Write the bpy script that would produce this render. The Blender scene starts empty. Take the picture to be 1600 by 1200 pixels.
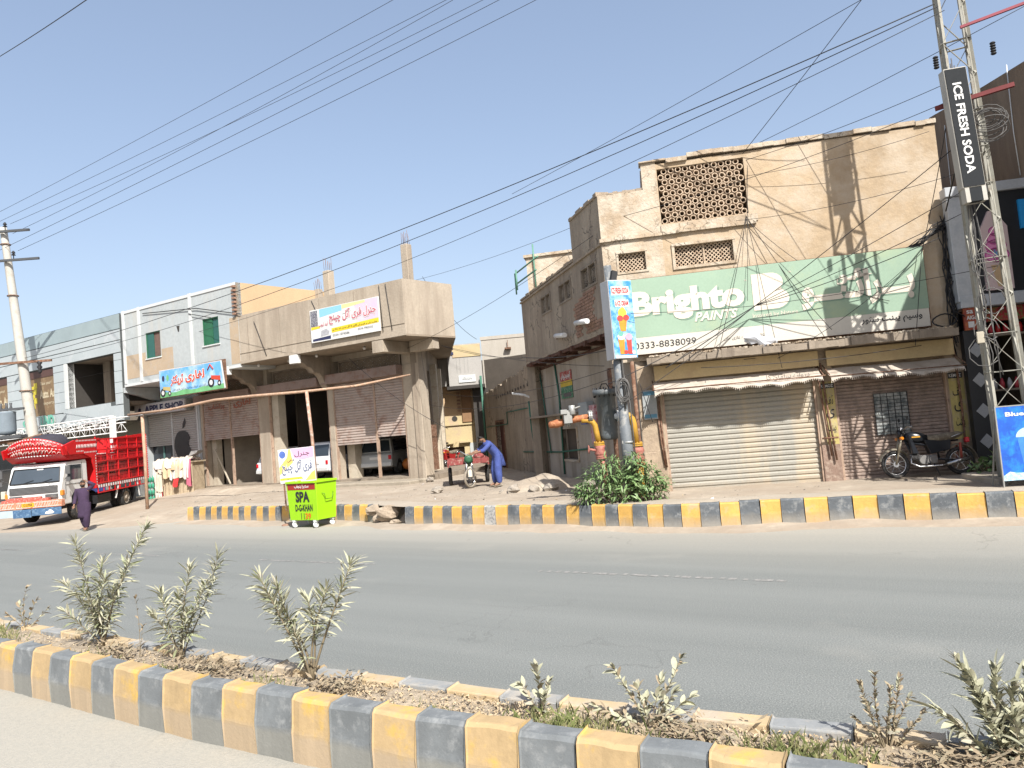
import bpy, math, random, unicodedata
from mathutils import Vector, Matrix
R = math.radians
PI = math.pi
rnd = random.Random(7)
scn = bpy.context.scene
COL = scn.collection

# ------------------------------------------------------------------ camera
cam = bpy.data.objects.new('camera', bpy.data.cameras.new('camera'))
COL.objects.link(cam)
cam.data.sensor_width = 36
cam.data.lens = 36 * 1156 / 1600
cam.data.clip_start = 0.1
cam.data.clip_end = 2000
_p, _r = R(3.35), R(4.85)
_f = Vector((0, math.cos(_p), math.sin(_p)))
_u0 = Vector((0, -math.sin(_p), math.cos(_p)))
_r0 = Vector((1, 0, 0))
_u = _u0 * math.cos(_r) + _r0 * math.sin(_r)
_rt = _r0 * math.cos(_r) - _u0 * math.sin(_r)
mt = Matrix((_rt, _u, -_f)).transposed().to_4x4()
mt.translation = (0, 0, 2.1)
cam.matrix_world = mt
scn.camera = cam

# ------------------------------------------------------------------ light
SUN_TO = Vector((0.37, -1.0, 1.06)).normalized()
world = bpy.data.worlds.new('World')
scn.world = world
world.use_nodes = True
wn = world.node_tree
wn.nodes.clear()
sky = wn.nodes.new('ShaderNodeTexSky')
sky.sky_type = 'NISHITA'
sky.sun_disc = False
sky.sun_elevation = math.asin(SUN_TO.z)
sky.sun_rotation = math.atan2(SUN_TO.x, SUN_TO.y)
sky.air_density = 1.0
sky.dust_density = 3.2
sky.ozone_density = 1.2
sky.altitude = 100
bg = wn.nodes.new('ShaderNodeBackground')
bg.inputs[1].default_value = 0.15
wo = wn.nodes.new('ShaderNodeOutputWorld')
tint = wn.nodes.new('ShaderNodeMix'); tint.data_type = 'RGBA'; tint.blend_type = 'MULTIPLY'; tint.inputs[0].default_value = 1
tint.inputs[7].default_value = (1.0, .995, 1.025, 1)
gm = wn.nodes.new('ShaderNodeGamma'); gm.inputs[1].default_value = .70; wn.links.new(sky.outputs[0], gm.inputs[0]); wn.links.new(gm.outputs[0], tint.inputs[6]); wn.links.new(tint.outputs[2], bg.inputs[0])
wn.links.new(bg.outputs[0], wo.inputs[0])
sl = bpy.data.lights.new('sun', 'SUN')
sl.energy = 4.2
sl.angle = R(0.45)
sl.color = (1.0, 0.965, 0.915)
so = bpy.data.objects.new('sun', sl)
COL.objects.link(so)
so.rotation_euler = SUN_TO.to_track_quat('Z', 'Y').to_euler()
so.location = (10, -20, 30)
scn.view_settings.view_transform = 'Standard'
scn.view_settings.look = 'None'
scn.view_settings.gamma = 1
scn.view_settings.use_curve_mapping = False
scn.view_settings.exposure = 1.1

# ------------------------------------------------------------------ mesh helper
class MB:
    def __init__(s):
        s.v = []; s.f = []; s.mi = []; s.sm = []
    def face(s, idx, m=0, sm=False):
        s.f.append(tuple(idx)); s.mi.append(m); s.sm.append(sm)
    def poly(s, pts, m=0):
        b = len(s.v); s.v += [tuple(p) for p in pts]
        s.face(range(b, b + len(pts)), m)
    def box(s, x0, x1, y0, y1, z0, z1, m=0, M=None):
        b = len(s.v)
        ps = [(x, y, z) for x in (x0, x1) for y in (y0, y1) for z in (z0, z1)]
        if M is not None: ps = [tuple(M @ Vector(p)) for p in ps]
        s.v += ps
        for q in ((0,1,3,2),(4,6,7,5),(0,4,5,1),(2,3,7,6),(0,2,6,4),(1,5,7,3)):
            s.face([b + i for i in q], m)
    def obox(s, c, size, M=None, m=0):
        M = Matrix.Translation(Vector(c)) @ (M.to_4x4() if M else Matrix())
        x, y, z = size
        s.box(-x/2, x/2, -y/2, y/2, -z/2, z/2, m, M)
    def tube(s, p, q, r, n=8, r2=None, caps=True, m=0, sm=True):
        p = Vector(p); q = Vector(q); d = q - p
        if d.length < 1e-6: return
        s.path([p, q], [r, r if r2 is None else r2], n, caps, m, sm)
    def path(s, pts, r, n=6, caps=True, m=0, sm=True, closed=False):
        pts = [Vector(p) for p in pts]
        k = len(pts)
        rs = r if isinstance(r, (list, tuple)) else [r] * k
        b = len(s.v)
        up = None
        for i, p in enumerate(pts):
            if closed: d = pts[(i+1) % k] - pts[i-1]
            else: d = pts[min(i+1, k-1)] - pts[max(i-1, 0)]
            d.normalize()
            if up is None:
                up = Vector((0, 0, 1)) if abs(d.z) < .9 else Vector((1, 0, 0))
            a = d.cross(up)
            if a.length < 1e-4: a = d.orthogonal()
            a.normalize()
            c = a.cross(d).normalized(); up = c
            for j in range(n):
                t = 2 * PI * j / n
                s.v.append(tuple(p + (a * math.cos(t) + c * math.sin(t)) * rs[i]))
        L = k if closed else k - 1
        for i in range(L):
            i2 = (i + 1) % k
            for j in range(n):
                j2 = (j + 1) % n
                s.face((b+i*n+j, b+i*n+j2, b+i2*n+j2, b+i2*n+j), m, sm)
        if caps and not closed:
            s.face([b + j for j in range(n)][::-1], m)
            s.face([b + (k-1)*n + j for j in range(n)], m)
    def bar(s, p, q, w, h=None, m=0):
        p = Vector(p); q = Vector(q); d = q - p
        if d.length < 1e-6: return
        h = h or w
        M = Matrix.Translation((p + q) / 2) @ d.to_track_quat('Z', 'Y').to_matrix().to_4x4()
        s.box(-w/2, w/2, -h/2, h/2, -d.length/2, d.length/2, m, M)
    def prism(s, pts, axis, a, b_, m=0, M=None):
        n = len(pts); b = len(s.v)
        def P(u, v, w):
            return {'x': (w, u, v), 'y': (u, w, v), 'z': (u, v, w)}[axis]
        ps = [P(u, v, a) for u, v in pts] + [P(u, v, b_) for u, v in pts]
        if M is not None: ps = [tuple(M @ Vector(p)) for p in ps]
        s.v += ps
        s.face([b + i for i in range(n)], m); s.face([b + n + i for i in range(n)][::-1], m)
        for i in range(n):
            j = (i + 1) % n
            s.face((b + i, b + n + i, b + n + j, b + j), m)
    def lathe(s, prof, n=16, M=None, m=0, sm=True, caps=True):
        b = len(s.v)
        for r, z in prof:
            for j in range(n):
                t = 2 * PI * j / n
                p = Vector((r * math.cos(t), r * math.sin(t), z))
                s.v.append(tuple(M @ p if M is not None else p))
        for i in range(len(prof) - 1):
            for j in range(n):
                j2 = (j + 1) % n
                s.face((b+i*n+j, b+i*n+j2, b+(i+1)*n+j2, b+(i+1)*n+j), m, sm)
        if caps:
            s.face([b + j for j in range(n)][::-1], m)
            s.face([b + (len(prof)-1)*n + j for j in range(n)], m)
    def torus(s, c, Rr, r, axis='x', n=20, k=8, m=0, flat=1.0):
        c = Vector(c); b = len(s.v)
        for i in range(n):
            t = 2 * PI * i / n
            for j in range(k):
                u = 2 * PI * j / k
                rr = Rr + r * math.cos(u); w = r * math.sin(u) * flat
                x, y = rr * math.cos(t), rr * math.sin(t)
                p = {'x': (w, x, y), 'y': (x, w, y), 'z': (x, y, w)}[axis]
                s.v.append(tuple(c + Vector(p)))
        for i in range(n):
            for j in range(k):
                i2, j2 = (i+1) % n, (j+1) % k
                s.face((b+i*k+j, b+i2*k+j, b+i2*k+j2, b+i*k+j2), m, True)
    def loft(s, rings, n=12, m=0, caps=True, sm=True, power=1.0):
        # rings: (center, rx, ry, matrix or None)
        b = len(s.v)
        for c, rx, ry, M in rings:
            for j in range(n):
                t = 2 * PI * j / n
                cx, sy = math.cos(t), math.sin(t)
                x = rx * math.copysign(abs(cx) ** power, cx); y = ry * math.copysign(abs(sy) ** power, sy)
                p = Vector((x, y, 0))
                if M is not None: p = M @ p
                s.v.append(tuple(Vector(c) + p))
        for i in range(len(rings) - 1):
            for j in range(n):
                j2 = (j + 1) % n
                s.face((b+i*n+j, b+i*n+j2, b+(i+1)*n+j2, b+(i+1)*n+j), m, sm)
        if caps:
            s.face([b + j for j in range(n)][::-1], m)
            s.face([b + (len(rings)-1)*n + j for j in range(n)], m)
    def wall(s, x0, x1, z0, z1, y0, y1, holes, m=0):
        xs = sorted({x0, x1, *[h[0] for h in holes], *[h[1] for h in holes]})
        zs = sorted({z0, z1, *[h[2] for h in holes], *[h[3] for h in holes]})
        nx, nz = len(xs) - 1, len(zs) - 1
        def hole(i, k):
            if i < 0 or k < 0 or i >= nx or k >= nz: return True
            cx, cz = (xs[i] + xs[i+1]) / 2, (zs[k] + zs[k+1]) / 2
            return any(h[0] < cx < h[1] and h[2] < cz < h[3] for h in holes)
        for i in range(nx):
            for k in range(nz):
                if hole(i, k): continue
                a, b, c, d = xs[i], xs[i+1], zs[k], zs[k+1]
                s.poly([(a, y0, c), (b, y0, c), (b, y0, d), (a, y0, d)], m)
                s.poly([(a, y1, c), (a, y1, d), (b, y1, d), (b, y1, c)], m)
                if hole(i-1, k): s.poly([(a, y0, c), (a, y0, d), (a, y1, d), (a, y1, c)], m)
                if hole(i+1, k): s.poly([(b, y0, c), (b, y1, c), (b, y1, d), (b, y0, d)], m)
                if hole(i, k-1): s.poly([(a, y0, c), (a, y1, c), (b, y1, c), (b, y0, c)], m)
                if hole(i, k+1): s.poly([(a, y0, d), (b, y0, d), (b, y1, d), (a, y1, d)], m)
    def mesh(s, name, mats):
        me = bpy.data.meshes.new(name)
        me.from_pydata(s.v, [], s.f)
        if not isinstance(mats, (list, tuple)): mats = [mats]
        for m in mats: me.materials.append(m)
        me.polygons.foreach_set('material_index', s.mi)
        me.polygons.foreach_set('use_smooth', s.sm)
        me.update()
        return me
    def build(s, name, mats, parent=None, bevel=0, loc=None, rz=0, seg=1):
        o = obj(name, s.mesh(name, mats), parent, loc, rz)
        if bevel:
            b = o.modifiers.new('bevel', 'BEVEL'); b.width = bevel; b.segments = seg; b.limit_method = 'ANGLE'; b.angle_limit = R(40)
        return o

def obj(name, data, parent=None, loc=None, rz=0):
    o = bpy.data.objects.new(name, data)
    COL.objects.link(o)
    if parent is not None: o.parent = parent
    if loc is not None: o.location = loc
    if rz: o.rotation_euler = (0, 0, rz)
    return o
def thing(name, label, cat, loc=(0, 0, 0), rz=0, group=None, kind=None):
    o = bpy.data.objects.new(name, None); COL.objects.link(o)
    o.location = loc; o.rotation_euler = (0, 0, rz); o.empty_display_size = .2
    return tag(o, label, cat, group, kind)
def tag(o, label=None, cat=None, group=None, kind=None):
    if label: o['label'] = label
    if cat: o['category'] = cat
    if group: o['group'] = group
    if kind: o['kind'] = kind
    return o
def stuff(o):
    o['kind'] = 'stuff'; return o
def dup(o, parent=None, **kw):
    c = o.copy(); COL.objects.link(c)
    c.parent = parent
    for ch in list(o.children): dup(ch, c)
    for k, v in kw.items():
        if k == 'loc': c.location = v
        elif k == 'rz': c.rotation_euler.z = v
        else: c[k] = v
    return c

# ------------------------------------------------------------------ materials
_mc = {}
def mat(name, col, rough=.85, var=.18, scale=1.5, bump=.0, bscale=40, metal=0, col2=None, amt=.5, c2scale=None,
        streak=False, dust=None, spec=.4, crack=0, fine=.06):
    if name in _mc: return _mc[name]
    A_ = .83
    col = tuple(c * A_ for c in col)
    if col2: col2 = tuple(c * A_ for c in col2)
    if dust: dust = (dust[0], dust[1], tuple(c * A_ for c in dust[2]))
    m = bpy.data.materials.new(name); m.use_nodes = True
    nt = m.node_tree; N = nt.nodes; L = nt.links
    b = N['Principled BSDF']
    b.inputs['Roughness'].default_value = rough
    b.inputs['Metallic'].default_value = metal
    b.inputs['Specular IOR Level'].default_value = spec
    g = N.new('ShaderNodeNewGeometry')
    def noise(sc, det=5, vec=None, rough_=.6):
        n = N.new('ShaderNodeTexNoise'); n.inputs['Scale'].default_value = sc
        n.inputs['Detail'].default_value = det; n.inputs['Roughness'].default_value = rough_
        L.new(vec or g.outputs['Position'], n.inputs['Vector']); return n
    def ramp(fac, a, b_):
        r = N.new('ShaderNodeMapRange'); r.inputs[1].default_value = a; r.inputs[2].default_value = b_
        L.new(fac, r.inputs[0]); return r.outputs[0]
    def mix(fac, A, B, mode='MIX'):
        x = N.new('ShaderNodeMix'); x.data_type = 'RGBA'; x.blend_type = mode
        if hasattr(fac, 'node'): L.new(fac, x.inputs[0])
        else: x.inputs[0].default_value = fac
        for i, c in ((6, A), (7, B)):
            if hasattr(c, 'node'): L.new(c, x.inputs[i])
            else: x.inputs[i].default_value = (*c, 1)
        return x.outputs[2]
    n1 = noise(scale)
    f1 = ramp(n1.outputs[0], .3, .7)
    dk = tuple(c * (1 - var) for c in col); lt = tuple(min(1, c * (1 + var)) for c in col)
    c = mix(f1, dk, lt)
    if fine:
        n2 = noise(bscale * .6, 3)
        c = mix(ramp(n2.outputs[0], .3, .7), c, mix(1.0, c, (1 - fine*2.2,) * 3, 'MULTIPLY'))
    if col2:
        vec = None
        if streak:
            mp = N.new('ShaderNodeMapping'); mp.inputs['Scale'].default_value = (1, 1, .13)
            L.new(g.outputs['Position'], mp.inputs['Vector']); vec = mp.outputs[0]
        n3 = noise(c2scale or scale * 2.3, 8, vec, .68)
        c = mix(ramp(n3.outputs[0], .62 - amt * .25, .70 - amt * .1), c, col2)
    if crack:
        n4 = noise(2.2, 4)
        add = N.new('ShaderNodeMixRGB'); add.blend_type = 'LINEAR_LIGHT'; add.inputs[0].default_value = .35
        L.new(g.outputs['Position'], add.inputs[1]); L.new(n4.outputs['Color'], add.inputs[2])
        vo = N.new('ShaderNodeTexVoronoi'); vo.feature = 'DISTANCE_TO_EDGE'; vo.inputs['Scale'].default_value = crack
        L.new(add.outputs[0], vo.inputs['Vector'])
        gate = noise(.9, 2)
        mm = N.new('ShaderNodeMath'); mm.operation = 'MULTIPLY'
        L.new(ramp(vo.outputs['Distance'], .034, .004), mm.inputs[0]); L.new(ramp(gate.outputs[0], .50, .56), mm.inputs[1])
        c = mix(mm.outputs[0], c, tuple(x * .35 for x in col))
    if dust:   # wind-blown dust lying low on the thing: (height, width, colour)
        h, w, dc = dust
        sp = N.new('ShaderNodeSeparateXYZ'); L.new(g.outputs['Position'], sp.inputs[0])
        nd = noise(6, 4)
        ad = N.new('ShaderNodeMath'); ad.operation = 'MULTIPLY_ADD'; ad.inputs[1].default_value = w * 1.2
        L.new(nd.outputs[0], ad.inputs[0]); L.new(sp.outputs[2], ad.inputs[2])
        fr = ramp(ad.outputs[0], h + w * 1.1, h + w * .1)
        mu = N.new('ShaderNodeMath'); mu.operation = 'MULTIPLY'; mu.inputs[1].default_value = .8; L.new(fr, mu.inputs[0])
        c = mix(mu.outputs[0], c, dc)
    L.new(c, b.inputs['Base Color'])
    if bump:
        nb = noise(bscale, 6)
        bp = N.new('ShaderNodeBump'); bp.inputs['Strength'].default_value = min(1, bump * 2)
        bp.inputs['Distance'].default_value = .02
        L.new(nb.outputs[0], bp.inputs['Height']); L.new(bp.outputs[0], b.inputs['Normal'])
    _mc[name] = m
    return m
def glass(name, col=(.03, .04, .05), rough=.06):
    m = mat(name, col, rough, var=.1, spec=.6, fine=0); return m

# ------------------------------------------------------------------ lettering (Latin and joined Urdu script)
FM = {}
for cp in list(range(0xFB50, 0xFDFF)) + list(range(0xFE70, 0xFEFD)):
    d = unicodedata.decomposition(chr(cp)).split()
    if len(d) == 2 and d[0] in ('<isolated>', '<initial>', '<medial>', '<final>'):
        FM.setdefault(chr(int(d[1], 16)), {})[d[0][1:-1]] = chr(cp)
FM['\u0640'] = {k: '\u0640' for k in ('isolated', 'initial', 'medial', 'final')}
def urdu(t):
    out = []
    for w in t.split(' '):
        r = []
        for i, c in enumerate(w):
            f = FM.get(c)
            if not f: r.append(c); continue
            pj = i > 0 and 'initial' in FM.get(w[i-1], {})
            nj = i < len(w) - 1 and 'initial' in f and 'final' in FM.get(w[i+1], {})
            r.append(f.get('medial' if pj and nj else 'initial' if nj else 'final' if pj else 'isolated', c))
        out.append(''.join(reversed(r)))
    return ' '.join(reversed(out))
def _textmesh(body, bold, shear):
    cu = bpy.data.curves.new('lettering', 'FONT')
    cu.body = body; cu.size = 1; cu.offset = bold; cu.shear = shear; cu.resolution_u = 3
    o = bpy.data.objects.new('lettering', cu); COL.objects.link(o)
    dg = bpy.context.evaluated_depsgraph_get(); dg.update()
    me = bpy.data.meshes.new_from_object(o.evaluated_get(dg))
    bpy.data.objects.remove(o); bpy.data.curves.remove(cu)
    return me
def txt(parent, body, x0, x1, z0, z1, y, m, bold=.0, shear=0, name='lettering', rot=0, ur=False, lift=.004):
    """flat print: fits body into x0..x1, z0..z1 on the plane y (facing -y) of parent; rot in quarter turns clockwise"""
    if ur: body = urdu(body)
    me = _textmesh(body, bold, shear)
    vs = [v.co.copy() for v in me.vertices]
    fs = [tuple(p.vertices) for p in me.polygons]
    bpy.data.meshes.remove(me)
    par = list(range(len(vs)))
    def find(a):
        while par[a] != a:
            par[a] = par[par[a]]; a = par[a]
        return a
    for f in fs:
        for q in f[1:]: par[find(q)] = find(f[0])
    order = {}
    if rot: vs = [Vector((v.y, -v.x, 0)) for v in vs]
    ax = [v.x for v in vs]; ay = [v.y for v in vs]
    mx, Mx, my, My = min(ax), max(ax), min(ay), max(ay)
    nv = []
    for i, v in enumerate(vs):
        k = order.setdefault(find(i), len(order))
        nv.append((x0 + (v.x - mx) / (Mx - mx) * (x1 - x0), y - lift - .0006 * (k % 5), z0 + (v.y - my) / (My - my) * (z1 - z0)))
    mb = MB(); mb.v = nv
    for f in fs: mb.face(f)
    me = mb.mesh(name, m)
    if rot == 0 and (x1 - x0) > 0: pass
    return obj(name, me, parent)
def disc(mb, cx, cz, rx, rz, y, m=0, n=16, a0=0, a1=2*PI):
    pts = [(cx + rx * math.cos(a0 + (a1-a0) * i / n), y, cz + rz * math.sin(a0 + (a1-a0) * i / n)) for i in range(n if a1-a0 > 6.2 else n + 1)]
    mb.poly(pts, m)

# ------------------------------------------------------------------ palette
SAND = (.45, .38, .295)
m_dirt = mat('sandy_dirt', (.43, .365, .285), .95, .16, .7, bump=.5, bscale=7, col2=(.33, .27, .205), amt=.9, c2scale=1.0, fine=.1)
m_rubble = mat('broken_rubble', (.36, .29, .215), .95, .25, 6, bump=.5, bscale=25)
m_soil = mat('dry_soil', (.42, .345, .25), .98, .2, 4, bump=.6, bscale=30, col2=(.25, .2, .14), amt=.6)
m_yel_near = mat('faded_yellow_kerb_paint', (.455, .325, .17), .85, .08, 3, bump=.07, bscale=30, col2=(.56, .36, .08), amt=.35, c2scale=3, dust=(.185, .05, (.405, .315, .215)))
m_gry_near = mat('faded_black_kerb_paint', (.17, .183, .188), .8, .16, 4, bump=.08, bscale=30, col2=(.25, .26, .26), amt=.45, c2scale=9, dust=(.185, .05, (.235, .23, .20)))
m_yel_far = mat('bright_yellow_kerb_paint', (.60, .355, .09), .75, .12, 2.2, bump=.12, bscale=30, col2=(.5, .36, .2), amt=.3, c2scale=4, dust=(.15, .2, (.44, .34, .22)))
m_gry_far = mat('black_kerb_paint', (.11, .122, .132), .75, .22, 3, bump=.15, bscale=30, col2=(.24, .245, .24), amt=.42, c2scale=6, dust=(.15, .2, (.30, .28, .24)))
m_wht_wear = mat('scraped_kerb', (.42, .41, .38), .9, .2, 8, bump=.2, col2=(.15, .16, .17), amt=.6)
m_conc = mat('bare_concrete', (.425, .36, .28), .9, .12, .7, bump=.25, bscale=18, col2=(.31, .255, .195), amt=.55, c2scale=1.6, streak=True)
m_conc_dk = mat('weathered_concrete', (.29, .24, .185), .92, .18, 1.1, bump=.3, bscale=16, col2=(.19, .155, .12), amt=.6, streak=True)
m_plas = mat('sun_bleached_plaster', (.455, .345, .225), .93, .12, .5, bump=.35, bscale=11, col2=(.50, .415, .315), amt=.75, c2scale=1.1, crack=0)
m_plas_old = mat('crumbling_plaster', (.43, .335, .235), .95, .2, 1.4, bump=.6, bscale=14, col2=(.52, .46, .37), amt=.8, c2scale=2.3, crack=2.6)
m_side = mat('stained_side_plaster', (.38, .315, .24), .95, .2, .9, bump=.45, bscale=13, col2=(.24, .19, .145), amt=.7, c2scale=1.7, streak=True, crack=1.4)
m_brick = mat('exposed_brick', (.33, .2, .14), .95, .25, 5, bump=.5)
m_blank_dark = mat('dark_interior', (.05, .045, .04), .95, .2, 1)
m_black = mat('black_paint', (.018, .018, .02), .55, .2, 2)
m_rust = mat('rusty_iron', (.17, .085, .05), .85, .35, 6, bump=.3, col2=(.30, .2, .14), amt=.5)
m_steel = mat('galvanised_steel', (.36, .36, .34), .5, .15, 4, metal=.4)
m_wire = mat('cable_black', (.02, .02, .022), .6, 0, 1, fine=0)
m_rubber = mat('tyre_rubber', (.03, .03, .03), .9, .2, 8, col2=(.12, .1, .08), amt=.35)
m_white = mat('white_paint', (.72, .72, .70), .5, .06, 3, col2=(.55, .5, .44), amt=.25)
m_chrome = mat('dull_chrome', (.5, .5, .5), .25, .1, 8, metal=.9)
m_glass = glass('dark_glass')

# ------------------------------------------------------------------ ground, road, terrain
EDGE = [(-90, 72), (-30, 34), (-18, 25.4), (-13, 23.75), (-10.6, 23.6), (-9.7, 23.05), (-8.19, 21.9), (-6.7, 20.78), (-4.86, 19.69), (-3.92, 18.97),
        (-2.94, 17.75), (-1.24, 16.45), (-.12, 15.8), (2.11, 14.06), (3.08, 13.55), (4.5, 13.1), (5.8, 12.6), (7.3, 11.8),
        (9, 11.1), (12, 9.6), (20, 5), (60, -18)]
def edge_dist(x, y):
    best = 1e9; sg = 1
    for (ax, ay), (bx, by) in zip(EDGE, EDGE[1:]):
        dx, dy = bx - ax, by - ay
        t = max(0, min(1, ((x-ax)*dx + (y-ay)*dy) / (dx*dx + dy*dy)))
        px, py = ax + t*dx, ay + t*dy
        d = math.hypot(x-px, y-py)
        if d < best:
            best = d; sg = 1 if dx*(y-ay) - dy*(x-ax) > 0 else -1
    return best * sg
def sstep(a, b, x):
    t = max(0, min(1, (x-a) / (b-a))); return t*t*(3-2*t)
from mathutils import noise as mnoise
def terrain_z(x, y):
    d = edge_dist(x, y)
    nz = mnoise.noise(Vector((x*.6, y*.6, 0))) * .035 + mnoise.noise(Vector((x*2.3, y*2.3, 5))) * .014
    right = .42 + .012 * min(max(d - 2, 0), 8) + (nz if d > 1.6 else nz * .3)
    if d < .42: right = -.06
    f = .4 + .6 * sstep(-20, -13, x)
    left = (min(.6, .075 * max(d, 0)) * f + nz * sstep(0, 2, d)) if d > 0 else -.06 + .03 * max(d, -1)
    if d > -.6 and d <= 0: left = -.02 + .034 * (1 + d / .6) - .012
    k = sstep(-11.3, -10.3, x)
    return left * (1 - k) + right * k
mb = MB(); mb.poly([(-900, -900, -.03), (900, -900, -.03), (900, 1200, -.03), (-900, 1200, -.03)])
tag(mb.build('ground', m_dirt), kind='structure')

NX, NY = .5430, .8397     # across the road
TX, TY = -.8397, .5430    # along the road
def road_pt(u, v, z=0): return (u*NX + v*TX, u*NY + v*TY, z)
def asphalt():
    m = bpy.data.materials.new('dusty_asphalt'); m.use_nodes = True
    nt = m.node_tree; N = nt.nodes; L = nt.links; b = N['Principled BSDF']
    b.inputs['Roughness'].default_value = .9; b.inputs['Specular IOR Level'].default_value = .25
    g = N.new('ShaderNodeNewGeometry')
    def dot(v):
        n = N.new('ShaderNodeVectorMath'); n.operation = 'DOT_PRODUCT'; n.inputs[1].default_value = v
        L.new(g.outputs['Position'], n.inputs[0]); return n.outputs['Value']
    u, v = dot((NX, NY, 0)), dot((TX, TY, 0))
    def mth(op, a, b_):
        n = N.new('ShaderNodeMath'); n.operation = op
        for i, k in enumerate((a, b_)):
            if hasattr(k, 'node'): L.new(k, n.inputs[i])
            else: n.inputs[i].default_value = k
        return n.outputs[0]
    def mr(x, a, b_, c=0, d=1):
        n = N.new('ShaderNodeMapRange'); n.interpolation_type = 'SMOOTHSTEP'
        for i, k in enumerate((a, b_, c, d)): n.inputs[i+1].default_value = k
        L.new(x, n.inputs[0]); return n.outputs[0]
    def nz(sc, det, vec=None, ro=.6):
        n = N.new('ShaderNodeTexNoise'); n.inputs['Scale'].default_value = sc; n.inputs['Detail'].default_value = det; n.inputs['Roughness'].default_value = ro
        L.new(vec or g.outputs['Position'], n.inputs['Vector']); return n.outputs[0]
    cb = N.new('ShaderNodeCombineXYZ'); L.new(mth('MULTIPLY', v, .035), cb.inputs[0]); L.new(u, cb.inputs[1])
    lanes = nz(1.1, 6, cb.outputs[0], .55)
    thin = nz(9, 3, cb.outputs[0], .5)
    speck = nz(75, 2); speck2 = nz(24, 4, None, .8)
    base = N.new('ShaderNodeMix'); base.data_type = 'RGBA'
    base.inputs[6].default_value = (.138, .148, .141, 1); base.inputs[7].default_value = (.166, .176, .167, 1)
    L.new(mr(lanes, .32, .70), base.inputs[0])
    def mixc(f, a, c, mode='MIX'):
        x = N.new('ShaderNodeMix'); x.data_type = 'RGBA'; x.blend_type = mode
        L.new(f, x.inputs[0]) if hasattr(f, 'node') else setattr(x.inputs[0], 'default_value', f)
        L.new(a, x.inputs[6])
        if hasattr(c, 'node'): L.new(c, x.inputs[7])
        else: x.inputs[7].default_value = (*c, 1)
        return x.outputs[2]
    c = base.outputs[2]
    c = mixc(mth('MULTIPLY', mr(thin, .60, .74), .16), c, (.10, .10, .10))
    c = mixc(mth('MULTIPLY', mr(speck, .5, .68), .55), c, (.27, .27, .255))
    c = mixc(mth('MULTIPLY', mr(speck, .48, .33), .5), c, (.09, .09, .09))
    # drifted dust: by the far kerb, by the median and over the near carriageway
    d1 = mr(u, 9.0, 14.0); d2 = mr(u, 5.2, 4.0, 0, .75); d3 = mr(u, 3.6, 3.2, 0, .95)
    pat = mr(speck2, .25, .75, .72, 1.15)
    tr = mr(lanes, .3, .7, .9, 1.04)
    dd = mth('MINIMUM', mth('MULTIPLY', mth('MAXIMUM', mth('MAXIMUM', mth('MULTIPLY', d1, tr), d2), d3), pat), 1.0)
    c = mixc(dd, c, (.315, .295, .25))
    vo = N.new('ShaderNodeTexVoronoi'); vo.feature = 'DISTANCE_TO_EDGE'; vo.inputs['Scale'].default_value = .55
    wv = N.new('ShaderNodeTexNoise'); wv.inputs['Scale'].default_value = 1.3; wv.inputs['Detail'].default_value = 6; L.new(g.outputs['Position'], wv.inputs['Vector'])
    ad = N.new('ShaderNodeMixRGB'); ad.blend_type = 'LINEAR_LIGHT'; ad.inputs[0].default_value = .6; L.new(g.outputs['Position'], ad.inputs[1]); L.new(wv.outputs['Color'], ad.inputs[2]); L.new(ad.outputs[0], vo.inputs['Vector'])
    gate = mr(nz(.22, 3), .50, .62)
    c = mixc(mth('MULTIPLY', mth('MULTIPLY', mr(vo.outputs['Distance'], .010, .002), gate), .25), c, (.055, .055, .052))
    c = mixc(mth('MULTIPLY', mr(nz(.5, 5), .56, .72), .22), c, (.28, .27, .24))
    c = mixc(mth('MULTIPLY', mr(nz(2.1, 3), .70, .76), .35), c, (.075, .075, .075))
    L.new(c, b.inputs['Base Color'])
    bp = N.new('ShaderNodeBump'); bp.inputs['Strength'].default_value = .5; bp.inputs['Distance'].default_value = .012
    L.new(speck, bp.inputs['Height']); L.new(bp.outputs[0], b.inputs['Normal'])
    return m
m_asph = asphalt()
mb = MB(); mb.poly([road_pt(-16, -500), road_pt(16.5, -500), road_pt(16.5, 500), road_pt(-16, 500)])
tag(mb.build('road', m_asph), kind='structure')
m_line = mat('worn_lane_paint', (.33, .32, .30), .85, .1, 4, col2=(.19, .19, .18), amt=.95, c2scale=14)
lm = tag(obj('lane_marking', None), kind='structure')
for v0, v1, w in ((15.3, 18.4, .07), (9.0, 12.0, .08), (2.3, 5.84, .10), (21.6, 24.6, .1), (28, 31, .1)):
    mb = MB(); n = 24
    for i in range(n):
        a = v0 + (v1-v0) * i / n; b = v0 + (v1-v0) * (i+1) / n - rnd.uniform(0, .09)
        o1, o2 = rnd.uniform(-.012, .012), rnd.uniform(-.012, .012)
        mb.poly([road_pt(9.19 - w/2 + o1, a, .004), road_pt(9.19 + w/2 + o2, a, .004), road_pt(9.19 + w/2 + o2, b, .004), road_pt(9.19 - w/2 + o1, b, .004)])
    mb.build('lane_dash', m_line, lm)

# forecourt / pavement / dirt verge as one height-field sheet
mb = MB()
xs = []; x = -60
while x < 34:
    xs.append(x); x += 2.5 if x < -26 or x > 14 else .3
ys = []; y = 2
while y < 100:
    ys.append(y); y += .3 if 9 < y < 41 else 2.5
for yy in ys:
    for xx in xs: mb.v.append((xx, yy, terrain_z(xx, yy)))
w = len(xs)
for j in range(len(ys)-1):
    for i in range(w-1):
        a = j*w + i; q = (a, a+1, a+w+1, a+w)
        if max(mb.v[k][2] for k in q) > -.055: mb.face(q, 0, True)
tag(mb.build('dirt_forecourt', m_dirt), kind='structure')

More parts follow.
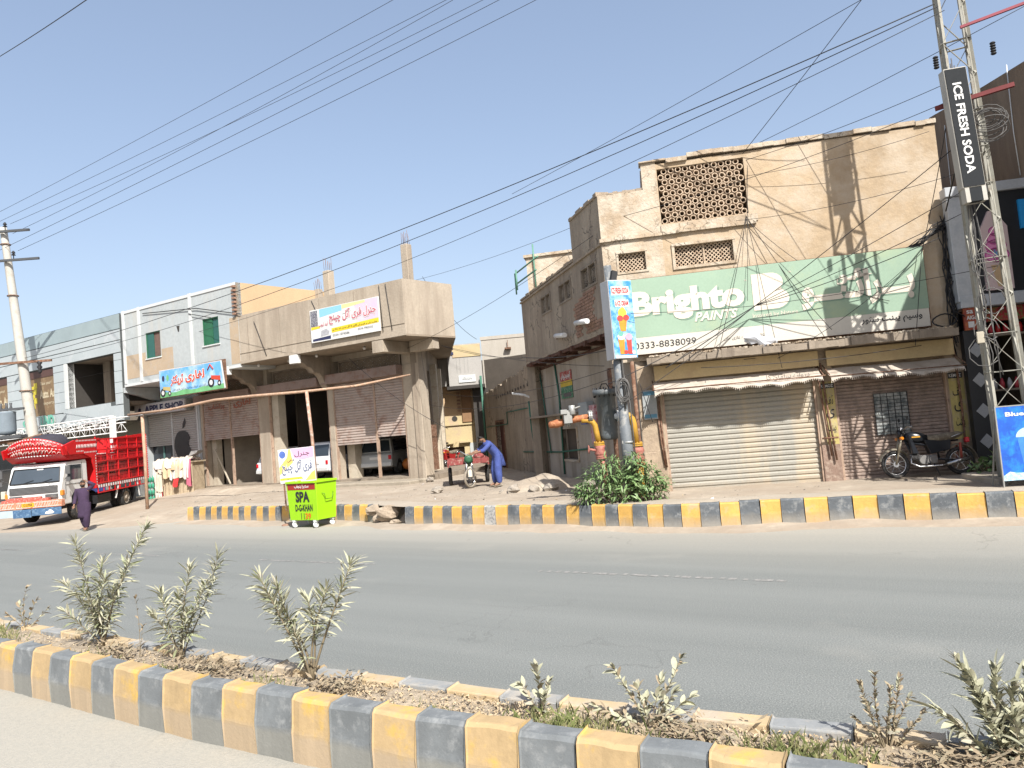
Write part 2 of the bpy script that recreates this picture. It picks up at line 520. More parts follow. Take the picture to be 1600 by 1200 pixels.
# pavement slab right behind the kerb (pale cement), follows the kerb line
m_pave = mat('cement_pavement', (.43, .375, .30), .92, .08, .9, bump=.25, bscale=22, col2=(.37, .315, .24), amt=.5, c2scale=2.2)
mb = MB(); rows = []; n_ = None
P_ = [p for p in EDGE if -10.8 < p[0] < 21]
nrm = []
for i in range(len(P_)):
    a_ = Vector(P_[max(0, i-1)]); b_ = Vector(P_[min(len(P_)-1, i+1)]); d_ = (b_ - a_).normalized(); nrm.append(Vector((-d_.y, d_.x)))
for i in range(len(P_)-1):
    for k in range(6):
        t = k/6; p = Vector(P_[i]).lerp(Vector(P_[i+1]), t); q = nrm[i].lerp(nrm[i+1], t); b = len(mb.v)
        for w_, z in ((.12, .432), (.5, .436), (.95, .43), (1.15, .38)):
            mb.v.append((p.x + q.x*w_, p.y + q.y*w_, z + (.006*mnoise.noise(Vector((p.x*2, p.y*2, w_*3))))))
        if rows:
            for j in range(3): mb.face((b-4+j, b+j, b+1+j, b-3+j), 0, True)
        rows.append(b)
tag(mb.build('pavement', m_pave), kind='structure')
# thin drift of sand in the gutter
mb = MB()
pts = [p for p in EDGE if -11 < p[0] < 21]
prev = None; i = 0
seg = []
for (ax, ay), (bx, by) in zip(pts, pts[1:]):
    L_ = math.hypot(bx-ax, by-ay); n = max(1, int(L_ / .25))
    for k in range(n):
        t = k / n; seg.append((ax + (bx-ax)*t, ay + (by-ay)*t, (by-ay)/L_, -(bx-ax)/L_))
rows = []
for (x, y, nx, ny) in seg:
    w_ = .35 + .5 * (mnoise.noise(Vector((x*.8, y*.8, 3))) + .5)
    h_ = .05 + .05 * mnoise.noise(Vector((x*1.3, y*1.3, 9)))
    if ny > 0: nx, ny = -nx, -ny
    r = [(x - nx*.03, y - ny*.03, h_), (x + nx*w_*.35, y + ny*w_*.35, h_*.55), (x + nx*w_, y + ny*w_, -.004)]
    b = len(mb.v); mb.v += r
    if rows:
        a = rows[-1]
        for k in range(2): mb.face((a+k, a+k+1, b+k+1, b+k), 0, True)
    rows.append(b)
stuff(mb.build('gutter_sand', m_dirt)); bpy.data.objects['gutter_sand']['label'] = 'sand drifted into the gutter along the far kerb'

# ------------------------------------------------------------------ kerbs, block by block
def block_mesh(name, length, h, m, deep=.17, top_in=.05):
    mb = MB()
    pr = [(0, -.05), (.002, h*.46), (.007, h*.56), (.022, h-.022), (top_in*.8, h), (deep, h), (deep, -.05)]
    o_ = Vector((rnd.uniform(0, 99), rnd.uniform(0, 99), 0)); k_ = len(pr); n_ = 5
    for i in range(n_ + 1):
        x = .004 + (length - .008) * i / n_
        for j, (y, z) in enumerate(pr):
            q = mnoise.noise(Vector((x*7, y*9, z*7)) + o_); e = 1.8 if i in (0, n_) and 2 <= j <= 4 else 1
            mb.v.append((x, y + q*.009*e, z + (q*.006*e if z > .1 else 0)))
    for i in range(n_):
        for j in range(k_ - 1):
            a = i*k_ + j; mb.face((a, a+1, a+k_+1, a+k_))
    mb.face(range(k_)); mb.face([n_*k_ + j for j in range(k_)][::-1])
    return mb.mesh(name, m)
def bevelled(o, w=.008):
    b = o.modifiers.new('bevel', 'BEVEL'); b.width = w; b.segments = 2; b.limit_method = 'ANGLE'; b.angle_limit = R(50)
def walk(poly, pitch_fn):
    out = []; i = 0; pos = Vector(poly[0]); k = 0
    while True:
        p = pitch_fn(pos.x); left = p; q = pos.copy(); j = i
        while j < len(poly) - 1:
            d = Vector(poly[j+1]) - q
            if d.length >= left:
                q = q + d.normalized() * left; break
            left -= d.length; q = Vector(poly[j+1]); j += 1
        else: return out
        out.append((pos.copy(), q.copy(), k)); pos = q; i = j; k += 1
def kerb(name, poly, pitch, mats, h, skip=lambda k, p: None, flip=False, label=None, start=0):
    root = tag(obj(name, None), kind='structure')
    cache = {}
    for a, b, k in walk(poly, pitch):
        s = skip(k, a)
        if s == 'gap': continue
        L_ = (b - a).length; key = (round(L_, 2), (k + start) % 2 if s is None else s, rnd.randrange(5))
        if key not in cache: cache[key] = block_mesh('kerb_block', L_, h, mats[key[1]])
        ang = math.atan2(b.y - a.y, b.x - a.x)
        if flip: o = obj('kerb_block', cache[key], root, (b.x, b.y, 0), ang + PI)
        else: o = obj('kerb_block', cache[key], root, (a.x, a.y, 0), ang)
        o.location.z = rnd.uniform(-.010, .008); o.rotation_euler = (rnd.uniform(-.025, .025), rnd.uniform(-.012, .012), o.rotation_euler.z + rnd.uniform(-.02, .02))
        bevelled(o, .01)
    return root
NEARM = [(-22, 18.15), (-4.94, 7.14), (-2.6, 5.62), (-1.7, 5.09), (-.78, 4.55), (.17, 4.03), (.84, 3.68), (2.2, 2.98), (6, .9)]
d0 = Vector((-22, 18.15)) - Vector((-4.94, 7.14)); L0 = d0.length
n0 = int(L0 / .352); off = L0 - n0 * .352
NEARM[0] = tuple(Vector(NEARM[0]) - d0.normalized() * off)
kerb('median_near_kerb', NEARM, lambda x: .352, (m_yel_near, m_gry_near), .42, start=(n0 + 1) % 2)
FARM = [(x + .54*.76, y + .84*.76) for x, y in NEARM]
m_yf2 = mat('dust_covered_yellow_kerb', (.50, .375, .215), .9, .1, 3, bump=.07, col2=(.44, .37, .28), amt=.7, c2scale=4)
m_gf2 = mat('dust_covered_grey_kerb', (.265, .275, .275), .9, .12, 3, bump=.07, col2=(.37, .34, .29), amt=.7, c2scale=4)
kerb('median_far_kerb', FARM, lambda x: .42, (m_yf2, m_gf2), .37, flip=True, start=1)
FARK = [p for p in EDGE if -10.7 < p[0] < 21]
def fk(k, p):
    if -3.95 < p.x < -3.0: return 'gap'
    if -.86 < p.x < -.6 or 6.05 < p.x < 6.2: return 2
    return None
kerb('far_kerb', FARK, lambda x: .30 if x < 2.4 else (.345 if x < 4.4 else .385), (m_yel_far, m_gry_far, m_wht_wear), .44, skip=fk)
# broken stretch of the kerb with a lump of old masonry
rk = tag(obj('broken_kerb_stub', None), 'broken lump of unpainted masonry in the gap of the far striped kerb', 'rubble')
def rock_mesh(name, r, m, seed, sq=(1, 1, .7)):
    mb = MB(); rr = random.Random(seed); off = Vector((rr.uniform(0, 50), rr.uniform(0, 50), 0))
    n, k = 9, 6
    for i in range(k + 1):
        ph = PI * i / k
        for j in range(n):
            th = 2*PI*j/n
            d = Vector((math.sin(ph)*math.cos(th), math.sin(ph)*math.sin(th), math.cos(ph)))
            q = r * (1 + .55 * mnoise.noise(d * 1.3 + off))
            mb.v.append((d.x*q*sq[0], d.y*q*sq[1], d.z*q*sq[2]))
    for i in range(k):
        for j in range(n):
            mb.face((i*n+j, (i+1)*n+j, (i+1)*n+(j+1) % n, i*n+(j+1) % n))
    return mb.mesh(name, m)
for i, (x, y, z, r, sq) in enumerate([(-3.3, 18.35, .26, .24, (1.3, .8, .8)), (-3.62, 18.62, .12, .14, (1, 1, .8)), (-3.1, 18.1, .05, .12, (1.2, 1, .6)), (-3.75, 18.85, .3, .2, (1, .8, .7))]):
    o = obj('masonry_lump', rock_mesh('masonry_lump', r, m_rubble, 40+i, sq), rk, (x, y, z), rnd.uniform(0, 3))

# median soil strip
mb = MB(); rows = []
cl = []
for (ax, ay), (bx, by) in zip(NEARM, NEARM[1:]):
    n = max(1, int(math.hypot(bx-ax, by-ay) / .12))
    for k in range(n): cl.append((ax + (bx-ax)*k/n, ay + (by-ay)*k/n))
for (x, y) in cl:
    b = len(mb.v)
    for j in range(7):
        w_ = .13 + .54 * j / 6
        px, py = x + .54*w_, y + .84*w_
        mb.v.append((px, py, .33 + .04 * mnoise.noise(Vector((px*3, py*3, 1))) + .03 * mnoise.noise(Vector((px*11, py*11, 4)))))
    if rows:
        a = rows[-1]
        for j in range(6): mb.face((a+j, b+j, b+j+1, a+j+1), 0, True)
    rows.append(b)
tag(mb.build('median_soil', m_soil), kind='structure')
def med(t, w_):   # t = x coordinate along the near kerb line, w_ = distance in from it
    for (ax, ay), (bx, by) in zip(NEARM, NEARM[1:]):
        if ax <= t <= bx or bx <= t <= ax:
            k = (t-ax) / (bx-ax); return Vector((t + .54*w_, ay + (by-ay)*k + .84*w_, .31))
    return Vector((t, 0, .3))
# dry leaf litter and grass tufts on the median
m_litter = mat('dry_leaf_litter', (.42, .32, .2), .9, .4, 20, col2=(.5, .4, .26), amt=.7, c2scale=15)
m_grass = mat('parched_grass', (.18, .21, .07), .9, .4, 10, col2=(.36, .31, .17), amt=.6, c2scale=8)
mb = MB()
for i in range(9000):
    t = rnd.choice((rnd.uniform(-9, 3), rnd.uniform(-1.9, 2.2)))
    dens = mnoise.noise(Vector((t*1.6, 3, 7)))
    if dens < rnd.uniform(-.8, .35): continue
    c = med(t, rnd.uniform(.16, .64)) + Vector((0, 0, rnd.uniform(.01, .045)))
    l = rnd.uniform(.012, .042); w_ = l * rnd.uniform(.12, .3); a = rnd.uniform(0, 6.3); tl = rnd.uniform(-.5, .5)
    dx, dy = math.cos(a), math.sin(a)
    mb.poly([c + Vector((-dx*l/2, -dy*l/2, 0)), c + Vector((dy*w_, -dx*w_, .008)), c + Vector((dx*l/2, dy*l/2, tl*l*.6)), c + Vector((-dy*w_, dx*w_, .012))])
o = stuff(mb.build('leaf_litter', m_litter)); o['label'] = 'dry leaves scattered on the median soil'
mb = MB()
tufts = [(-.15, .3, 130, .09), (.02, .38, 120, .09), (.15, .3, 90, .08), (1.1, .25, 170, .10), (1.2, .36, 120, .09), (1.0, .35, 80, .08), (-.9, .3, 60, .05), (-6.2, .35, 260, .12), (-6.6, .3, 200, .12), (-5.7, .3, 100, .1), (-2.25, .3, 90, .07), (-3.2, .2, 90, .08), (-4.2, .2, 120, .08), (-7.5, .3, 200, .12), (.6, .25, 70, .07)]
for t, w_, n, h_ in tufts:
    for i in range(n):
        c = med(t + rnd.gauss(0, .13), min(.52, max(.15, w_ + rnd.gauss(0, .07))))
        a = rnd.uniform(0, 6.3); l = h_ * rnd.uniform(.5, 1.3); lean = rnd.uniform(.1, .9)
        dx, dy = math.cos(a), math.sin(a)
        q = c + Vector((dx*l*lean*.5, dy*l*lean*.5, l*.7)); e = c + Vector((dx*l*lean, dy*l*lean, l))
        s_ = Vector((-dy*.003, dx*.003, 0))
        mb.poly([c - s_, c + s_, q + s_*.8, e, q - s_*.8])
o = stuff(mb.build('grass_tufts', m_grass)); o['label'] = 'parched grass tufts on the median'

# ================================================================== paint shop building (right)
PB = (3.25, 16.24, 0); RB = math.atan2(-.177, .984)
RS = math.atan2(.912, -.408)      # direction of its alley side wall, in the building's own frame
bld = thing('shop_building', 'crumbling two storey beige building with round brick lattice above the green paint signboard', 'building', PB, RB)
# upper front wall, old part and smoother part
mb = MB()
mb.wall(-1.0, .34, 3.32, 7.12, 0, .3, [(-.65, -.06, 5.34, 5.75)])
up = mb.build('front_wall', m_plas_old, bld)
mb = MB()
mb.wall(.34, 6.1, 3.32, 7.66, .004, .304, [(.36, 2.22, 6.30, 7.54), (.58, 1.82, 5.31, 5.765)])
mb.build('front_wall', m_plas, bld)
# raised parapet with its uneven coping
mb = MB()
mb.box(.02, .34, .0, .3, 7.12, 7.72)
mb.box(.0, .3, .3, 3.2, 6.3, 7.66)
mb.build('raised_corner', m_plas_old, bld)
mb = MB()
x = -.02
while x < 6.1:
    w = rnd.uniform(.18, .5); z = 7.66 + (.06 if x > .9 else 0) - .006 * x + rnd.uniform(-.012, .018)
    mb.box(x, min(x + w, 6.12), -.045 + rnd.uniform(-.02, .01), .32, z - .01 if x > .34 else 7.72, z + .085)
    x += w + .004
mb.build('coping', m_plas_old, bld)
# ragged lower parapet top on the left
mb = MB(); x = -1.0
while x < .0:
    w = rnd.uniform(.1, .22); mb.box(x, min(x + w, .0), rnd.uniform(-.01, .02), .28, 7.12, 7.16 + rnd.uniform(-.02, .05)); x += w
mb.build('parapet_rubble', m_rubble, bld)
# string course under the big lattice
mb = MB()
x = -1.03
while x < 2.36:
    w = rnd.uniform(.15, .4); mb.box(x, x + w - .006, -.07 + rnd.uniform(-.012, .012), -.004, 6.05 + rnd.uniform(-.008, .008), 6.12); x += w
mb.box(.34, 2.4, -.03, 0, 6.12, 6.27)
mb.build('string_course', m_plas_old, bld)
# window frames (projecting plaster surrounds)
def surround(x0, x1, z0, z1, t, d):
    mb = MB()
    mb.box(x0-t, x0, -d, .02, z0, z1); mb.box(x1, x1+t, -d, .02, z0, z1)
    mb.box(x0-t, x1+t, -d, .02, z0-t, z0-.001); mb.box(x0-t, x1+t, -d-.01, .02, z1+.001, z1+t)
    mb.build('window_surround', m_plas_old, bld)
surround(-.65, -.06, 5.34, 5.75, .05, .02)
surround(.58, 1.82, 5.31, 5.765, .06, .03)
# big round-ring brick lattice, every ring its own piece
m_ring = mat('fired_clay_rings', (.55, .43, .31), .9, .2, 6, bump=.3, col2=(.30, .2, .13), amt=.5)
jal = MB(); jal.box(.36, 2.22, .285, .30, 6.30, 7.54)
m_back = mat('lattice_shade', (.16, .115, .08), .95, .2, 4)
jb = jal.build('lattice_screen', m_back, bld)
ring = MB()
n = 8
for k in range(n):
    a0, a1 = 2*PI*k/n + PI/8, 2*PI*(k+1)/n + PI/8
    for r0, r1 in ((.047, .066),):
        P = lambda r, a, y: (r*math.cos(a), y, r*math.sin(a))
        ring.face([len(ring.v)+i for i in range(4)]); ring.v += [P(r0, a0, 0), P(r0, a1, 0), P(r1, a1, 0), P(r1, a0, 0)]
        ring.face([len(ring.v)+i for i in range(4)]); ring.v += [P(r0, a0, 0), P(r0, a0, .2), P(r0, a1, .2), P(r0, a1, 0)]
        ring.face([len(ring.v)+i for i in range(4)]); ring.v += [P(r1, a0, 0), P(r1, a1, 0), P(r1, a1, .2), P(r1, a0, .2)]
rme = ring.mesh('clay_ring', m_ring)
webm = MB(); webm.box(-.012, .012, .02, .16, -.045, .045); wme = webm.mesh('lattice_web', m_ring)
webs = MB()
plug = MB()
pitch_x, pitch_z = .155, .124
row = 0; z = 6.30 + .062
while z < 7.54 - .03:
    x = .36 + .075 + (pitch_x/2 if row % 2 else 0)
    while x < 2.22 - .05:
        o = obj('clay_ring', rme, bld, (x, .03 + rnd.uniform(-.012, .012), z + rnd.uniform(-.006, .006)))
        o.rotation_euler = (rnd.uniform(-.09, .09), rnd.uniform(0, .7), rnd.uniform(-.09, .09))
        # slanted webs joining neighbours
        for a in (0, 60, 120):
            dx, dz = math.cos(R(a))*pitch_x/2, math.sin(R(a))*pitch_x/2
            if x + dx*2 < 2.2 and x + dx*2 > .4 and z + dz*2 < 7.5:
                webs.bar((x + dx*.85, .10, z + dz*.85), (x + dx*1.15, .10, z + dz*1.15), .022, .09)
        x += pitch_x
    z += pitch_z; row += 1
stuff(webs.build('lattice_webs', m_ring, bld))
# small diamond lattices
def diamond(x0, x1, z0, z1, y, p=.088, w=.013, parent=bld, name='diamond_lattice', m=m_ring, M=None, loc=None, rz=0):
    mb = MB(); k = -((z1-z0) // p + 1) * p
    def clip(a, b):
        (ax, az), (bx, bz) = a, b
        t0, t1 = 0, 1
        for p_, q in ((-(bx-ax), ax-x0), (bx-ax, x1-ax), (-(bz-az), az-z0), (bz-az, z1-az)):
            if p_ == 0: continue
            r = q/p_
            if p_ < 0: t0 = max(t0, r)
            else: t1 = min(t1, r)
        if t0 >= t1: return None
        return (ax+(bx-ax)*t0, az+(bz-az)*t0), (ax+(bx-ax)*t1, az+(bz-az)*t1)
    H = z1 - z0; i = 0; yy = 0
    x = x0 - H
    while x < x1:
        for s_ in (1, -1):
            a, b = ((x, z0), (x+H, z1)) if s_ > 0 else ((x+H, z0), (x, z1))
            c = clip(a, b)
            if c and math.hypot(c[1][0]-c[0][0], c[1][1]-c[0][1]) > .03:
                mb.bar((c[0][0], y + (0 if s_ > 0 else .008), c[0][1]), (c[1][0], y + (0 if s_ > 0 else .008), c[1][1]), w, w*1.5)
        x += p
    return stuff(mb.build(name, m, parent, loc=loc, rz=rz))
diamond(-.65, -.06, 5.34, 5.75, .08)
diamond(.58, 1.19, 5.31, 5.765, .08); diamond(1.21, 1.82, 5.31, 5.765, .08)
mb = MB(); mb.box(1.185, 1.215, .05, .12, 5.31, 5.765); mb.build('mullion', m_ring, bld)
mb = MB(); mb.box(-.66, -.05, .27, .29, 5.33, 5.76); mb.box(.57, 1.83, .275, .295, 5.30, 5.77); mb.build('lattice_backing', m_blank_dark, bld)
# alley side walls, in a frame along the alley
def side_wall(x0, t0, t1, z0, z1, thick, holes, m, name='side_wall', yl=0):
    mb = MB(); mb.wall(t0, t1, z0, z1, 0, -thick, holes)
    return mb.build(name, m, bld, loc=(x0, yl, 0), rz=RS)
WIN = [(.44, 1.52, 5.24, 5.79), (2.31, 3.35, 5.24, 5.79), (4.12, 5.1, 5.24, 5.79)]
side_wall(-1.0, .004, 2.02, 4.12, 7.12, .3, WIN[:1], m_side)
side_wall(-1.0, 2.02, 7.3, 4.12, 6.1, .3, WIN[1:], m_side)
mb = MB(); x = 0
while x < 7.3:
    w = rnd.uniform(.15, .4); z = 7.12 if x < 2.0 else 6.1
    if x < 2.0 < x + w: w = 2.0 - x
    mb.box(x, min(x+w, 7.3), .03, -.28, z, z + .05 + rnd.uniform(-.02, .05)); x += w + .003
mb.box(.0, 7.3, .05, .0, 6.0, 6.05)
mb.build('side_coping', m_rubble, bld, loc=(-1.0, 0, 0), rz=RS)
mb = MB(); mb.box(1.98, 2.02, -.3, -3.0, 6.1, 7.12); mb.box(0, 2.02, -2.8, -3.0, 6.1, 7.12); mb.build('parapet_return', m_side, bld, loc=(-1.0, 0, 0), rz=RS)
for (a, b, c, d) in WIN:
    mb = MB()
    for (p0, p1, q0, q1) in ((a, b, c, c+.05), (a, b, d-.05, d), (a, a+.05, c+.05, d-.05), (b-.05, b, c+.05, d-.05), ((a+b)/2-.02, (a+b)/2+.02, c+.05, d-.05)):
        mb.box(p0, p1, .02, -.1, q0, q1)
    f = mb.build('window_frame', m_conc_dk, bld, loc=(-1.0, 0, 0), rz=RS)
    mb = MB()
    for sgx in (0, 1):
        cx = a + (b-a) * (.27 + .46*sgx); cz = (c+d)/2
        for r_ in (.19, .12, .05):
            pts = [(cx + r_*.8*math.cos(t*PI/4), -.05, cz + r_*math.sin(t*PI/4)) for t in range(8)]
            mb.path(pts, .014, 4, closed=True)
        for t in range(4): mb.bar((cx - .2*math.cos(t*PI/4), -.05, cz - .2*math.sin(t*PI/4)), (cx + .2*math.cos(t*PI/4), -.05, cz + .2*math.sin(t*PI/4)), .02)
    stuff(mb.build('window_tracery', m_conc_dk, bld, loc=(-1.0, 0, 0), rz=RS))
    mb = MB(); mb.box(a, b, -.2, -.22, c, d); mb.build('window_recess', m_blank_dark, bld, loc=(-1.0, 0, 0), rz=RS)
# exposed brickwork patch on the side (bricks just proud)
mb = MB()
for r_ in range(13):
    for c_ in range(9):
        t = .15 + c_*.225 + (.11 if r_ % 2 else 0) + rnd.uniform(-.01, .01); z = 4.2 + r_*.078
        if mnoise.noise(Vector((t*1.4, z*1.8, 2))) + .25 - abs(t - 1.2)*.25 > 0:
            mb.box(t, t + .21, .0, .012 + rnd.uniform(0, .012), z, z + .064)
stuff(mb.build('exposed_bricks', m_brick, bld, loc=(-1.0, 0, 0), rz=RS))
# lower side wall (set back under the overhang)
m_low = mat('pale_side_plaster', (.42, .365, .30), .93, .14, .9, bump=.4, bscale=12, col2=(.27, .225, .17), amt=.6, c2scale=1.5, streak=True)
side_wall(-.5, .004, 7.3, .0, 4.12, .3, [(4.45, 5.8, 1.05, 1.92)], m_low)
mb = MB(); mb.box(4.45, 5.8, -.15, -.17, 1.05, 1.92); mb.build('boarded_opening', mat('old_board', (.10, .075, .055), .9, .2, 3), bld, loc=(-.5, 0, 0), rz=RS)
mb = MB(); mb.box(4.38, 4.45, .03, -.1, 1.0, 1.97); mb.box(5.8, 5.87, .03, -.1, 1.0, 1.97); mb.box(4.38, 5.87, .03, -.1, .98, 1.045); mb.build('opening_frame', m_plas_old, bld, loc=(-.5, 0, 0), rz=RS)
mb = MB(); mb.box(3.9, 8.0, .55, .0, 2.32, 2.37, 0, Matrix.Rotation(R(0), 4, 'Y')); mb.build('sunshade_slab', m_conc_dk, bld, loc=(-.5, 0, 0), rz=RS)
# overhang floor and rotten joists
m_wood = mat('rotten_timber', (.10, .045, .03), .95, .35, 7, bump=.5, col2=(.2, .13, .09), amt=.3)
mb = MB(); mb.prism([(-1.0, 0), (-.5, 0), (-.5 - .408*7.3, .912*7.3), (-1.0 - .408*7.3, .912*7.3)], 'z', 4.06, 4.119); mb.build('overhang_floor', m_rubble, bld)
for i in range(7):
    t = .5 + i*1.02
    o = MB(); o.box(t, t + .16, -.52, .06, 3.92, 4.055); o.build('joist', m_wood, bld, bevel=.01, loc=(-1.0, 0, 0), rz=RS)
mb = MB(); mb.box(0, 7.3, .0, -.06, 3.98, 4.055); mb.box(0, 7.3, -.42, -.46, 3.84, 3.915); mb.build('bearer', m_wood, bld, loc=(-1.0, 0, 0), rz=RS)
# body behind, closes the volume
mb = MB()
mb.prism([(6.1, .31), (6.1, 9), (-2.4 , 9), (-.7 - .408*7.3, .912*7.3 + .0), (-.62, .31)], 'z', 6.0, 6.06)
mb.box(5.8, 6.1, .31, 9, 0, 7.66)
mb.box(-3.6, 6.1, 9, 9.2, 0, 6.1)
mb.prism([(-1.0-.408*7.3, .912*7.3), (-2.4, 9.0), (-2.2, 9.0), (-.75-.408*7.3, .912*7.3)], 'z', 0, 6.1)
mb.build('roof_and_rear', m_side, bld)
# stair head room on the roof, far end
mb = MB(); mb.box(-3.55, -2.0, 5.6, 8.4, 6.06, 7.22); mb.box(-3.62, -1.95, 5.53, 8.5, 7.22, 7.3)
mb.build('stair_room', m_plas_old, bld)
mb = MB()
for a, b in (((-3.9, 5.4, 6.1), (-3.9, 5.4, 6.75)), ((-3.75, 4.7, 6.1), (-3.75, 4.7, 6.7)), ((-3.9, 5.4, 6.72), (-2.9, 3.4, 6.72)), ((-3.9, 5.4, 6.4), (-3.0, 3.6, 6.4)), ((-3.3, 5.5, 6.1), (-3.3, 5.5, 7.6))): mb.tube(a, b, .025, 5)
mb.build('roof_railing', mat('green_rail', (.12, .28, .2), .7, .2, 4), bld)
# ---- ground floor front
m_pil = mat('pillar_plaster', (.42, .33, .235), .93, .15, 1.6, bump=.4, bscale=14, col2=(.31, .24, .175), amt=.6)
m_ypil = mat('yellow_painted_pillar', (.50, .41, .15), .8, .15, 2, bump=.2, col2=(.4, .33, .23), amt=.5)
m_plinth = mat('brown_plinth', (.25, .17, .13), .9, .2, 4, bump=.3, col2=(.36, .28, .22), amt=.5)
mb = MB(); mb.box(-.5, -.0, .0, .35, .2, 3.2); mb.box(-.497, -.22, -.03, .0, .2, 1.3); mb.build('pillar', m_pil, bld, bevel=.015)
mb = MB(); mb.box(3.2, 3.555, .0, .35, 1.18, 3.2, 0); mb.box(3.2, 3.555, -.012, .35, .2, 1.178, 1); mb.box(3.32, 3.555, -.006, -.001, 1.18, 2.5, 2)
mb.build('pillar', [m_pil, m_plinth, m_ypil], bld)
mb = MB(); mb.box(5.76, 6.1, .0, .35, .2, 3.2, 0); mb.box(5.78, 6.06, -.006, -.001, 1.1, 2.35, 1); mb.build('pillar', [m_pil, m_ypil], bld)
mb = MB(); mb.box(-.0, 3.2, .30, .5, 2.55, 3.2); mb.box(3.555, 5.76, .30, .5, 2.5, 3.2); mb.build('lintel', m_pil, bld)
mb = MB(); mb.box(-.5, 6.1, -.12, .3, .1, .405); mb.build('threshold', m_plinth, bld, bevel=.02)
def shutter(par, x0, x1, z0, z1, y, m, name='roller_shutter', p=.098, rail=m_pil, depth=.022):
    mb = MB(); z = z0; pr = []
    mb.box(x0, x1, y - .03, y + .02, z0, z0 + .06)
    z = z0 + .06
    while z < z1:
        zt = min(z + p, z1)
        a = [(x0, y, z), (x0, y - depth, z + p*.25), (x0, y - depth, z + p*.7), (x0, y, zt)]
        for i in range(3):
            q0, q1 = a[i], a[i+1]
            mb.poly([q0, (x1, q0[1], q0[2]), (x1, q1[1], q1[2]), q1])
        mb.poly([(x0, y + .004, zt - .008), (x1, y + .004, zt - .008), (x1, y + .004, zt), (x0, y + .004, zt)])
        z += p
    return stuff(mb.build(name, m, par))
m_sh1 = mat('grey_green_shutter', (.325, .31, .265), .65, .06, .8, bump=.08, col2=(.42, .35, .25), amt=.35, c2scale=.9, streak=True, dust=(.45, .3, (.42, .34, .25)))
m_sh2 = mat('peeling_pink_shutter', (.36, .275, .225), .8, .15, 2, bump=.2, col2=(.22, .17, .14), amt=.8, c2scale=6)
shutter(bld, .04, 3.16, .41, 2.6, .12, m_sh1, p=.108)
shutter(bld, 3.60, 5.74, .41, 2.55, .12, m_sh2, p=.072)
m_rail = mat('shutter_rail', (.42, .30, .22), .8, .15, 3, col2=(.22, .15, .11), amt=.4)
for x in (.0, 3.16, 3.56, 5.72):
    mb = MB(); mb.box(x, x + .045, .02, .13, .4, 2.6); mb.build('guide_rail', m_rail, bld)
# canopy slab with rubble lying on it
mb = MB()
x = -.25
while x < 5.8:
    w = rnd.uniform(.1, .3); e = rnd.uniform(-.03, .03)
    mb.box(x, min(x+w, 5.85), -.62 + e, .0, 3.19 - rnd.uniform(0, .012), 3.33 + rnd.uniform(-.02, .03)); x += w
mb.build('canopy_slab', m_conc_dk, bld)
mb = MB()
for i in range(380):
    x = rnd.uniform(-.2, 5.75); y = -.6 + abs(rnd.gauss(0, .12)); s_ = rnd.uniform(.01, .035)
    mb.obox((x, y, 3.345 + rnd.uniform(0, .02)), (s_*2, s_*1.4, s_), Matrix.Rotation(rnd.uniform(0, 3), 3, 'Z'))
stuff(mb.build('canopy_debris', m_plas_old, bld))
m_fasc = mat('ochre_fascia_board', (.56, .42, .215), .6, .06, 1.2, col2=(.47, .34, .18), amt=.4)
mb = MB(); mb.box(-.12, 3.28, -.16, -.11, 2.84, 3.165); mb.build('fascia_board', m_fasc, bld, bevel=.006)
mb = MB(); mb.box(3.44, 5.9, -.16, -.11, 2.82, 3.15); mb.build('fascia_board', m_fasc, bld, bevel=.006)
# scalloped cloth awnings
m_awn = mat('dirty_canvas', (.50, .44, .37), .9, .1, 2, bump=.15, col2=(.36, .30, .24), amt=.5)
def awning(x0, x1, z1, z0):
    mb = MB(); n = int((x1-x0) / .04); prev = None
    for i in range(n + 1):
        x = x0 + (x1-x0) * i / n
        sag = .025 * math.sin(x*2.1) + .012 * math.sin(x*7)
        sc = .045 * abs(math.sin(PI * (x - x0) / .43))
        ft = [(x, -.13, z1 + sag*.3), (x, -.36, (z1+z0)/2 + .02 + sag*.6), (x, -.56 + sag*.5, z0 + .09 + sag), (x, -.575 + sag*.5, z0 + .05 - .03 + sc + sag)]
        b = len(mb.v); mb.v += ft
        if prev is not None:
            for k in range(3): mb.face((prev+k, b+k, b+k+1, prev+k+1), 0, True)
        prev = b
        if i % 1 == 0:
            q = ft[-1]; l = rnd.uniform(.02, .045)
            mb.box(q[0]-.008, q[0]+.006, q[1]-.002, q[1]+.002, q[2]-l, q[2])
    return mb.build('awning', m_awn, bld)
awning(-.15, 3.24, 2.80, 2.50)
awning(3.4, 5.9, 2.76, 2.46)
mb = MB(); mb.tube((-.2, -.55, 2.63), (3.3, -.55, 2.62), .012, 5); mb.tube((3.36, -.55, 2.59), (5.95, -.55, 2.58), .012, 5)
for x in (-.17, 3.27, 3.38, 5.92): mb.tube((x, 0, 2.85), (x, -.55, 2.62), .012, 5)
mb.build('awning_frame', m_rust, bld)
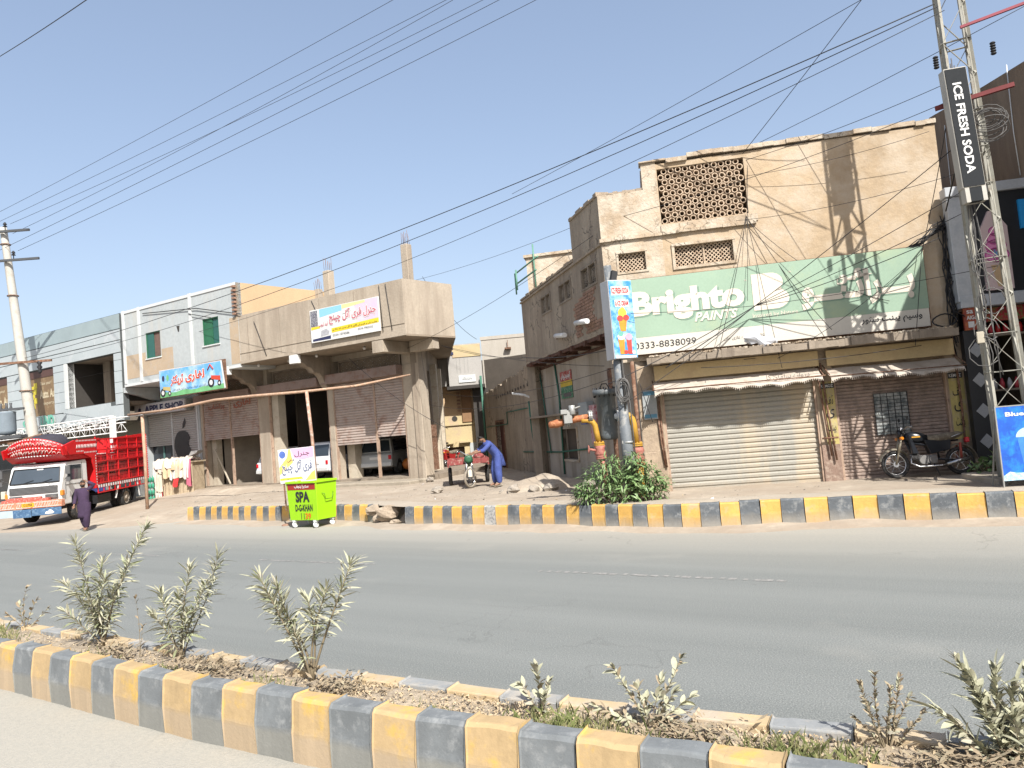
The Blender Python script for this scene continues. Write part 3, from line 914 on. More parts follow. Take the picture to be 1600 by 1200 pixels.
# pipes on the pillars
for pts in ([(-.07, -.03, 2.8), (-.06, -.04, 1.6), (-.03, -.04, .95)], [(-.13, -.03, 2.5), (-.10, -.04, 1.5), (-.06, -.04, 1.0)], [(3.24, -.05, 2.9), (3.29, -.08, 2.0), (3.36, -.08, .95)], [(3.33, -.05, 2.9), (3.38, -.08, 1.8), (3.45, -.08, .85)], [(3.2, -.1, 1.32), (3.52, -.1, 1.32)], [(5.93, -.05, 3.3), (5.95, -.07, 1.9), (5.93, -.06, .6)]):
    mb = MB(); mb.path(pts, .022, 6); mb.build('rusty_pipe', m_rust, bld)
m_ink = mat('black_ink', (.02, .02, .025), .7, 0, 1, fine=0)
m_inkb = mat('faded_ink', (.12, .11, .10), .8, 0, 1, fine=0)
mb = MB(); mb.box(5.775, 6.04, -.02, -.008, 2.34, 2.46); mb.build('name_plate', m_black, bld)
mb = MB(); mb.box(3.28, 3.56, -.02, -.008, 2.36, 2.46); mb.build('name_plate', m_black, bld)
m_plw = mat('print_white', (.68, .68, .66), .6, 0, 1, fine=0)
txt(bld, 'KEMOZ', 5.79, 6.02, 2.365, 2.435, -.022, m_plw, .01)
txt(bld, 'KEMOZ', 3.30, 3.54, 2.38, 2.44, -.022, m_plw, .01)
for i, w_ in enumerate(('ٹف', 'ی', 'بینٹ')):
    txt(bld, w_, 5.83, 6.0, 1.98 - i*.33, 2.2 - i*.33, -.008, m_ink, .01, ur=True)
    if i < 3: txt(bld, w_, 3.36, 3.52, 2.02 - i*.30, 2.22 - i*.30, -.008, m_ink, .01, ur=True)
txt(bld, 'دروازہ سامان کا', 2.15, 3.0, 2.60, 2.74, -.50, m_inkb, 0, ur=True, name='awning_print').rotation_euler = (R(0), 0, 0)
# torn poster behind a black grille on the right shutter
m_post = mat('torn_paper', (.5, .5, .47), .8, .2, 9, col2=(.13, .15, .15), amt=1.0, c2scale=7)
mb = MB(); mb.box(4.33, 4.98, .06, .075, 1.30, 2.15); pp = mb.build('torn_poster', m_post, bld)
mb = MB()
for i in range(6): x = 4.33 + .13*i; mb.box(x-.006, x+.006, .045, .055, 1.28, 2.16)
for i in range(13): z = 1.28 + .073*i; mb.box(4.32, 4.99, .036, .044, z-.005, z+.005)
stuff(mb.build('poster_grille', m_black, bld))
# wall details: cracks/dents as small pits are in the plaster; meter boxes on the left pillar
mb = MB(); mb.box(-.42, -.12, -.06, -.035, 2.02, 2.66, 0); mb.box(-.40, -.14, -.068, -.061, 2.55, 2.63, 1); mb.box(-.40, -.14, -.068, -.061, 2.05, 2.13, 1)
mb.build('notice_plate', [mat('grey_notice', (.34, .36, .36), .7, .1, 4), mat('blue_notice', (.1, .25, .36), .7, .1, 4)], bld)

# signboard
sg = thing('signboard', 'long mint green BRIGHTO PAINTS signboard with cream lower band', 'signboard', PB, RB)
m_green = mat('mint_green_print', (.29, .40, .30), .75, .06, .8, col2=(.34, .42, .28), amt=.35, c2scale=.7, fine=.03)
m_cream = mat('cream_print', (.60, .565, .49), .6, .04, .8, fine=.03)
m_offw = mat('sign_letter_white', (.66, .60, .50), .55, .02, 1, fine=0)
m_ltsh = mat('sign_letter_edge', (.17, .27, .20), .6, .02, 1, fine=0)
mb = MB(); mb.box(-.56, 5.53, -.16, -.10, 3.82, 5.11); mb.build('green_panel', m_green, sg)
mb = MB(); mb.box(-.58, 5.52, -.158, -.10, 3.45, 3.818); mb.build('cream_panel', m_cream, sg)
mb = MB(); mb.box(-.60, 5.56, -.10, -.05, 3.43, 5.13)
for x in (-.3, 1.4, 3.1, 4.8): mb.box(x, x+.05, -.05, .0, 3.5, 5.1)
mb.build('frame', m_rust, sg)
YS = -.16
txt(sg, 'Brighto', -.43, 1.97, 4.10, 4.80, YS, m_ltsh, .05, lift=.003)
txt(sg, 'Brighto', -.47, 1.93, 4.13, 4.83, YS, m_offw, .05, lift=.008)
txt(sg, 'PAINTS', .87, 1.78, 4.025, 4.225, YS, m_ltsh, .03, shear=.3, lift=.003)
txt(sg, 'PAINTS', .85, 1.76, 4.04, 4.24, YS, m_offw, .03, shear=.3, lift=.008)
txt(sg, 'TM', 1.95, 2.0, 4.80, 4.83, YS, m_offw, .01)
txt(sg, 'TM', 2.86, 2.92, 4.88, 4.91, YS, m_offw, .01)
txt(sg, 'Inspired by Nature', 2.06, 2.98, 3.97, 4.08, YS, m_offw, .0)
# the solid B emblem: a block B without counters
mb = MB()
m_pinkw = mat('sign_letter_blush', (.72, .56, .56), .55, .02, 1, fine=0)
pts = [(2.10, 4.14), (2.10, 4.92)] + [(2.48 + .26*math.cos(t), 4.71 + .21*math.sin(t)) for t in [PI/2 - i*PI/10 for i in range(10)]] + [(2.52 + .32*math.cos(t), 4.36 + .225*math.sin(t)) for t in [PI/2.6 - i*PI/10 for i in range(9)]]
mb.poly([(x + .03, YS - .003, z - .03) for x, z in pts]); mb.build('emblem_edge', m_ltsh, sg)
mb = MB(); mb.poly([(x, YS - .008, z) for x, z in pts]); mb.build('emblem', m_offw, sg)
txt(sg, 'بـــرائـٹـــو', 3.10, 5.34, 4.00, 4.78, YS, m_ltsh, .05, ur=True, lift=.003)
txt(sg, 'بـــرائـٹـــو', 3.07, 5.31, 4.03, 4.81, YS, m_offw, .05, ur=True, lift=.008)
txt(sg, '0333-8838099', -.48, .84, 3.57, 3.71, YS, m_ink, .0)
txt(sg, 'وسیم پینٹ سٹور', 4.20, 5.38, 3.58, 3.76, YS, m_ink, .02, ur=True)
txt(sg, 'کالج روڈ ڈیرہ غازی خان', 1.42, 2.25, 3.55, 3.66, YS, m_inkb, .0, ur=True)

# white sack lying on the canopy
sk = MB()
pts = []
for i in range(7):
    ph = PI*i/6
    for j in range(10):
        th = 2*PI*j/10; d = Vector((math.sin(ph)*math.cos(th), math.sin(ph)*math.sin(th), math.cos(ph)))
        q = 1 + .35*mnoise.noise(d*1.7 + Vector((3, 1, 4)))
        sk.v.append((d.x*.33*q, d.y*.16*q, d.z*.13*q + (.08 if d.x < 0 else -.03)))
for i in range(6):
    for j in range(10): sk.face((i*10+j, (i+1)*10+j, (i+1)*10+(j+1) % 10, i*10+(j+1) % 10))
o = sk.build('plastic_sack', mat('white_plastic_sack', (.62, .64, .68), .5, .08, 6))
o.location = Matrix.Rotation(RB, 4, 'Z') @ Vector((2.1, -.42, 3.47)) + Vector(PB); o.rotation_euler.z = RB
tag(o, 'crumpled white plastic sack lying on the canopy below the green signboard', 'sack')

# ---- wall posters, lamps, meters on the alley side
def sl_pt(x0, t, y, z):   # point in world from side-wall frame
    q = Matrix.Rotation(RS, 4, 'Z') @ Vector((t, y, 0)) + Vector((x0, 0, z))
    return Matrix.Rotation(RB, 4, 'Z') @ q + Vector(PB)
po = thing('wall_poster', 'red, yellow and green election poster on the alley side wall', 'poster', sl_pt(-.5, 4.97, .012, 0), RB + RS + PI)
mb = MB(); mb.box(-.53, .53, -.01, 0, 3.3, 3.58, 0); mb.box(-.53, .53, -.01, 0, 3.14, 3.299, 1); mb.box(-.53, .53, -.01, 0, 2.8, 3.139, 2); mb.box(-.3, .4, -.014, -.011, 2.84, 2.95, 3)
mb.build('print', [mat('poster_red', (.4, .07, .06), .8, .3, 5, col2=(.5, .45, .4), amt=.5), mat('poster_yellow', (.6, .42, .05), .8, .1, 5), mat('poster_green', (.06, .2, .1), .8, .3, 6, col2=(.4, .4, .36), amt=.4), m_inkb], po)
txt(po, 'امیدوار', -.42, .42, 3.34, 3.54, -.012, m_plw, .02, ur=True)
for t, z in ((1.55, 4.50), (3.3, 4.42)):
    lt = thing('tube_lamp', 'white lamp tube fixed on the overhang nearest the street' if t < 2 else 'white lamp tube fixed on the overhang further into the alley', 'lamp', sl_pt(-1.0, t, .09, z), RB + RS, 'outdoor lamps on the overhang')
    mb = MB(); mb.tube((-.75, .12, -.08), (.4, .0, .05), .065, 8); mb.build('lamp_tube', m_white, lt)
    mb = MB(); mb.tube((.4, 0, .05), (.55, -.08, .0), .03, 6); mb.build('arm', m_rust, lt)
mt_ = thing('meter_box', 'grey electricity meter boxes with a blue lid on the alley side wall', 'meter box', sl_pt(-.5, 3.0, .0, 0), RB + RS + PI)
mb = MB(); mb.box(-.6, .1, -.2, -.01, 2.25, 2.6); mb.build('box', mat('grey_box', (.33, .36, .36), .6, .1, 3), mt_, bevel=.01)
mb = MB(); mb.box(-.35, .05, -.24, -.01, 2.02, 2.24); mb.build('blue_box', mat('blue_box', (.04, .09, .3), .5, .1, 3), mt_, bevel=.01)
mb = MB(); mb.box(.15, .55, -.16, -.01, 1.5, 2.5); mb.build('pink_poster', mat('pinkish_poster', (.5, .33, .33), .8, .3, 6, col2=(.35, .06, .08), amt=.5), mt_)

# low crumbling wall along the alley
aw = thing('alley_wall', 'crumbling plastered wall along the alley with a dark red door', 'wall', PB, RB)
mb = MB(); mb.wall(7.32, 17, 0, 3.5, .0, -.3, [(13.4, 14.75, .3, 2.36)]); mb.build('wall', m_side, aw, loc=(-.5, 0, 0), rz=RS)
mb = MB(); t = 7.32
while t < 17:
    w = rnd.uniform(.18, .45); top = 4.25 - (t-7.3)*.065 + rnd.uniform(-.09, .06)
    mb.box(t, min(17, t+w), rnd.uniform(-.01, .015), -.28, 3.5, top); t += w + .004
mb.build('ragged_top', m_side, aw, loc=(-.5, 0, 0), rz=RS)
mb = MB()
for i in range(15):
    t = 8.4 + i*.42 + rnd.uniform(-.05, .05); mb.box(t, t + .1, .018, .022, 3.52 - (t-7.3)*.03, 3.62 - (t-7.3)*.03)
stuff(mb.build('putlog_holes', m_blank_dark, aw, loc=(-.5, 0, 0), rz=RS))
mb = MB(); mb.box(13.4, 14.75, -.15, -.2, .3, 2.36); mb.build('door', mat('dark_red_door', (.10, .03, .025), .8, .2, 3), aw, loc=(-.5, 0, 0), rz=RS)
mb = MB(); mb.box(13.32, 13.4, .03, -.1, .3, 2.44); mb.box(14.75, 14.83, .03, -.1, .3, 2.44); mb.box(13.4, 14.75, .03, -.1, 2.362, 2.44); mb.build('door_frame', m_rust, aw, loc=(-.5, 0, 0), rz=RS)
mb = MB(); mb.path([(16.6, .03, 2.2), (12.6, .03, 2.25), (12.58, .03, 2.7), (9.5, .03, 2.72)], .02, 5); mb.path([(10.5, .03, 1.2), (6, .03, 1.25), (3.2, .03, 1.38)], .025, 5); mb.path([(5.9, .03, 3.9), (5.7, .03, 2.9), (5.8, .04, .6)], .03, 5); mb.path([(7.6, .04, 4.0), (7.4, .04, 3.2), (7.0, .04, 1.2)], .022, 5)
mb.path([(16.95, .05, .4), (16.95, .05, 4.5)], .05, 6)
mb.build('green_pipes', mat('green_pipe', (.05, .16, .11), .7, .2, 3), aw, loc=(-.5, 0, 0), rz=RS)
lp = thing('gooseneck_pipe', 'white and green bent pipe standing off the alley wall', 'pipe', (0, 0, 0))
mb = MB(); mb.path([(-.03, 24, 3.2), (.35, 24, 3.12), (.56, 24, 3.02), (.60, 24, 2.75), (.55, 24, 2.35)], .04, 6); mb.build('white_pipe', m_white, lp)
mb = MB(); mb.path([(.5, 24, 2.9), (.52, 24, 2.0), (.62, 24.0, .9), (.8, 24.0, .75)], .04, 6); mb.path([(.58, 24.03, 2.9), (.6, 24.03, 2.0), (.68, 24.03, .9)], .03, 6); mb.build('green_pipe', bpy.data.materials['green_pipe'], lp)

# ================================================================== neighbour: ice cream shop (far right)
nb = thing('ice_cream_shop', 'black fronted ice cream shop with white frame and grey diamonds at right edge', 'shop', PB, RB)
m_brown = mat('brown_render', (.20, .145, .10), .95, .12, .6, bump=.3, col2=(.27, .20, .14), amt=.5, streak=True)
mb = MB()
mb.prism([(3.9, 0), (3.9, 9.15), (.8, 8.62), (-1.5, 8.26), (-1.5, 8.75), (-4.9, 8.75), (-4.9, 0), (-.38, 0), (-.38, .2)], 'x', 7.5, 7.75)  # front end beyond view is raised and lengthened to shade the green sign
mb.box(7.75, 16, -4.9, -4.65, 0, 8.75); mb.box(7.5, 16, 3.9, 4.15, 0, 9.1)
mb.build('brown_side_wall', m_brown, nb)
mb = MB()
for t in (1.2, 2.2, 3.0, -.2): 
    mb = MB(); x = 7.49; mb.path([(x, t, 8.6), (x, t + .05, 7.2), (x, t, 6.3)], .012, 4)
    mb.build('hanging_cord', m_white, nb)
m_acp = mat('marbled_white_panel', (.50, .52, .54), .4, .1, 1.2, col2=(.38, .41, .44), amt=.4)
m_bpan = mat('black_panel', (.022, .025, .03), .35, .1, 2)
mb = MB(); mb.box(6.02, 6.33, -.34, -.1, 3.85, 6.0); mb.build('white_jamb', m_acp, nb, bevel=.01)
mb = MB(); mb.box(5.99, 7.5, -.38, -.1, 6.003, 6.2); mb.build('white_top_beam', m_acp, nb, bevel=.01)
mb = MB(); mb.box(6.05, 7.5, -.36, -.1, 3.72, 3.96); mb.build('white_lower_beam', m_acp, nb, bevel=.01)
mb = MB(); mb.box(6.33, 7.5, -.30, -.15, 3.96, 6.0); mb.build('black_fascia', m_bpan, nb)
m_pink = mat('pale_pink_panel', (.62, .48, .47), .5, .03, 2, fine=0)
mb = MB(); mb.prism([(6.56, 4.02), (7.06, 4.02), (7.06, 5.28), (6.86, 5.62), (6.74, 5.62), (6.56, 5.26)], 'y', -.36, -.302); pk = mb.build('cone_sign', m_pink, nb)
mb = MB(); m_mag = mat('magenta_print', (.45, .06, .27), .5, 0, 1, fine=0); m_pk2 = mat('pink_print', (.72, .25, .48), .5, .05, 1, fine=0)
for cz, rx, rz in ((4.72, .22, .14), (4.90, .19, .13), (5.05, .15, .11), (5.2, .1, .09)): disc(mb, 6.81, cz, rx, rz, -.364)
mb.build('scoop_print', m_pk2, pk)
mb = MB()
for cz, rx, rz in ((4.72, .22, .14), (4.90, .19, .13), (5.05, .15, .11), (5.2, .1, .09)): mb.path([(6.81 + rx*math.cos(t*PI/8), -.368, cz + rz*math.sin(t*PI/8)) for t in range(16)], .009, 4, closed=True)
mb.build('scoop_outline', m_mag, pk)
mb = MB(); mb.poly([(6.68, -.365, 4.52), (6.94, -.365, 4.52), (6.86, -.365, 4.08), (6.77, -.365, 4.08)]); mb.build('cone_print', mat('wafer_print', (.6, .42, .24), .6, .05, 4), pk)
txt(pk, 'ice', 6.76, 6.93, 4.70, 4.83, -.372, mat('sky_print', (.1, .35, .6), .5, 0, 1, fine=0), .03)
txt(pk, 'Berg', 6.74, 6.98, 4.56, 4.69, -.372, m_mag, .02)
mb = MB(); mb.box(7.31, 7.48, -.36, -.302, 5.2, 5.78); mb.build('cyan_light_panel', mat('cyan_panel', (.02, .33, .75), .5, .05, 1), nb)
m_redp = mat('dark_red_poster', (.28, .05, .03), .5, .25, 4, col2=(.42, .13, .03), amt=.5)
mb = MB(); mb.box(6.08, 6.44, -.33, -.28, 3.27, 3.72); rp = mb.build('drink_poster', m_redp, nb)
txt(rp, 'sa', 6.14, 6.26, 3.60, 3.67, -.332, m_plw, .02); txt(rp, 'AIGo', 6.13, 6.32, 3.48, 3.56, -.332, m_plw, .03)
mb = MB(); mb.box(6.15, 6.26, -.336, -.331, 3.32, 3.44); mb.build('price_tag', m_plw, rp)
mb = MB(); mb.box(6.05, 6.44, -.28, -.1, .3, 3.27); mb.build('black_column', m_bpan, nb)
m_dia = mat('grey_diamond', (.34, .35, .36), .5, .03, 2)
for z in (2.86, 2.26, 1.64, 1.03):
    mb = MB(); mb.prism([(6.26 - .14, z), (6.26, z + .15), (6.26 + .14, z), (6.26, z - .15)], 'y', -.295, -.282); mb.build('diamond_tile', m_dia, nb)
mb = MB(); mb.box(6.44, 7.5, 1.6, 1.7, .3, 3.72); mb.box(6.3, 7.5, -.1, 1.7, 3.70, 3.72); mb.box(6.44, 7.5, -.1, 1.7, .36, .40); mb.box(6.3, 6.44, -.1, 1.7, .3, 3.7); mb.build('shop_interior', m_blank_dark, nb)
mb = MB(); mb.box(6.46, 7.48, -.05, .25, 3.12, 3.16); mb.box(6.46, 7.48, .1, .5, 2.0, 2.04); mb.build('shelf', m_conc_dk, nb)
for i, (x, c) in enumerate([(6.6, (.45, .02, .03)), (6.72, (.55, .03, .05)), (6.86, (.5, .02, .02)), (7.0, (.5, .5, .5)), (7.13, (.5, .03, .05)), (7.27, (.55, .02, .04))]):
    mb = MB(); mb.lathe([(.0, 0), (.045, 0), (.05, .1), (.045, .17), (.02, .22), (.0, .23)], 8, Matrix.Translation((x, .1, 3.16))); mb.build('goods', mat('goods_%d' % (i % 3), c, .4, .1, 3), nb)
    mb = MB(); mb.lathe([(.0, 0), (.045, 0), (.05, .12), (.03, .18), (.015, .22), (.0, .23)], 8, Matrix.Translation((x, .2, 2.04))); mb.build('bottle', mat('goods_b%d' % (i % 2), ((.5, .05, .07), (.45, .46, .48))[i % 2], .4, .1, 3), nb)
mb = MB(); mb.box(6.46, 7.5, -.10, -.02, 3.42, 3.70); mb.build('fruit_banner', mat('fruit_banner', (.35, .02, .03), .6, .4, 5, col2=(.06, .3, .06), amt=.6), nb)
# brick rubble and sacks beside the right pillar
rb = thing('rubble_heap', 'heap of bricks, rags and stones behind the parked motorcycle', 'rubble', PB, RB)
for i in range(22):
    x, y = rnd.uniform(5.85, 6.7), rnd.uniform(-.95, -.2); r = rnd.uniform(.05, .13)
    obj('stone', rock_mesh('stone', r, m_rubble if i % 3 else m_brick, 100 + i), rb, (x, y, .42 + rnd.uniform(0, .22) + r*.3), rnd.uniform(0, 3))

# ================================================================== lattice tower with its sign box
tw = thing('lattice_tower', 'tall pale steel lattice power tower in front of the ice cream shop', 'tower', (8.50, 12.72, .4), R(-27))
m_tow = mat('tower_steel', (.36, .35, .30), .65, .1, 3, bump=.05, col2=(.27, .24, .19), amt=.4)
ZT = 13.0
def tp(sx, sy, z):
    h = .27 - .0085 * z
    return Vector((sx*h - .022*z, sy*h + 0.005*z, z))
for sx in (-1, 1):
    for sy in (-1, 1):
        mb = MB()
        a, b = tp(sx, sy, -.1), tp(sx, sy, ZT)
        t_ = .008; w = .064
        mb.bar(a + Vector((-sx*w/2, 0, 0)), b + Vector((-sx*w/2, 0, 0)), w, t_)
        mb.bar(a + Vector((0, -sy*w/2, 0)), b + Vector((0, -sy*w/2, 0)), t_, w)
        mb.build('leg', m_tow, tw)
nseg = 20
for i in range(nseg):
    z0, z1 = ZT*i/nseg, ZT*(i+1)/nseg
    for fc in range(4):
        c = [(-1, -1), (1, -1), (1, 1), (-1, 1), (-1, -1)]
        A, B_ = c[fc], c[fc+1]
        if (i + fc) % 2: A, B_ = B_, A
        mb = MB(); mb.bar(tp(*A, z0), tp(*B_, z1), .040, .009); mb.build('brace', m_tow, tw)
        if i % 3 == 0 or fc == 0 and i % 2 == 0:
            mb = MB(); mb.bar(tp(*A, z0), tp(*B_, z0), .055, .01); mb.build('brace', m_tow, tw)
m_redst = mat('red_cross_bar', (.17, .03, .03), .7, .2, 3)
mb = MB(); mb.bar((-.62, -.36, 6.62), (.55, -.36, 6.72), .07); mb.build('cross_bar', m_redst, tw)
mb = MB(); mb.bar((-.1, -.3, 7.95), (2.6, -.1, 8.35), .045); mb.build('red_arm', mat('bright_red_arm', (.28, .05, .07), .6, .1, 3), tw)
mb = MB()
for k in range(5): mb.torus((-.52, -.32, 7.35 + k*.045), .03, .018, 'z', 8, 5); mb.torus((.33, -.3, 7.35 + k*.045), .03, .018, 'z', 8, 5)
mb.build('insulator', m_wire, tw)
# cables bundled on the tower
m_cab = mat('grey_cable', (.12, .115, .11), .7, .2, 8)
mb = MB(); cr = random.Random(5)
for k in range(9):
    c = Vector((.12 + cr.uniform(-.05, .05), -.38 + cr.uniform(-.05, .05), 6.15 + cr.uniform(-.12, .12))); rr = cr.uniform(.12, .3)
    ax = cr.uniform(-.5, .5); pts = []
    for j in range(14):
        t = 2*PI*j/14; pts.append(c + Vector((rr*math.cos(t), ax*rr*math.sin(t) + cr.uniform(-.02, .02), rr*.75*math.sin(t))))
    mb.path(pts, .008, 4, closed=True)
mb.build('cable_coil', m_cab, tw)
mb = MB()
for k in range(6):
    x = cr.uniform(-.34, -.12); pts = []
    z = cr.uniform(1.2, 3)
    while z < 7.5:
        pts.append((x + cr.uniform(-.05, .05) - .01*z, -.34 + cr.uniform(-.05, .04), z)); z += cr.uniform(.3, .6)
    mb.path(pts, .009, 4)
for k in range(4):
    cx, cz = cr.uniform(-.35, .0), cr.uniform(2.0, 4.0); rr = cr.uniform(.1, .24)
    mb.path([(cx + rr*math.cos(t/9*2*PI), -.36 + cr.uniform(-.03, .03), cz + rr*1.1*math.sin(t/9*2*PI)) for t in range(9)], .008, 4)
mb.build('loose_cables', m_cab, tw)
mb = MB(); mb.box(-.42, -.31, -.38, -.30, 2.45, 2.65); mb.build('junction_box', mat('cream_box', (.5, .45, .35), .6, .05, 3), tw, bevel=.01)
# box sign fixed to the tower
bx = thing('box_sign', 'tall narrow black box sign reading ICE FRESH SODA on the tower', 'sign', (8.06, 12.30, 5.5), R(-6))
bx.rotation_euler.y = R(-2.4)
m_bs = mat('charcoal_sign_face', (.034, .037, .040), .85, .05, 2, spec=.1)
m_bf = mat('sign_edge_grey', (.45, .43, .38), .6, .1, 3)
mb = MB(); mb.box(-.17, .17, -.0, .012, .0, 2.05); mb.build('face', m_bs, bx)
mb = MB(); mb.box(-.185, .185, .0125, .2, -.02, 2.07); mb.build('casing', m_bf, bx, bevel=.006)
mb = MB(); mb.box(-.17, -.1, -.01, .2, -.27, -.021); mb.box(.1, .17, -.01, .2, -.27, -.021); mb.box(-.17, .17, .15, .2, -.27, -.021); mb.build('bracket', m_bf, bx)
mb = MB(); mb.box(-.10, .10, .0, .14, -.26, -.03); mb.build('lower_panel', m_bs, bx)
txt(bx, 'ICE FRESH SODA', -.085, .06, .22, 1.80, 0, m_plw, .025, rot=1)
shadow_box = thing('box_sign', 'upper dark box sign on the tower, above the white lettered one', 'sign', (8.44, 12.45, 9.25), R(-6))  # out of view, added to cast the dark strip on the plaster
mb = MB(); mb.box(-.18, .18, .0, .2, .0, 1.9); mb.build('casing', m_bs, shadow_box, bevel=.006)

# blue drinks banner on its stand, tall
bn = thing('drinks_banner', 'blue banner with a blueberry slush cup standing at the kerb under the tower', 'banner', (7.93, 12.28, .42), R(-8))
m_blu = mat('blue_print', (.015, .10, .50), .45, .25, 2.5, col2=(.02, .22, .62), amt=.6, fine=.02)
mb = MB(); mb.box(0, 1.0, -.006, .006, .12, 1.33); mb.build('print', m_blu, bn)
mb = MB(); mb.box(-.02, 0, -.012, .012, -.02, 1.35); mb.box(1.0, 1.02, -.012, .012, -.02, 1.35); mb.box(0, 1.0, -.01, .01, 1.331, 1.35); mb.bar((0, .01, 1.3), (0, .4, 0), .02); mb.bar((1, .01, 1.3), (1, .4, 0), .02); mb.build('stand', m_steel, bn)
txt(bn, 'Blue Berry', .13, .86, 1.15, 1.24, -.008, m_plw, .03)
m_cup = mat('cup_print', (.05, .2, .68), .4, .2, 8, fine=0); m_cupl = mat('cup_lid_print', (.45, .66, .82), .4, .1, 6)
mb = MB(); mb.poly([(.27, -.009, .82), (.67, -.009, .82), (.59, -.009, .2), (.35, -.009, .2)]); mb.build('cup_print', m_cup, bn)
mb = MB(); disc(mb, .47, .82, .215, .16, -.010, n=14, a0=0, a1=PI); mb.build('lid_print', m_cupl, bn)
mb = MB(); mb.poly([(.455, -.011, .97), (.485, -.011, .97), (.475, -.011, 1.10), (.445, -.011, 1.10)]); mb.build('straw_print', m_plw, bn)
mb = MB(); disc(mb, .47, .56, .07, .07, -.011); mb.build('berry_print', mat('berry_print', (.5, .05, .1), .5, .2, 20, col2=(.6, .5, .5), amt=.7), bn)
txt(bn, 'fresh', .39, .56, .42, .50, -.011, m_plw, .03)
mb = MB(); mb.poly([(0, -.0095, .12)] + [(i*.1, -.0095, .2 + .07*abs(math.sin(i*1.9))) for i in range(11)] + [(1, -.0095, .12)]); mb.build('ice_print', mat('ice_print', (.35, .6, .75), .4, .3, 14, col2=(.7, .75, .78), amt=.6), bn)
# step in front of the shop
mb = MB(); mb.box(5.4, 7.6, -2.6, -1.1, .2, .52); st = mb.build('shop_step', m_pave, None, bevel=.015, loc=PB, rz=RB)
tag(st, 'low pale cement step in front of the ice cream shop', 'step')

# ================================================================== grey pole with two-sided sign
gp = thing('steel_pole', 'grey steel pole with coiled cable standing in the green bush', 'pole', (2.27, 15.25, .38))
m_pole = mat('grey_painted_pole', (.145, .16, .172), .6, .12, 3, bump=.08, col2=(.32, .31, .28), amt=.45)
mb = MB(); mb.lathe([(.125, 0), (.125, 1.55), (.105, 1.58), (.10, 2.9), (.085, 2.92), (.08, 4.9)], 14); mb.build('shaft', m_pole, gp).rotation_euler = (0, R(-1.0), 0)
mb = MB(); cr = random.Random(9)
for k in range(11):
    rr = cr.uniform(.15, .23); c = Vector((-.02 + cr.uniform(-.03, .03), -.17 + cr.uniform(-.05, .02), 2.28 + cr.uniform(-.05, .05)))
    mb.path([c + Vector((rr*.62*math.cos(t/14*2*PI), .02*math.sin(t*3), rr*1.15*math.sin(t/14*2*PI))) for t in range(14)], .009, 4, closed=True)
mb.path([(0, -.13, 1.9), (.02, -.14, 3.2), (-.06, -.1, 4.4)], .02, 5); mb.path([(.12, -.1, .3), (.1, -.12, 2), (-.02, -.1, 3)], .014, 5)
mb.build('cable_coil', m_cab, gp)
mb = MB(); mb.box(-.13, -.02, -.09, .0, 1.2, 1.26); mb.tube((0, 0, 1.2), (0, 0, 1.24), .135, 14); mb.build('clamp', m_steel, gp)
ts = thing('pole_sign', 'blue and white ICE FRESH SODA and ICE CREAM sign high on the grey pole', 'sign', (2.27, 15.12, 3.32), R(20))
m_lb = mat('light_blue_print', (.04, .24, .56), .5, .3, 4, col2=(.35, .6, .72), amt=.8, c2scale=5)
mb = MB(); mb.box(-.16, .36, -.06, -.045, 0, 1.60); mb.build('face', m_lb, ts)
mb = MB(); mb.box(-.17, .37, -.044, .30, -.01, 1.62); mb.build('casing', mat('sign_case_white', (.55, .55, .55), .5, .05, 3), ts, bevel=.004)
mb = MB(); mb.build('unused', m_plw, ts) if 0 else None
for q in ((-.12, .29, 1.30, 1.48), (-.06, .26, 1.06, 1.20), (-.14, .33, .0, .05)):
    mb = MB(); mb.box(q[0], q[1], -.064, -.061, q[2], q[3]); mb.build('print_band', m_plw, ts)
m_redl = mat('red_print', (.55, .04, .04), .5, 0, 1, fine=0)
txt(ts, 'ICE FRESH SODA', -.11, .28, 1.33, 1.46, -.065, m_redl, .03)
txt(ts, '& ICE CREAM', -.05, .25, 1.08, 1.18, -.065, m_redl, .03)
m_org = mat('orange_print', (.65, .25, .03), .5, .2, 10, fine=0); m_mango = mat('yellow_print', (.75, .50, .06), .5, .2, 12, fine=0); m_str = mat('strawberry_print', (.6, .06, .05), .5, .2, 10, fine=0)
mb = MB()
mb.poly([(.02, -.065, .55), (.14, -.065, .55), (.20, -.065, .86), (-.02, -.065, .86)], 0)
disc(mb, .09, .93, .10, .10, -.067, 1); disc(mb, .03, .82, .07, .06, -.068, 2); disc(mb, .17, .83, .07, .06, -.0685, 2); disc(mb, .10, 1.0, .05, .05, -.069, 1)
mb.poly([(-.03, -.069, .08), (.07, -.069, .08), (.09, -.069, .40), (-.06, -.069, .40)], 0); disc(mb, .015, .44, .085, .07, -.070, 3); disc(mb, .01, .50, .06, .06, -.071, 4)
mb.poly([(.15, -.069, .08), (.24, -.069, .08), (.25, -.069, .38), (.13, -.069, .38)], 2); disc(mb, .19, .43, .08, .07, -.070, 5)
disc(mb, .10, .12, .05, .04, -.071, 2); disc(mb, .28, .11, .04, .04, -.071, 3)
mb.build('drinks_print', [m_org, m_mango, m_str, m_plw, mat('mint_print', (.15, .4, .33), .5, .1, 8), mat('rose_print', (.7, .35, .45), .5, .1, 8)], ts)
mb = MB(); mb.obox((.02, .03, 1.72), (.12, .1, .2), Matrix.Rotation(R(15), 3, 'Y')); mb.path([(-.03, 0, 1.62), (.0, 0, 1.8), (.06, 0, 1.63)], .02, 5); mb.build('lamp_bracket', m_wire, ts)

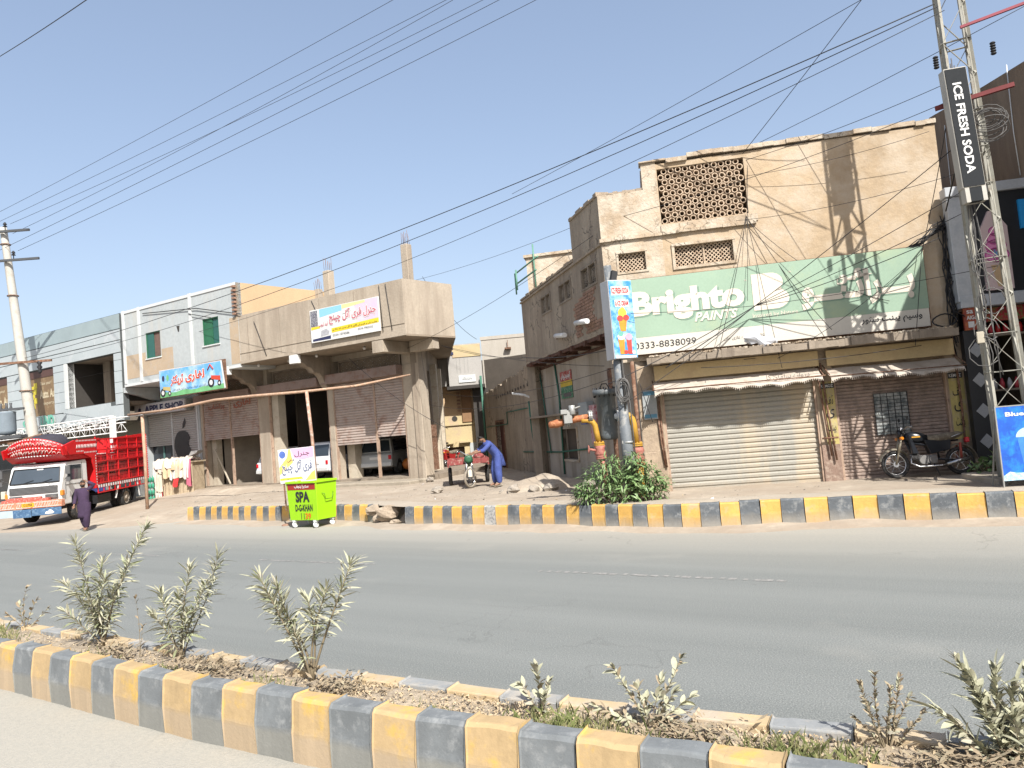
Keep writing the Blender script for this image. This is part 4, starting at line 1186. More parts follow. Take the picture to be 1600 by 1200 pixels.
# gas regulator station
gs = thing('gas_regulator', 'orange and yellow gas pipes with grey filter drum beside the steel pole', 'gas pipework', (0, 0, 0))
m_yp = mat('yellow_gas_pipe', (.48, .27, .035), .55, .12, 3, bump=.08, col2=(.42, .22, .06), amt=.4)
m_op = mat('orange_primer_pipe', (.33, .115, .045), .7, .2, 5, bump=.1, col2=(.5, .25, .12), amt=.5)
m_val = mat('pink_primer_valve', (.40, .16, .12), .7, .2, 6, col2=(.28, .08, .06), amt=.5)
m_drum = mat('grey_drum', (.105, .118, .125), .5, .1, 3, col2=(.18, .18, .17), amt=.3)
def flange(par, c, r, axis, m, t=.035, bolts=8):
    mb = MB(); c = Vector(c); ax = Vector(axis).normalized()
    Mx = Matrix.Translation(c) @ ax.to_track_quat('Z', 'Y').to_matrix().to_4x4()
    mb.lathe([(r, -t), (r, -.005)], 16, Mx, sm=False); mb.lathe([(r, .005), (r, t)], 16, Mx, sm=False)
    for i in range(bolts):
        a = 2*PI*i/bolts; q = Vector((r*.82*math.cos(a), r*.82*math.sin(a), 0))
        mb.tube(Mx @ (q + Vector((0, 0, -t-.02))), Mx @ (q + Vector((0, 0, t+.02))), .012, 6)
    mb.build('flange', m, par)
YG = 15.75
mb = MB(); mb.path([(1.83, YG, .3), (1.80, YG, 1.0), (1.76, YG, 1.25)], .06, 12); mb.build('riser', m_val, gs)
flange(gs, (1.755, YG, 1.32), .115, (0, 0, 1), m_val)
mb = MB(); mb.lathe([(.10, 1.34), (.13, 1.40), (.09, 1.48), (.12, 1.56)], 12, Matrix.Translation((1.745, YG, 0))); mb.tube((1.70, YG, 1.45), (1.52, YG-.05, 1.5), .03, 6); mb.torus((1.5, YG-.05, 1.5), .08, .012, 'x', 12, 5); mb.build('valve', m_val, gs)
flange(gs, (1.735, YG, 1.60), .115, (0, 0, 1), m_yp)
mb = MB(); mb.path([(1.73, YG, 1.63), (1.70, YG, 1.85), (1.68, YG, 2.0), (1.63, YG, 2.08), (1.52, YG, 2.12), (1.4, YG, 2.12)], .06, 12); mb.build('yellow_elbow', m_yp, gs)
mb = MB(); mb.path([(1.56, YG, 2.18), (1.30, YG+.03, 2.16), (1.12, YG+.05, 2.13)], .072, 12); mb.build('regulator_body', m_op, gs)
flange(gs, (1.60, YG, 2.2), .12, (1, 0, 0), m_steel); flange(gs, (1.12, YG+.05, 2.14), .13, (1, 0, 0), m_steel)
mb = MB(); mb.obox((1.12, YG, 2.22), (.18, .2, .28)); mb.obox((1.04, YG-.08, 2.33), (.14, .1, .1)); mb.lathe([(.07, 0), (.07, .2)], 10, Matrix.Translation((1.22, YG-.06, 2.26))); mb.tube((1.14, YG-.1, 2.35), (1.4, YG-.1, 2.42), .02, 6); mb.build('regulator_head', m_steel, gs, bevel=.01)
mb = MB(); mb.lathe([(.02, 0), (.075, .03), (.09, .16), (.07, .32), (.04, .35)], 12, Matrix.Translation((1.05, YG+.08, 2.12)) @ Matrix.Rotation(R(-97), 4, 'Y')); mb.build('diaphragm_cone', m_op, gs, bevel=0)
mb = MB(); mb.lathe([(.0, 1.66), (.17, 1.67), (.20, 1.70), (.205, 1.78), (.205, 2.62), (.27, 2.63), (.27, 2.68), (.27, 2.74), (.0, 2.74)], 20, Matrix.Translation((1.97, YG+.1, 0))); mb.build('filter_drum', m_drum, gs)
mb = MB()
for i in range(14): a = 2*PI*i/14; mb.tube((1.97 + .245*math.cos(a), YG+.1 + .245*math.sin(a), 2.58), (1.97 + .245*math.cos(a), YG+.1+.245*math.sin(a), 2.79), .014, 6)
mb.path([(1.85, YG, 2.76), (1.9, YG, 2.86), (2.0, YG, 2.86), (2.05, YG, 2.76)], .012, 5)
mb.build('drum_bolts', m_wire, gs)
mb = MB(); mb.tube((2.1, YG, 2.15), (2.35, YG, 2.15), .07, 10); mb.tube((2.16, YG-.02, 2.15), (2.2, YG-.02, 2.15), .12, 12); mb.build('cross_pipe', m_white, gs)
mb = MB(); mb.path([(2.33, YG, 2.15), (2.42, YG, 2.14), (2.48, YG, 2.06), (2.50, YG, 1.95), (2.52, YG, 1.55)], .072, 12); mb.build('yellow_elbow', m_yp, gs)
flange(gs, (2.52, YG, 1.52), .135, (0, 0, 1), m_yp)
mb = MB(); mb.lathe([(.11, 1.16), (.15, 1.22), (.10, 1.3), (.15, 1.38), (.12, 1.46)], 12, Matrix.Translation((2.53, YG, 0))); mb.build('valve', m_val, gs)
flange(gs, (2.53, YG, 1.12), .135, (0, 0, 1), m_op)
mb = MB(); mb.lathe([(.085, .3), (.085, 1.08)], 12, Matrix.Translation((2.54, YG, 0))); mb.build('riser', m_yp, gs)
mb = MB(); mb.lathe([(.05, .3), (.05, 3.2)], 8, Matrix.Translation((2.12, YG+.25, 0))); mb.lathe([(.045, .3), (.045, 3.3)], 8, Matrix.Translation((2.62, YG+.2, 0))); mb.build('support_post', m_rust, gs)

# ================================================================== motorcycle builder (nose towards -x)
def wheel(par, x, z, Rw, m_t, m_r, name='wheel', w=.035, spokes=18, y=0, ax='y'):
    mb = MB(); mb.torus((x, y, z), Rw - w, w, ax, 26, 8); t = mb.build(name, m_t, par)
    mb = MB(); mb.torus((x, y, z), Rw - 2*w - .008, .014, ax, 26, 5)
    for i in range(spokes):
        a = 2*PI*i/spokes; b = a + (.35 if i % 2 else -.35)
        mb.bar((x + .04*math.cos(b), y + (.03 if i % 2 else -.03), z + .04*math.sin(b)), (x + (Rw-2*w)*math.cos(a), y, z + (Rw-2*w)*math.sin(a)), .005)
    mb.build('rim', m_r, t)
    mb = MB(); mb.tube((x, y - .05, z), (x, y + .05, z), .055, 12); mb.build('hub', m_r, t)
    return t
def arc(cx, cz, r, a0, a1, y, n=10): return [(cx + r*math.cos(R(a0 + (a1-a0)*i/n)), y, cz + r*math.sin(R(a0 + (a1-a0)*i/n))) for i in range(n+1)]
def fender(par, cx, cz, r, a0, a1, wid, m):
    mb = MB(); n = 12; prev = None
    for i in range(n+1):
        a = R(a0 + (a1-a0)*i/n); b = len(mb.v)
        for k, (dy, dr) in enumerate(((-wid, -.02), (-wid*.6, .008), (0, .016), (wid*.6, .008), (wid, -.02))):
            mb.v.append((cx + (r+dr)*math.cos(a), dy, cz + (r+dr)*math.sin(a)))
        if prev is not None:
            for k in range(4): mb.face((prev+k, prev+k+1, b+k+1, b+k), 0, True)
        prev = b
    mb.build('mudguard', m, par)
m_mcb = mat('motorcycle_black', (.012, .014, .018), .28, .1, 3, fine=0)
m_mcr = mat('motorcycle_red', (.30, .02, .02), .35, .1, 3, fine=0)
m_eng = mat('engine_alloy', (.22, .21, .20), .55, .25, 12, metal=.5)
m_seat = mat('dusty_seat', (.15, .125, .09), .8, .15, 5, col2=(.27, .23, .17), amt=.6)
m_fork = mat('fork_tube', (.33, .29, .22), .45, .1, 5, metal=.5)
def motorcycle(label, loc, rz, mt_body, group=None, rack=False):
    t = thing('motorcycle', label, 'motorcycle', loc, rz, group)
    Rw = .275
    wheel(t, -.62, Rw, Rw, m_rubber, m_chrome, 'front_wheel'); wheel(t, .60, Rw, Rw, m_rubber, m_chrome, 'rear_wheel', .04)
    fender(t, -.62, Rw, Rw + .035, 30, 165, .055, m_fork); fender(t, .60, Rw, Rw + .05, 0, 150, .07, m_fork)
    mb = MB()
    for y in (-.07, .07): mb.tube((-.62, y, Rw), (-.44, y, .86), .02, 8); mb.tube((-.55, y, .50), (-.45, y, .82), .03, 8)
    mb.build('fork', m_fork, t)
    mb = MB(); mb.path([(-.45, 0, .86), (-.38, 0, .78), (0, 0, .70), (.3, 0, .66), (.62, 0, .68)], .022, 6); mb.path([(-.40, 0, .78), (-.30, 0, .5), (-.12, 0, .34), (.15, 0, .32)], .02, 6)
    mb.path([(.2, 0, .66), (.22, 0, .34)], .02, 6)
    for y in (-.09, .09): mb.path([(.15, y, .34), (.60, y, Rw)], .015, 6)
    mb.build('frame', mt_body, t)
    mb = MB(); rings = []
    for x, hz, hw, zc in ((-.40, .02, .03, .80), (-.36, .09, .10, .80), (-.22, .12, .125, .79), (-.05, .10, .11, .77), (.06, .06, .07, .745), (.10, .02, .03, .74)):
        rings.append((Vector((x, 0, zc)), hz, hw, Matrix.Rotation(R(90), 3, 'Y')))
    mb.loft(rings, 14, power=.85); tk = mb.build('fuel_tank', mt_body, t)
    mb = MB(); mb.box(-.28, -.12, -.128, -.124, .775, .80); mb.box(-.28, -.12, .124, .128, .775, .80); mb.build('tank_stripe', mat('orange_stripe', (.5, .25, .02), .4, 0, 1, fine=0), tk)
    mb = MB(); mb.prism([(-.38, .70), (-.1, .66), (.05, .60), (-.1, .62), (-.36, .68)], 'y', -.08, .08); mb.prism([(-.05, .72), (.46, .70), (.42, .50), (.05, .44)], 'y', -.095, .095); mb.prism([(-.36, .84), (-.30, .84), (-.18, .46), (-.30, .46)], 'y', -.12, .12); mb.build('side_cover', mt_body, t, bevel=.012)
    mb = MB(); rings = []
    for x, hz, hw, zc in ((.0, .03, .06, .74), (.06, .065, .10, .75), (.25, .08, .12, .745), (.45, .08, .125, .755), (.62, .065, .125, .785), (.70, .03, .09, .80)):
        rings.append((Vector((x, 0, zc)), hz, hw, Matrix.Rotation(R(90), 3, 'Y')))
    mb.loft(rings, 12, power=.7); mb.build('seat', m_seat, t)
    mb = MB(); mb.box(-.16, .16, -.09, .09, .24, .42); mb.tube((-.1, -.11, .33), (-.1, .11, .33), .09, 12); mb.tube((.08, -.12, .33), (.08, .12, .33), .08, 12)
    M = Matrix.Translation((-.17, 0, .38)) @ Matrix.Rotation(R(-78), 4, 'Y')
    for k in range(6): mb.lathe([(.085, k*.026), (.085, k*.026 + .012)], 10, M, sm=False)
    mb.lathe([(.055, 0), (.055, .17)], 10, M)
    mb.build('engine', m_eng, t, bevel=.008)
    mb = MB(); mb.path([(-.32, -.06, .42), (-.34, -.08, .28), (-.2, -.11, .2), (.2, -.13, .2), (.3, -.14, .22)], .02, 8); mb.path([(.3, -.14, .22), (.75, -.15, .32)], [.035, .045], 10); mb.build('exhaust', m_chrome, t)
    mb = MB(); mb.tube((.62, -.09, .62), (.60, -.1, .3), .025, 8); mb.tube((.62, .09, .62), (.60, .1, .3), .025, 8); mb.build('shock_absorber', mat('shock_red', (.3, .05, .03), .5, .1, 4), t)
    mb = MB(); mb.path([(-.32, -.34, .98), (-.36, -.22, 1.0), (-.42, -.08, .93), (-.42, .08, .93), (-.36, .22, 1.0), (-.32, .34, .98)], .013, 6)
    mb.tube((-.335, -.24, 1.0), (-.315, -.36, .98), .02, 8); mb.tube((-.335, .24, 1.0), (-.315, .36, .98), .02, 8); mb.build('handlebar', m_chrome, t)
    mb = MB(); mb.lathe([(.03, -.1), (.085, -.04), (.09, .0), (.05, .02)], 12, Matrix.Translation((-.50, 0, .87)) @ Matrix.Rotation(R(-90), 4, 'Y')); mb.build('headlight', m_mcb, t)
    mb = MB(); mb.tube((-.5, -.13, .78), (-.47, -.19, .78), .03, 8); mb.tube((-.5, .13, .78), (-.47, .19, .78), .03, 8); mb.build('indicator', mat('amber_lens', (.6, .2, .02), .3, 0, 1, fine=0), t)
    mb = MB(); mb.box(.74, .82, -.06, .06, .62, .72); mb.build('tail_light', mat('red_lens', (.55, .01, .02), .25, 0, 1, fine=0), t, bevel=.015)
    mb = MB(); mb.path([(.45, -.14, .74), (.72, -.14, .82), (.74, 0, .82), (.72, .14, .82), (.45, .14, .74)], .01, 6); mb.build('grab_rail', m_chrome, t)
    mb = MB(); mb.path([(.08, -.1, .26), (.12, -.2, .0)], .012, 6); mb.path([(-.05, -.14, .26), (-.05, -.28, .25)], .014, 6); mb.build('side_stand', m_mcb, t)
    mb = MB(); mb.tube((-.36, -.2, 1.0), (-.36, -.24, 1.14), .006, 5); mb.obox((-.35, -.26, 1.17), (.015, .12, .07)); mb.tube((-.36, .2, 1.0), (-.36, .24, 1.14), .006, 5); mb.obox((-.35, .26, 1.17), (.015, .12, .07)); mb.build('mirror', m_mcb, t, bevel=.005)
    return t
def inB(s, y, z): 
    q = Matrix.Rotation(RB, 4, 'Z') @ Vector((s, y, 0)) + Vector(PB); return (q.x, q.y, z)
mc = motorcycle('dusty black motorcycle parked side-on in front of the pink roller shutter', inB(5.02, -.62, .44), RB, m_mcb)
mc.scale = (.97, 1, 1.0); mc.rotation_euler.x = R(-6)
ic = mat('orange_cloth', (.5, .2, .05), .9, .1, 4)

motorcycle('dark motorcycle with red trim parked at the far end of the alley', (-3.0, 31.9, .50), R(60), m_mcr)

# ================================================================== cargo tricycle in the alley mouth
tri = thing('cargo_tricycle', 'green and red motor tricycle with flat cargo bed beside the man in blue', 'tricycle', (-1.45, 21.75, .44), R(95))
m_grn = mat('tricycle_green', (.03, .12, .06), .5, .15, 4); m_trd = mat('tricycle_red', (.25, .05, .045), .7, .2, 4, col2=(.4, .28, .22), amt=.4)
m_cream2 = mat('cream_paint', (.56, .50, .40), .7, .08, 3)
tri['label'] = 'green and red motor tricycle with flat cargo bed beside the man in blue'
fw_ = wheel(tri, -.0, .29, .29, mat('dusty_tyre', (.28, .24, .19), .9, .15, 6), m_chrome, 'front_wheel', .035); fw_.rotation_euler.z = R(-38)
fender(tri, 0, .29, .33, 20, 170, .06, m_cream2)
mb = MB()
for y in (-.08, .08): mb.tube((0, y, .29), (.22, y, .95), .024, 8)
mb.build('fork', m_chrome, tri)
mb = MB(); mb.lathe([(.04, -.12), (.11, -.05), (.12, .02), (.05, .03)], 12, Matrix.Translation((.10, 0, .84)) @ Matrix.Rotation(R(-90), 4, 'Y')); mb.build('headlight', m_grn, tri)
mb = MB(); mb.path([(.30, -.36, 1.05), (.24, -.22, 1.08), (.18, -.08, .98), (.18, .08, .98), (.24, .22, 1.08), (.30, .36, 1.05)], .015, 6); mb.build('handlebar', m_chrome, tri)
mb = MB(); mb.loft([(Vector((x, 0, z)), a, b_, Matrix.Rotation(R(90), 3, 'Y')) for x, a, b_, z in ((.2, .03, .04, .82), (.26, .11, .12, .82), (.45, .13, .14, .82), (.6, .06, .08, .78))], 12); mb.build('fuel_tank', m_grn, tri)
mb = MB(); mb.box(.55, 1.0, -.14, .14, .72, .80); mb.build('seat', m_seat, tri, bevel=.02)
mb = MB(); mb.box(.25, .6, -.12, .12, .3, .6); mb.tube((.35, -.14, .4), (.35, .14, .4), .1, 12); mb.build('engine', m_eng, tri, bevel=.01)
mb = MB(); mb.path([(.2, 0, .86), (.3, 0, .5), (.7, 0, .3), (1.3, 0, .32), (2.2, 0, .34)], .03, 6); mb.build('frame', m_grn, tri)
for y in (-.58, .58): wheel(tri, 1.75, .29, .29, m_rubber, m_eng, 'rear_wheel', .06, 8, y)
mb = MB(); mb.box(1.0, 2.7, -.62, .62, .66, .72); mb.box(1.0, 2.7, -.64, -.60, .60, .80); mb.box(1.0, 2.7, .60, .64, .60, .80); mb.box(1.0, 1.04, -.6, .6, .72, .82); mb.box(2.66, 2.7, -.6, .6, .72, .82); mb.build('cargo_bed', m_trd, tri)
mb = MB(); mb.box(1.1, 2.6, -.5, .5, .722, .75); mb.build('bed_board', m_cream2, tri)
mb = MB(); mb.loft([(Vector((x, -.35, z)), a, b_, Matrix.Rotation(R(90), 3, 'Y')) for x, a, b_, z in ((1.15, .02, .05, .85), (1.25, .09, .15, .86), (1.6, .10, .18, .86), (1.9, .03, .08, .83))], 10); mb.build('red_bundle', m_trd, tri)

# ================================================================== people
def skin_body(name, verts, edges, radii, m, parent, sub=1, root=0):
    me = bpy.data.meshes.new(name); me.from_pydata([tuple(v) for v in verts], edges, []); me.materials.append(m)
    o = obj(name, me, parent)
    mod = o.modifiers.new('skin', 'SKIN'); mod.use_smooth_shade = True
    for i, r in enumerate(radii):
        sv = me.skin_vertices[0].data[i]; sv.radius = (r, r) if not isinstance(r, tuple) else r; sv.use_root = (i == root)
    s_ = o.modifiers.new('sub', 'SUBSURF'); s_.levels = sub; s_.render_levels = sub
    return o
def person(label, loc, rz, J, cloth, skin, hair_m, scale=1.0):
    """J: joints dict in metres; x right of figure, -y the way the figure faces, z up"""
    t = thing('person', label, 'person', loc, rz); t.scale = (scale,)*3
    V = {k: Vector(v) for k, v in J.items() if isinstance(v, tuple)}
    vs = []; es = []; rs = []
    def add(p, r, par=None):
        vs.append(Vector(p)); rs.append(r)
        if par is not None: es.append((par, len(vs)-1))
        return len(vs)-1
    pel = add(V['pelvis'], .12)
    wai = add(V['pelvis'].lerp(V['chest'], .5), .11, pel); ch = add(V['chest'], (.13, .11), wai)
    nk = add(V['neck'], .055, ch); hb = add(V['neck'].lerp(V['head'], .45), .06, nk); hd = add(V['head'], .098, hb); add(V['head'] + (V['head']-V['neck']).normalized()*.07, .07, hd)
    for s_ in 'LR':
        sh = add(V['sh'+s_], .055, ch); el = add(V['el'+s_], .042, sh); wr = add(V['wr'+s_], .028, el)
        dirn = (V['wr'+s_] - V['el'+s_]).normalized(); side = dirn.cross(Vector((0, 1, .2))).normalized()
        pm = add(V['wr'+s_] + dirn*.07, (.034, .018), wr)
        hp = add(V['hip'+s_], .09, pel); kn = add(V['kn'+s_], .06, hp); an = add(V['an'+s_], .038, kn)
        add(V['an'+s_] + Vector(J.get('toe'+s_, (0, -.17, -.05))), .032, an)
    body = skin_body('body', vs, es, rs, skin, t, 2)
    for s_ in 'LR':     # fingers, each its own short bent chain
        w = V['wr'+s_]; dirn = (w - V['el'+s_]).normalized(); side = dirn.cross(Vector((0, 1, .25))).normalized(); curl = side.cross(dirn).normalized()
        fv = [w + dirn*.05]; fe = []; fr = [.012]
        for k, (o_, L_) in enumerate(((-.027, .07), (-.009, .08), (.009, .075), (.026, .06))):
            a = len(fv); fv += [w + dirn*.09 + side*o_, w + dirn*(.09 + L_*.55) + side*o_ - curl*.008, w + dirn*(.09 + L_*.85) + side*o_*1.1 - curl*.03]
            fr += [.010, .009, .007]; fe += [(0, a), (a, a+1), (a+1, a+2)]
        a = len(fv); fv += [w + dirn*.05 - side*.04, w + dirn*.09 - side*.055 - curl*.01]; fr += [.011, .009]; fe += [(0, a), (a, a+1)]
        skin_body('fingers', fv, fe, fr, skin, t, 1)
    # face
    hd_ = V['head']; fd = Vector(J.get('face', (0, -1, 0))).normalized(); rt_ = fd.cross(Vector((0, 0, 1))).normalized() * -1
    mb = MB(); mb.tube(hd_ + fd*.075 + Vector((0, 0, .005)), hd_ + fd*.115 - Vector((0, 0, .02)), .010, 6, .017); mb.build('nose', skin, t)
    mb = MB()
    for k in (-1, 1): mb.obox(hd_ + fd*.088 + rt_*k*.032 + Vector((0, 0, .02)), (.022, .01, .010))
    mb.obox(hd_ + fd*.088 - Vector((0, 0, .048)), (.04, .01, .008)); mb.build('eyes_and_mouth', hair_m, t)
    mb = MB()
    for k in (-1, 1): mb.obox(hd_ + rt_*k*.092 - fd*.0, (.02, .03, .05))
    mb.build('ears', skin, t, bevel=.006)
    mb = MB(); n = 12; hr = []; up_ = (V['head'] - V['neck']).normalized()
    for i in range(6):
        ph = PI*.5*i/5; r = .097*math.cos(ph) + .002
        hr.append((hd_ + up_*(.038 + .082*math.sin(ph)) - fd*.018, r*.92, r, None))
    mb.loft(hr, n); mb.build('hair', hair_m, t)
    mb = MB(); mb.loft([(hd_ + fd*.035 - Vector((0, 0, .04)), .072, .068, None), (hd_ + fd*.035 - Vector((0, 0, .085)), .06, .055, None), (hd_ + fd*.03 - Vector((0, 0, .105)), .03, .03, None)], 10); mb.build('beard', hair_m, t)
    # kameez: tunic to the knee, with sleeves and shalwar trousers
    mb = MB(); tun = J['tunic']
    mb.loft([(Vector(c), a, b_, Matrix.Rotation(R(tilt), 3, 'X')) for c, a, b_, tilt in tun], 18, caps=False)
    k_ = mb.build('tunic', cloth, t); so_ = k_.modifiers.new('s', 'SOLIDIFY'); so_.thickness = .006
    for s_ in 'LR':
        mb = MB(); a = V['sh'+s_]; b = V['el'+s_]; c = V['wr'+s_]
        top = a.lerp(V['chest'], .25) + Vector((0, 0, .02))
        f_ = J.get('cuff'+s_, .92)
        mb.path([top, a, a.lerp(b, .5), b, b.lerp(c, .5*f_ + .1), b.lerp(c, f_)], [.06, .078, .068, .064, .058, .054], 12, caps=False); mb.build('sleeve', cloth, t)
        mb = MB(); h, k, n_ = V['hip'+s_], V['kn'+s_], V['an'+s_]
        mb.path([h + Vector((0, 0, .04)), h.lerp(k, .4), k, k.lerp(n_, .45), k.lerp(n_, .8), n_ + (k-n_).normalized()*.02], [.13, .13, .115, .105, .085, .06], 14, caps=False); mb.build('trouser_leg', J.get('trouser', cloth), t)
        mb = MB(); tv = Vector(J.get('toe'+s_, (0, -.17, -.05))); mb.bar(n_ + Vector((0, .05, -.075)) - tv*.1, n_ + Vector((0, 0, -.075)) + Vector((tv.x, tv.y, 0))*1.15, .085, .03); mb.build('sandal', m_seat, t, bevel=.01)
    mb = MB(); mb.torus(V['neck'] + Vector((0, 0, -.02)), .07, .016, 'z', 14, 6); mb.build('collar', cloth, t)
    return t
m_skin = mat('brown_skin', (.25, .135, .085), .6, .05, 3, fine=0)
m_hair = mat('black_hair', (.015, .012, .01), .7, .1, 10, fine=0)
m_purp = mat('dusky_purple_cloth', (.05, .028, .062), .9, .2, 5, bump=.4, bscale=9)
m_bluc = mat('royal_blue_cloth', (.06, .09, .29), .9, .2, 5, bump=.4, bscale=9)
P1 = dict(pelvis=(0, 0, .93), chest=(0, .0, 1.25), neck=(0, .0, 1.44), head=(.01, -.02, 1.58), face=(-.35, -1, -.1),
          shL=(.19, 0, 1.38), elL=(.36, -.02, 1.52), wrL=(.17, -.05, 1.62), shR=(-.19, 0, 1.38), elR=(-.26, .02, 1.12), wrR=(-.25, -.12, .90),
          hipL=(.09, 0, .90), knL=(.10, -.08, .50), anL=(.07, -.02, .10), hipR=(-.09, 0, .90), knR=(-.06, .02, .49), anR=(-.02, .12, .11),
          tunic=[((0, 0, 1.43), .09, .08, 0), ((0, 0, 1.38), .19, .115, 0), ((0, 0, 1.25), .18, .13, 0), ((0, 0, 1.05), .165, .13, 0), ((0, 0, .9), .175, .14, 0), ((.0, -.01, .7), .18, .15, 0), ((.01, -.02, .56), .19, .16, 3), ((.0, -.02, .46), .195, .165, 4)])
person('man in a dusky purple shalwar kameez walking with one hand raised to his head', (-13.75, 23.4, .0), R(8), P1, m_purp, m_skin, m_hair, .94)
P2 = dict(pelvis=(0, .12, .93), chest=(0, -.10, 1.20), neck=(0, -.24, 1.33), head=(0, -.33, 1.42), face=(0, -.8, -.7),
          shL=(.17, -.16, 1.26), elL=(.19, -.36, 1.10), wrL=(.13, -.58, 1.05), shR=(-.17, -.16, 1.26), elR=(-.2, -.36, 1.12), wrR=(-.15, -.58, 1.06),
          hipL=(.09, .12, .90), knL=(.11, .06, .50), anL=(.12, .08, .10), hipR=(-.09, .12, .90), knR=(-.11, .03, .50), anR=(-.13, .02, .10), cuffL=.35, cuffR=.35,
          tunic=[((0, -.25, 1.34), .08, .07, 38), ((0, -.19, 1.29), .19, .11, 38), ((0, -.09, 1.18), .18, .125, 38), ((0, .03, 1.03), .175, .13, 25), ((0, .12, .9), .18, .145, 8), ((0, .15, .74), .185, .155, 0), ((0, .18, .60), .19, .165, 0)])
person('man in a royal blue shalwar kameez bending over the tricycle handlebar', (-.70, 21.45, .44), R(-70), P2, m_bluc, m_skin, m_hair, .98)

# ================================================================== garage with overhang, frame along its front
PG = (-3.27, 26.37, 0); RG = math.atan2(-.52, .855)
def inG(s, y, z):
    q = Matrix.Rotation(RG, 4, 'Z') @ Vector((s, y, 0)) + Vector(PG); return (q.x, q.y, z)
FZ = .66
gr = thing('garage_building', 'bare concrete garage with deep overhang, brackets and half open roller shutters', 'building', PG, RG)
YO = -1.7
SD = (-.52, .855)      # alley side direction (straight away from the street)
C1 = (1.31, .56)
mb = MB()
mb.wall(-7.4, .91, 5.50, 7.36, YO, YO + .14, [])
mb.build('parapet', m_conc, gr)
mb = MB()
mb.prism([(.91, YO), C1, (C1[0]-.14, C1[1]), (.80, YO + .14), (.80, YO+.142), (.91, YO+.0)][:4], 'z', 5.5, 7.37)
mb.prism([C1, (C1[0]-5.5, C1[1]+7.0), (C1[0]-5.6, C1[1]+6.9), (C1[0]-.14, C1[1]-.05)], 'z', 5.5, 7.3)
mb.build('parapet_side', m_conc, gr)
mb = MB(); mb.box(-7.4, .93, YO - .03, YO - .001, 5.46, 5.56); mb.box(-7.4, .9, YO - .02, YO - .001, 5.86, 5.89); mb.build('drip_edge', m_conc, gr)
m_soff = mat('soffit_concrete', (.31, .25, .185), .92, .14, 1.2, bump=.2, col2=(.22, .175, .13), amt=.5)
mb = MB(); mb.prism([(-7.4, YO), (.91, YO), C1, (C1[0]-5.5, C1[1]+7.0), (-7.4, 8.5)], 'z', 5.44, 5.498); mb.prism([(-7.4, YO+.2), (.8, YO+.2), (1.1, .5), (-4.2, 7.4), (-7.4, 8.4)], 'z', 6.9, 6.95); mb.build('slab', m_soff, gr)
mb = MB()
for s_ in (-6.9, -5.1, -3.0, -1.3): mb.box(s_, s_ + .012, YO - .008, YO - .001, 5.56, 7.3)
mb.build('form_joints', m_conc_dk, gr)
# columns
COLS = [(-12.45, -12.3), (-8.6, -7.98), (-4.56, -4.3), (-.76, 0)]
for i, (a, b) in enumerate(COLS):
    mb = MB(); mb.box(a, b, -.03 if i else -.02, .45, .3, 5.44)
    if i == 3: mb.box(a + .03, b + .02, -.06, -.03, .3, 4.7)
    mb.build('column', m_conc, gr, bevel=.015)
mb = MB(); mb.box(-12.3, -.02, .1, .35, 5.22, 5.44); mb.box(-12.3, -.02, .12, .3, 4.5, 4.6); mb.build('beam', m_conc, gr)
# corbel brackets
for s_ in (-8.32, -4.42):
    pr = [(YO + .05, 5.44), (YO + .05, 5.18), (-1.42, 5.14), (-1.30, 5.02), (-1.06, 4.96), (-.92, 4.80), (-.66, 4.76), (-.52, 4.62), (-.42, 4.40), (-.30, 4.24), (-.03, 4.2), (-.03, 5.44)]
    mb = MB(); mb.prism(pr, 'x', s_ - .15, s_ + .15); mb.build('bracket', m_conc_dk, gr, bevel=.01)
    mb = MB(); mb.box(s_ - .19, s_ + .19, YO - .10, YO + .12, 5.12, 5.438); mb.build('bracket_end', m_white, gr, bevel=.01)
mb = MB(); mb.box(-.55, -.15, YO + .3, -.04, 5.05, 5.438); mb.build('bracket', m_conc, gr, bevel=.01)
mb = MB(); mb.box(.0, 1.05, -.45, -.1, 5.05, 5.438); mb.build('bracket', m_conc, gr, bevel=.01)
mb = MB(); mb.box(-.6, -.1, YO - .02, YO + .3, 5.02, 5.436); mb.build('bracket_end', m_conc, gr, bevel=.01)
# patterned transoms above the hoods
m_tran = mat('pierced_block', (.23, .18, .13), .9, .2, 3)
m_chip = mat('pale_mosaic_chip', (.45, .42, .36), .8, .15, 5)
def transom(a, b, z0, z1):
    mb = MB(); mb.box(a, b, .20, .24, z0, z1); t = mb.build('transom', m_tran, gr)
    mb = MB(); x = a + .12; k = 0
    while x < b - .08:
        z = z0 + .10 + (.11 if k % 2 else 0)
        while z < z1 - .06:
            for a0 in (30, 150, 270):
                mb.path([(x + .055*math.cos(R(a0 + j*15)), .19, z + .055*math.sin(R(a0 + j*15))) for j in range(4)], .012, 4)
            z += .22
        x += .19; k += 1
    stuff(mb.build('transom_tracery', m_chip, t))
    mb = MB(); mb.box(a-.03, b+.03, .12, .2, z1, z1+.05); mb.box(a-.03, b+.03, .12, .2, z0-.05, z0); mb.box(a-.05, a, .12, .2, z0, z1); mb.box(b, b+.05, .12, .2, z0, z1); mb.build('transom_frame', m_conc_dk, gr)
transom(-12.2, -8.8, 4.72, 5.16); transom(-7.75, -4.75, 4.68, 5.16); transom(-4.0, -1.0, 4.74, 5.16)
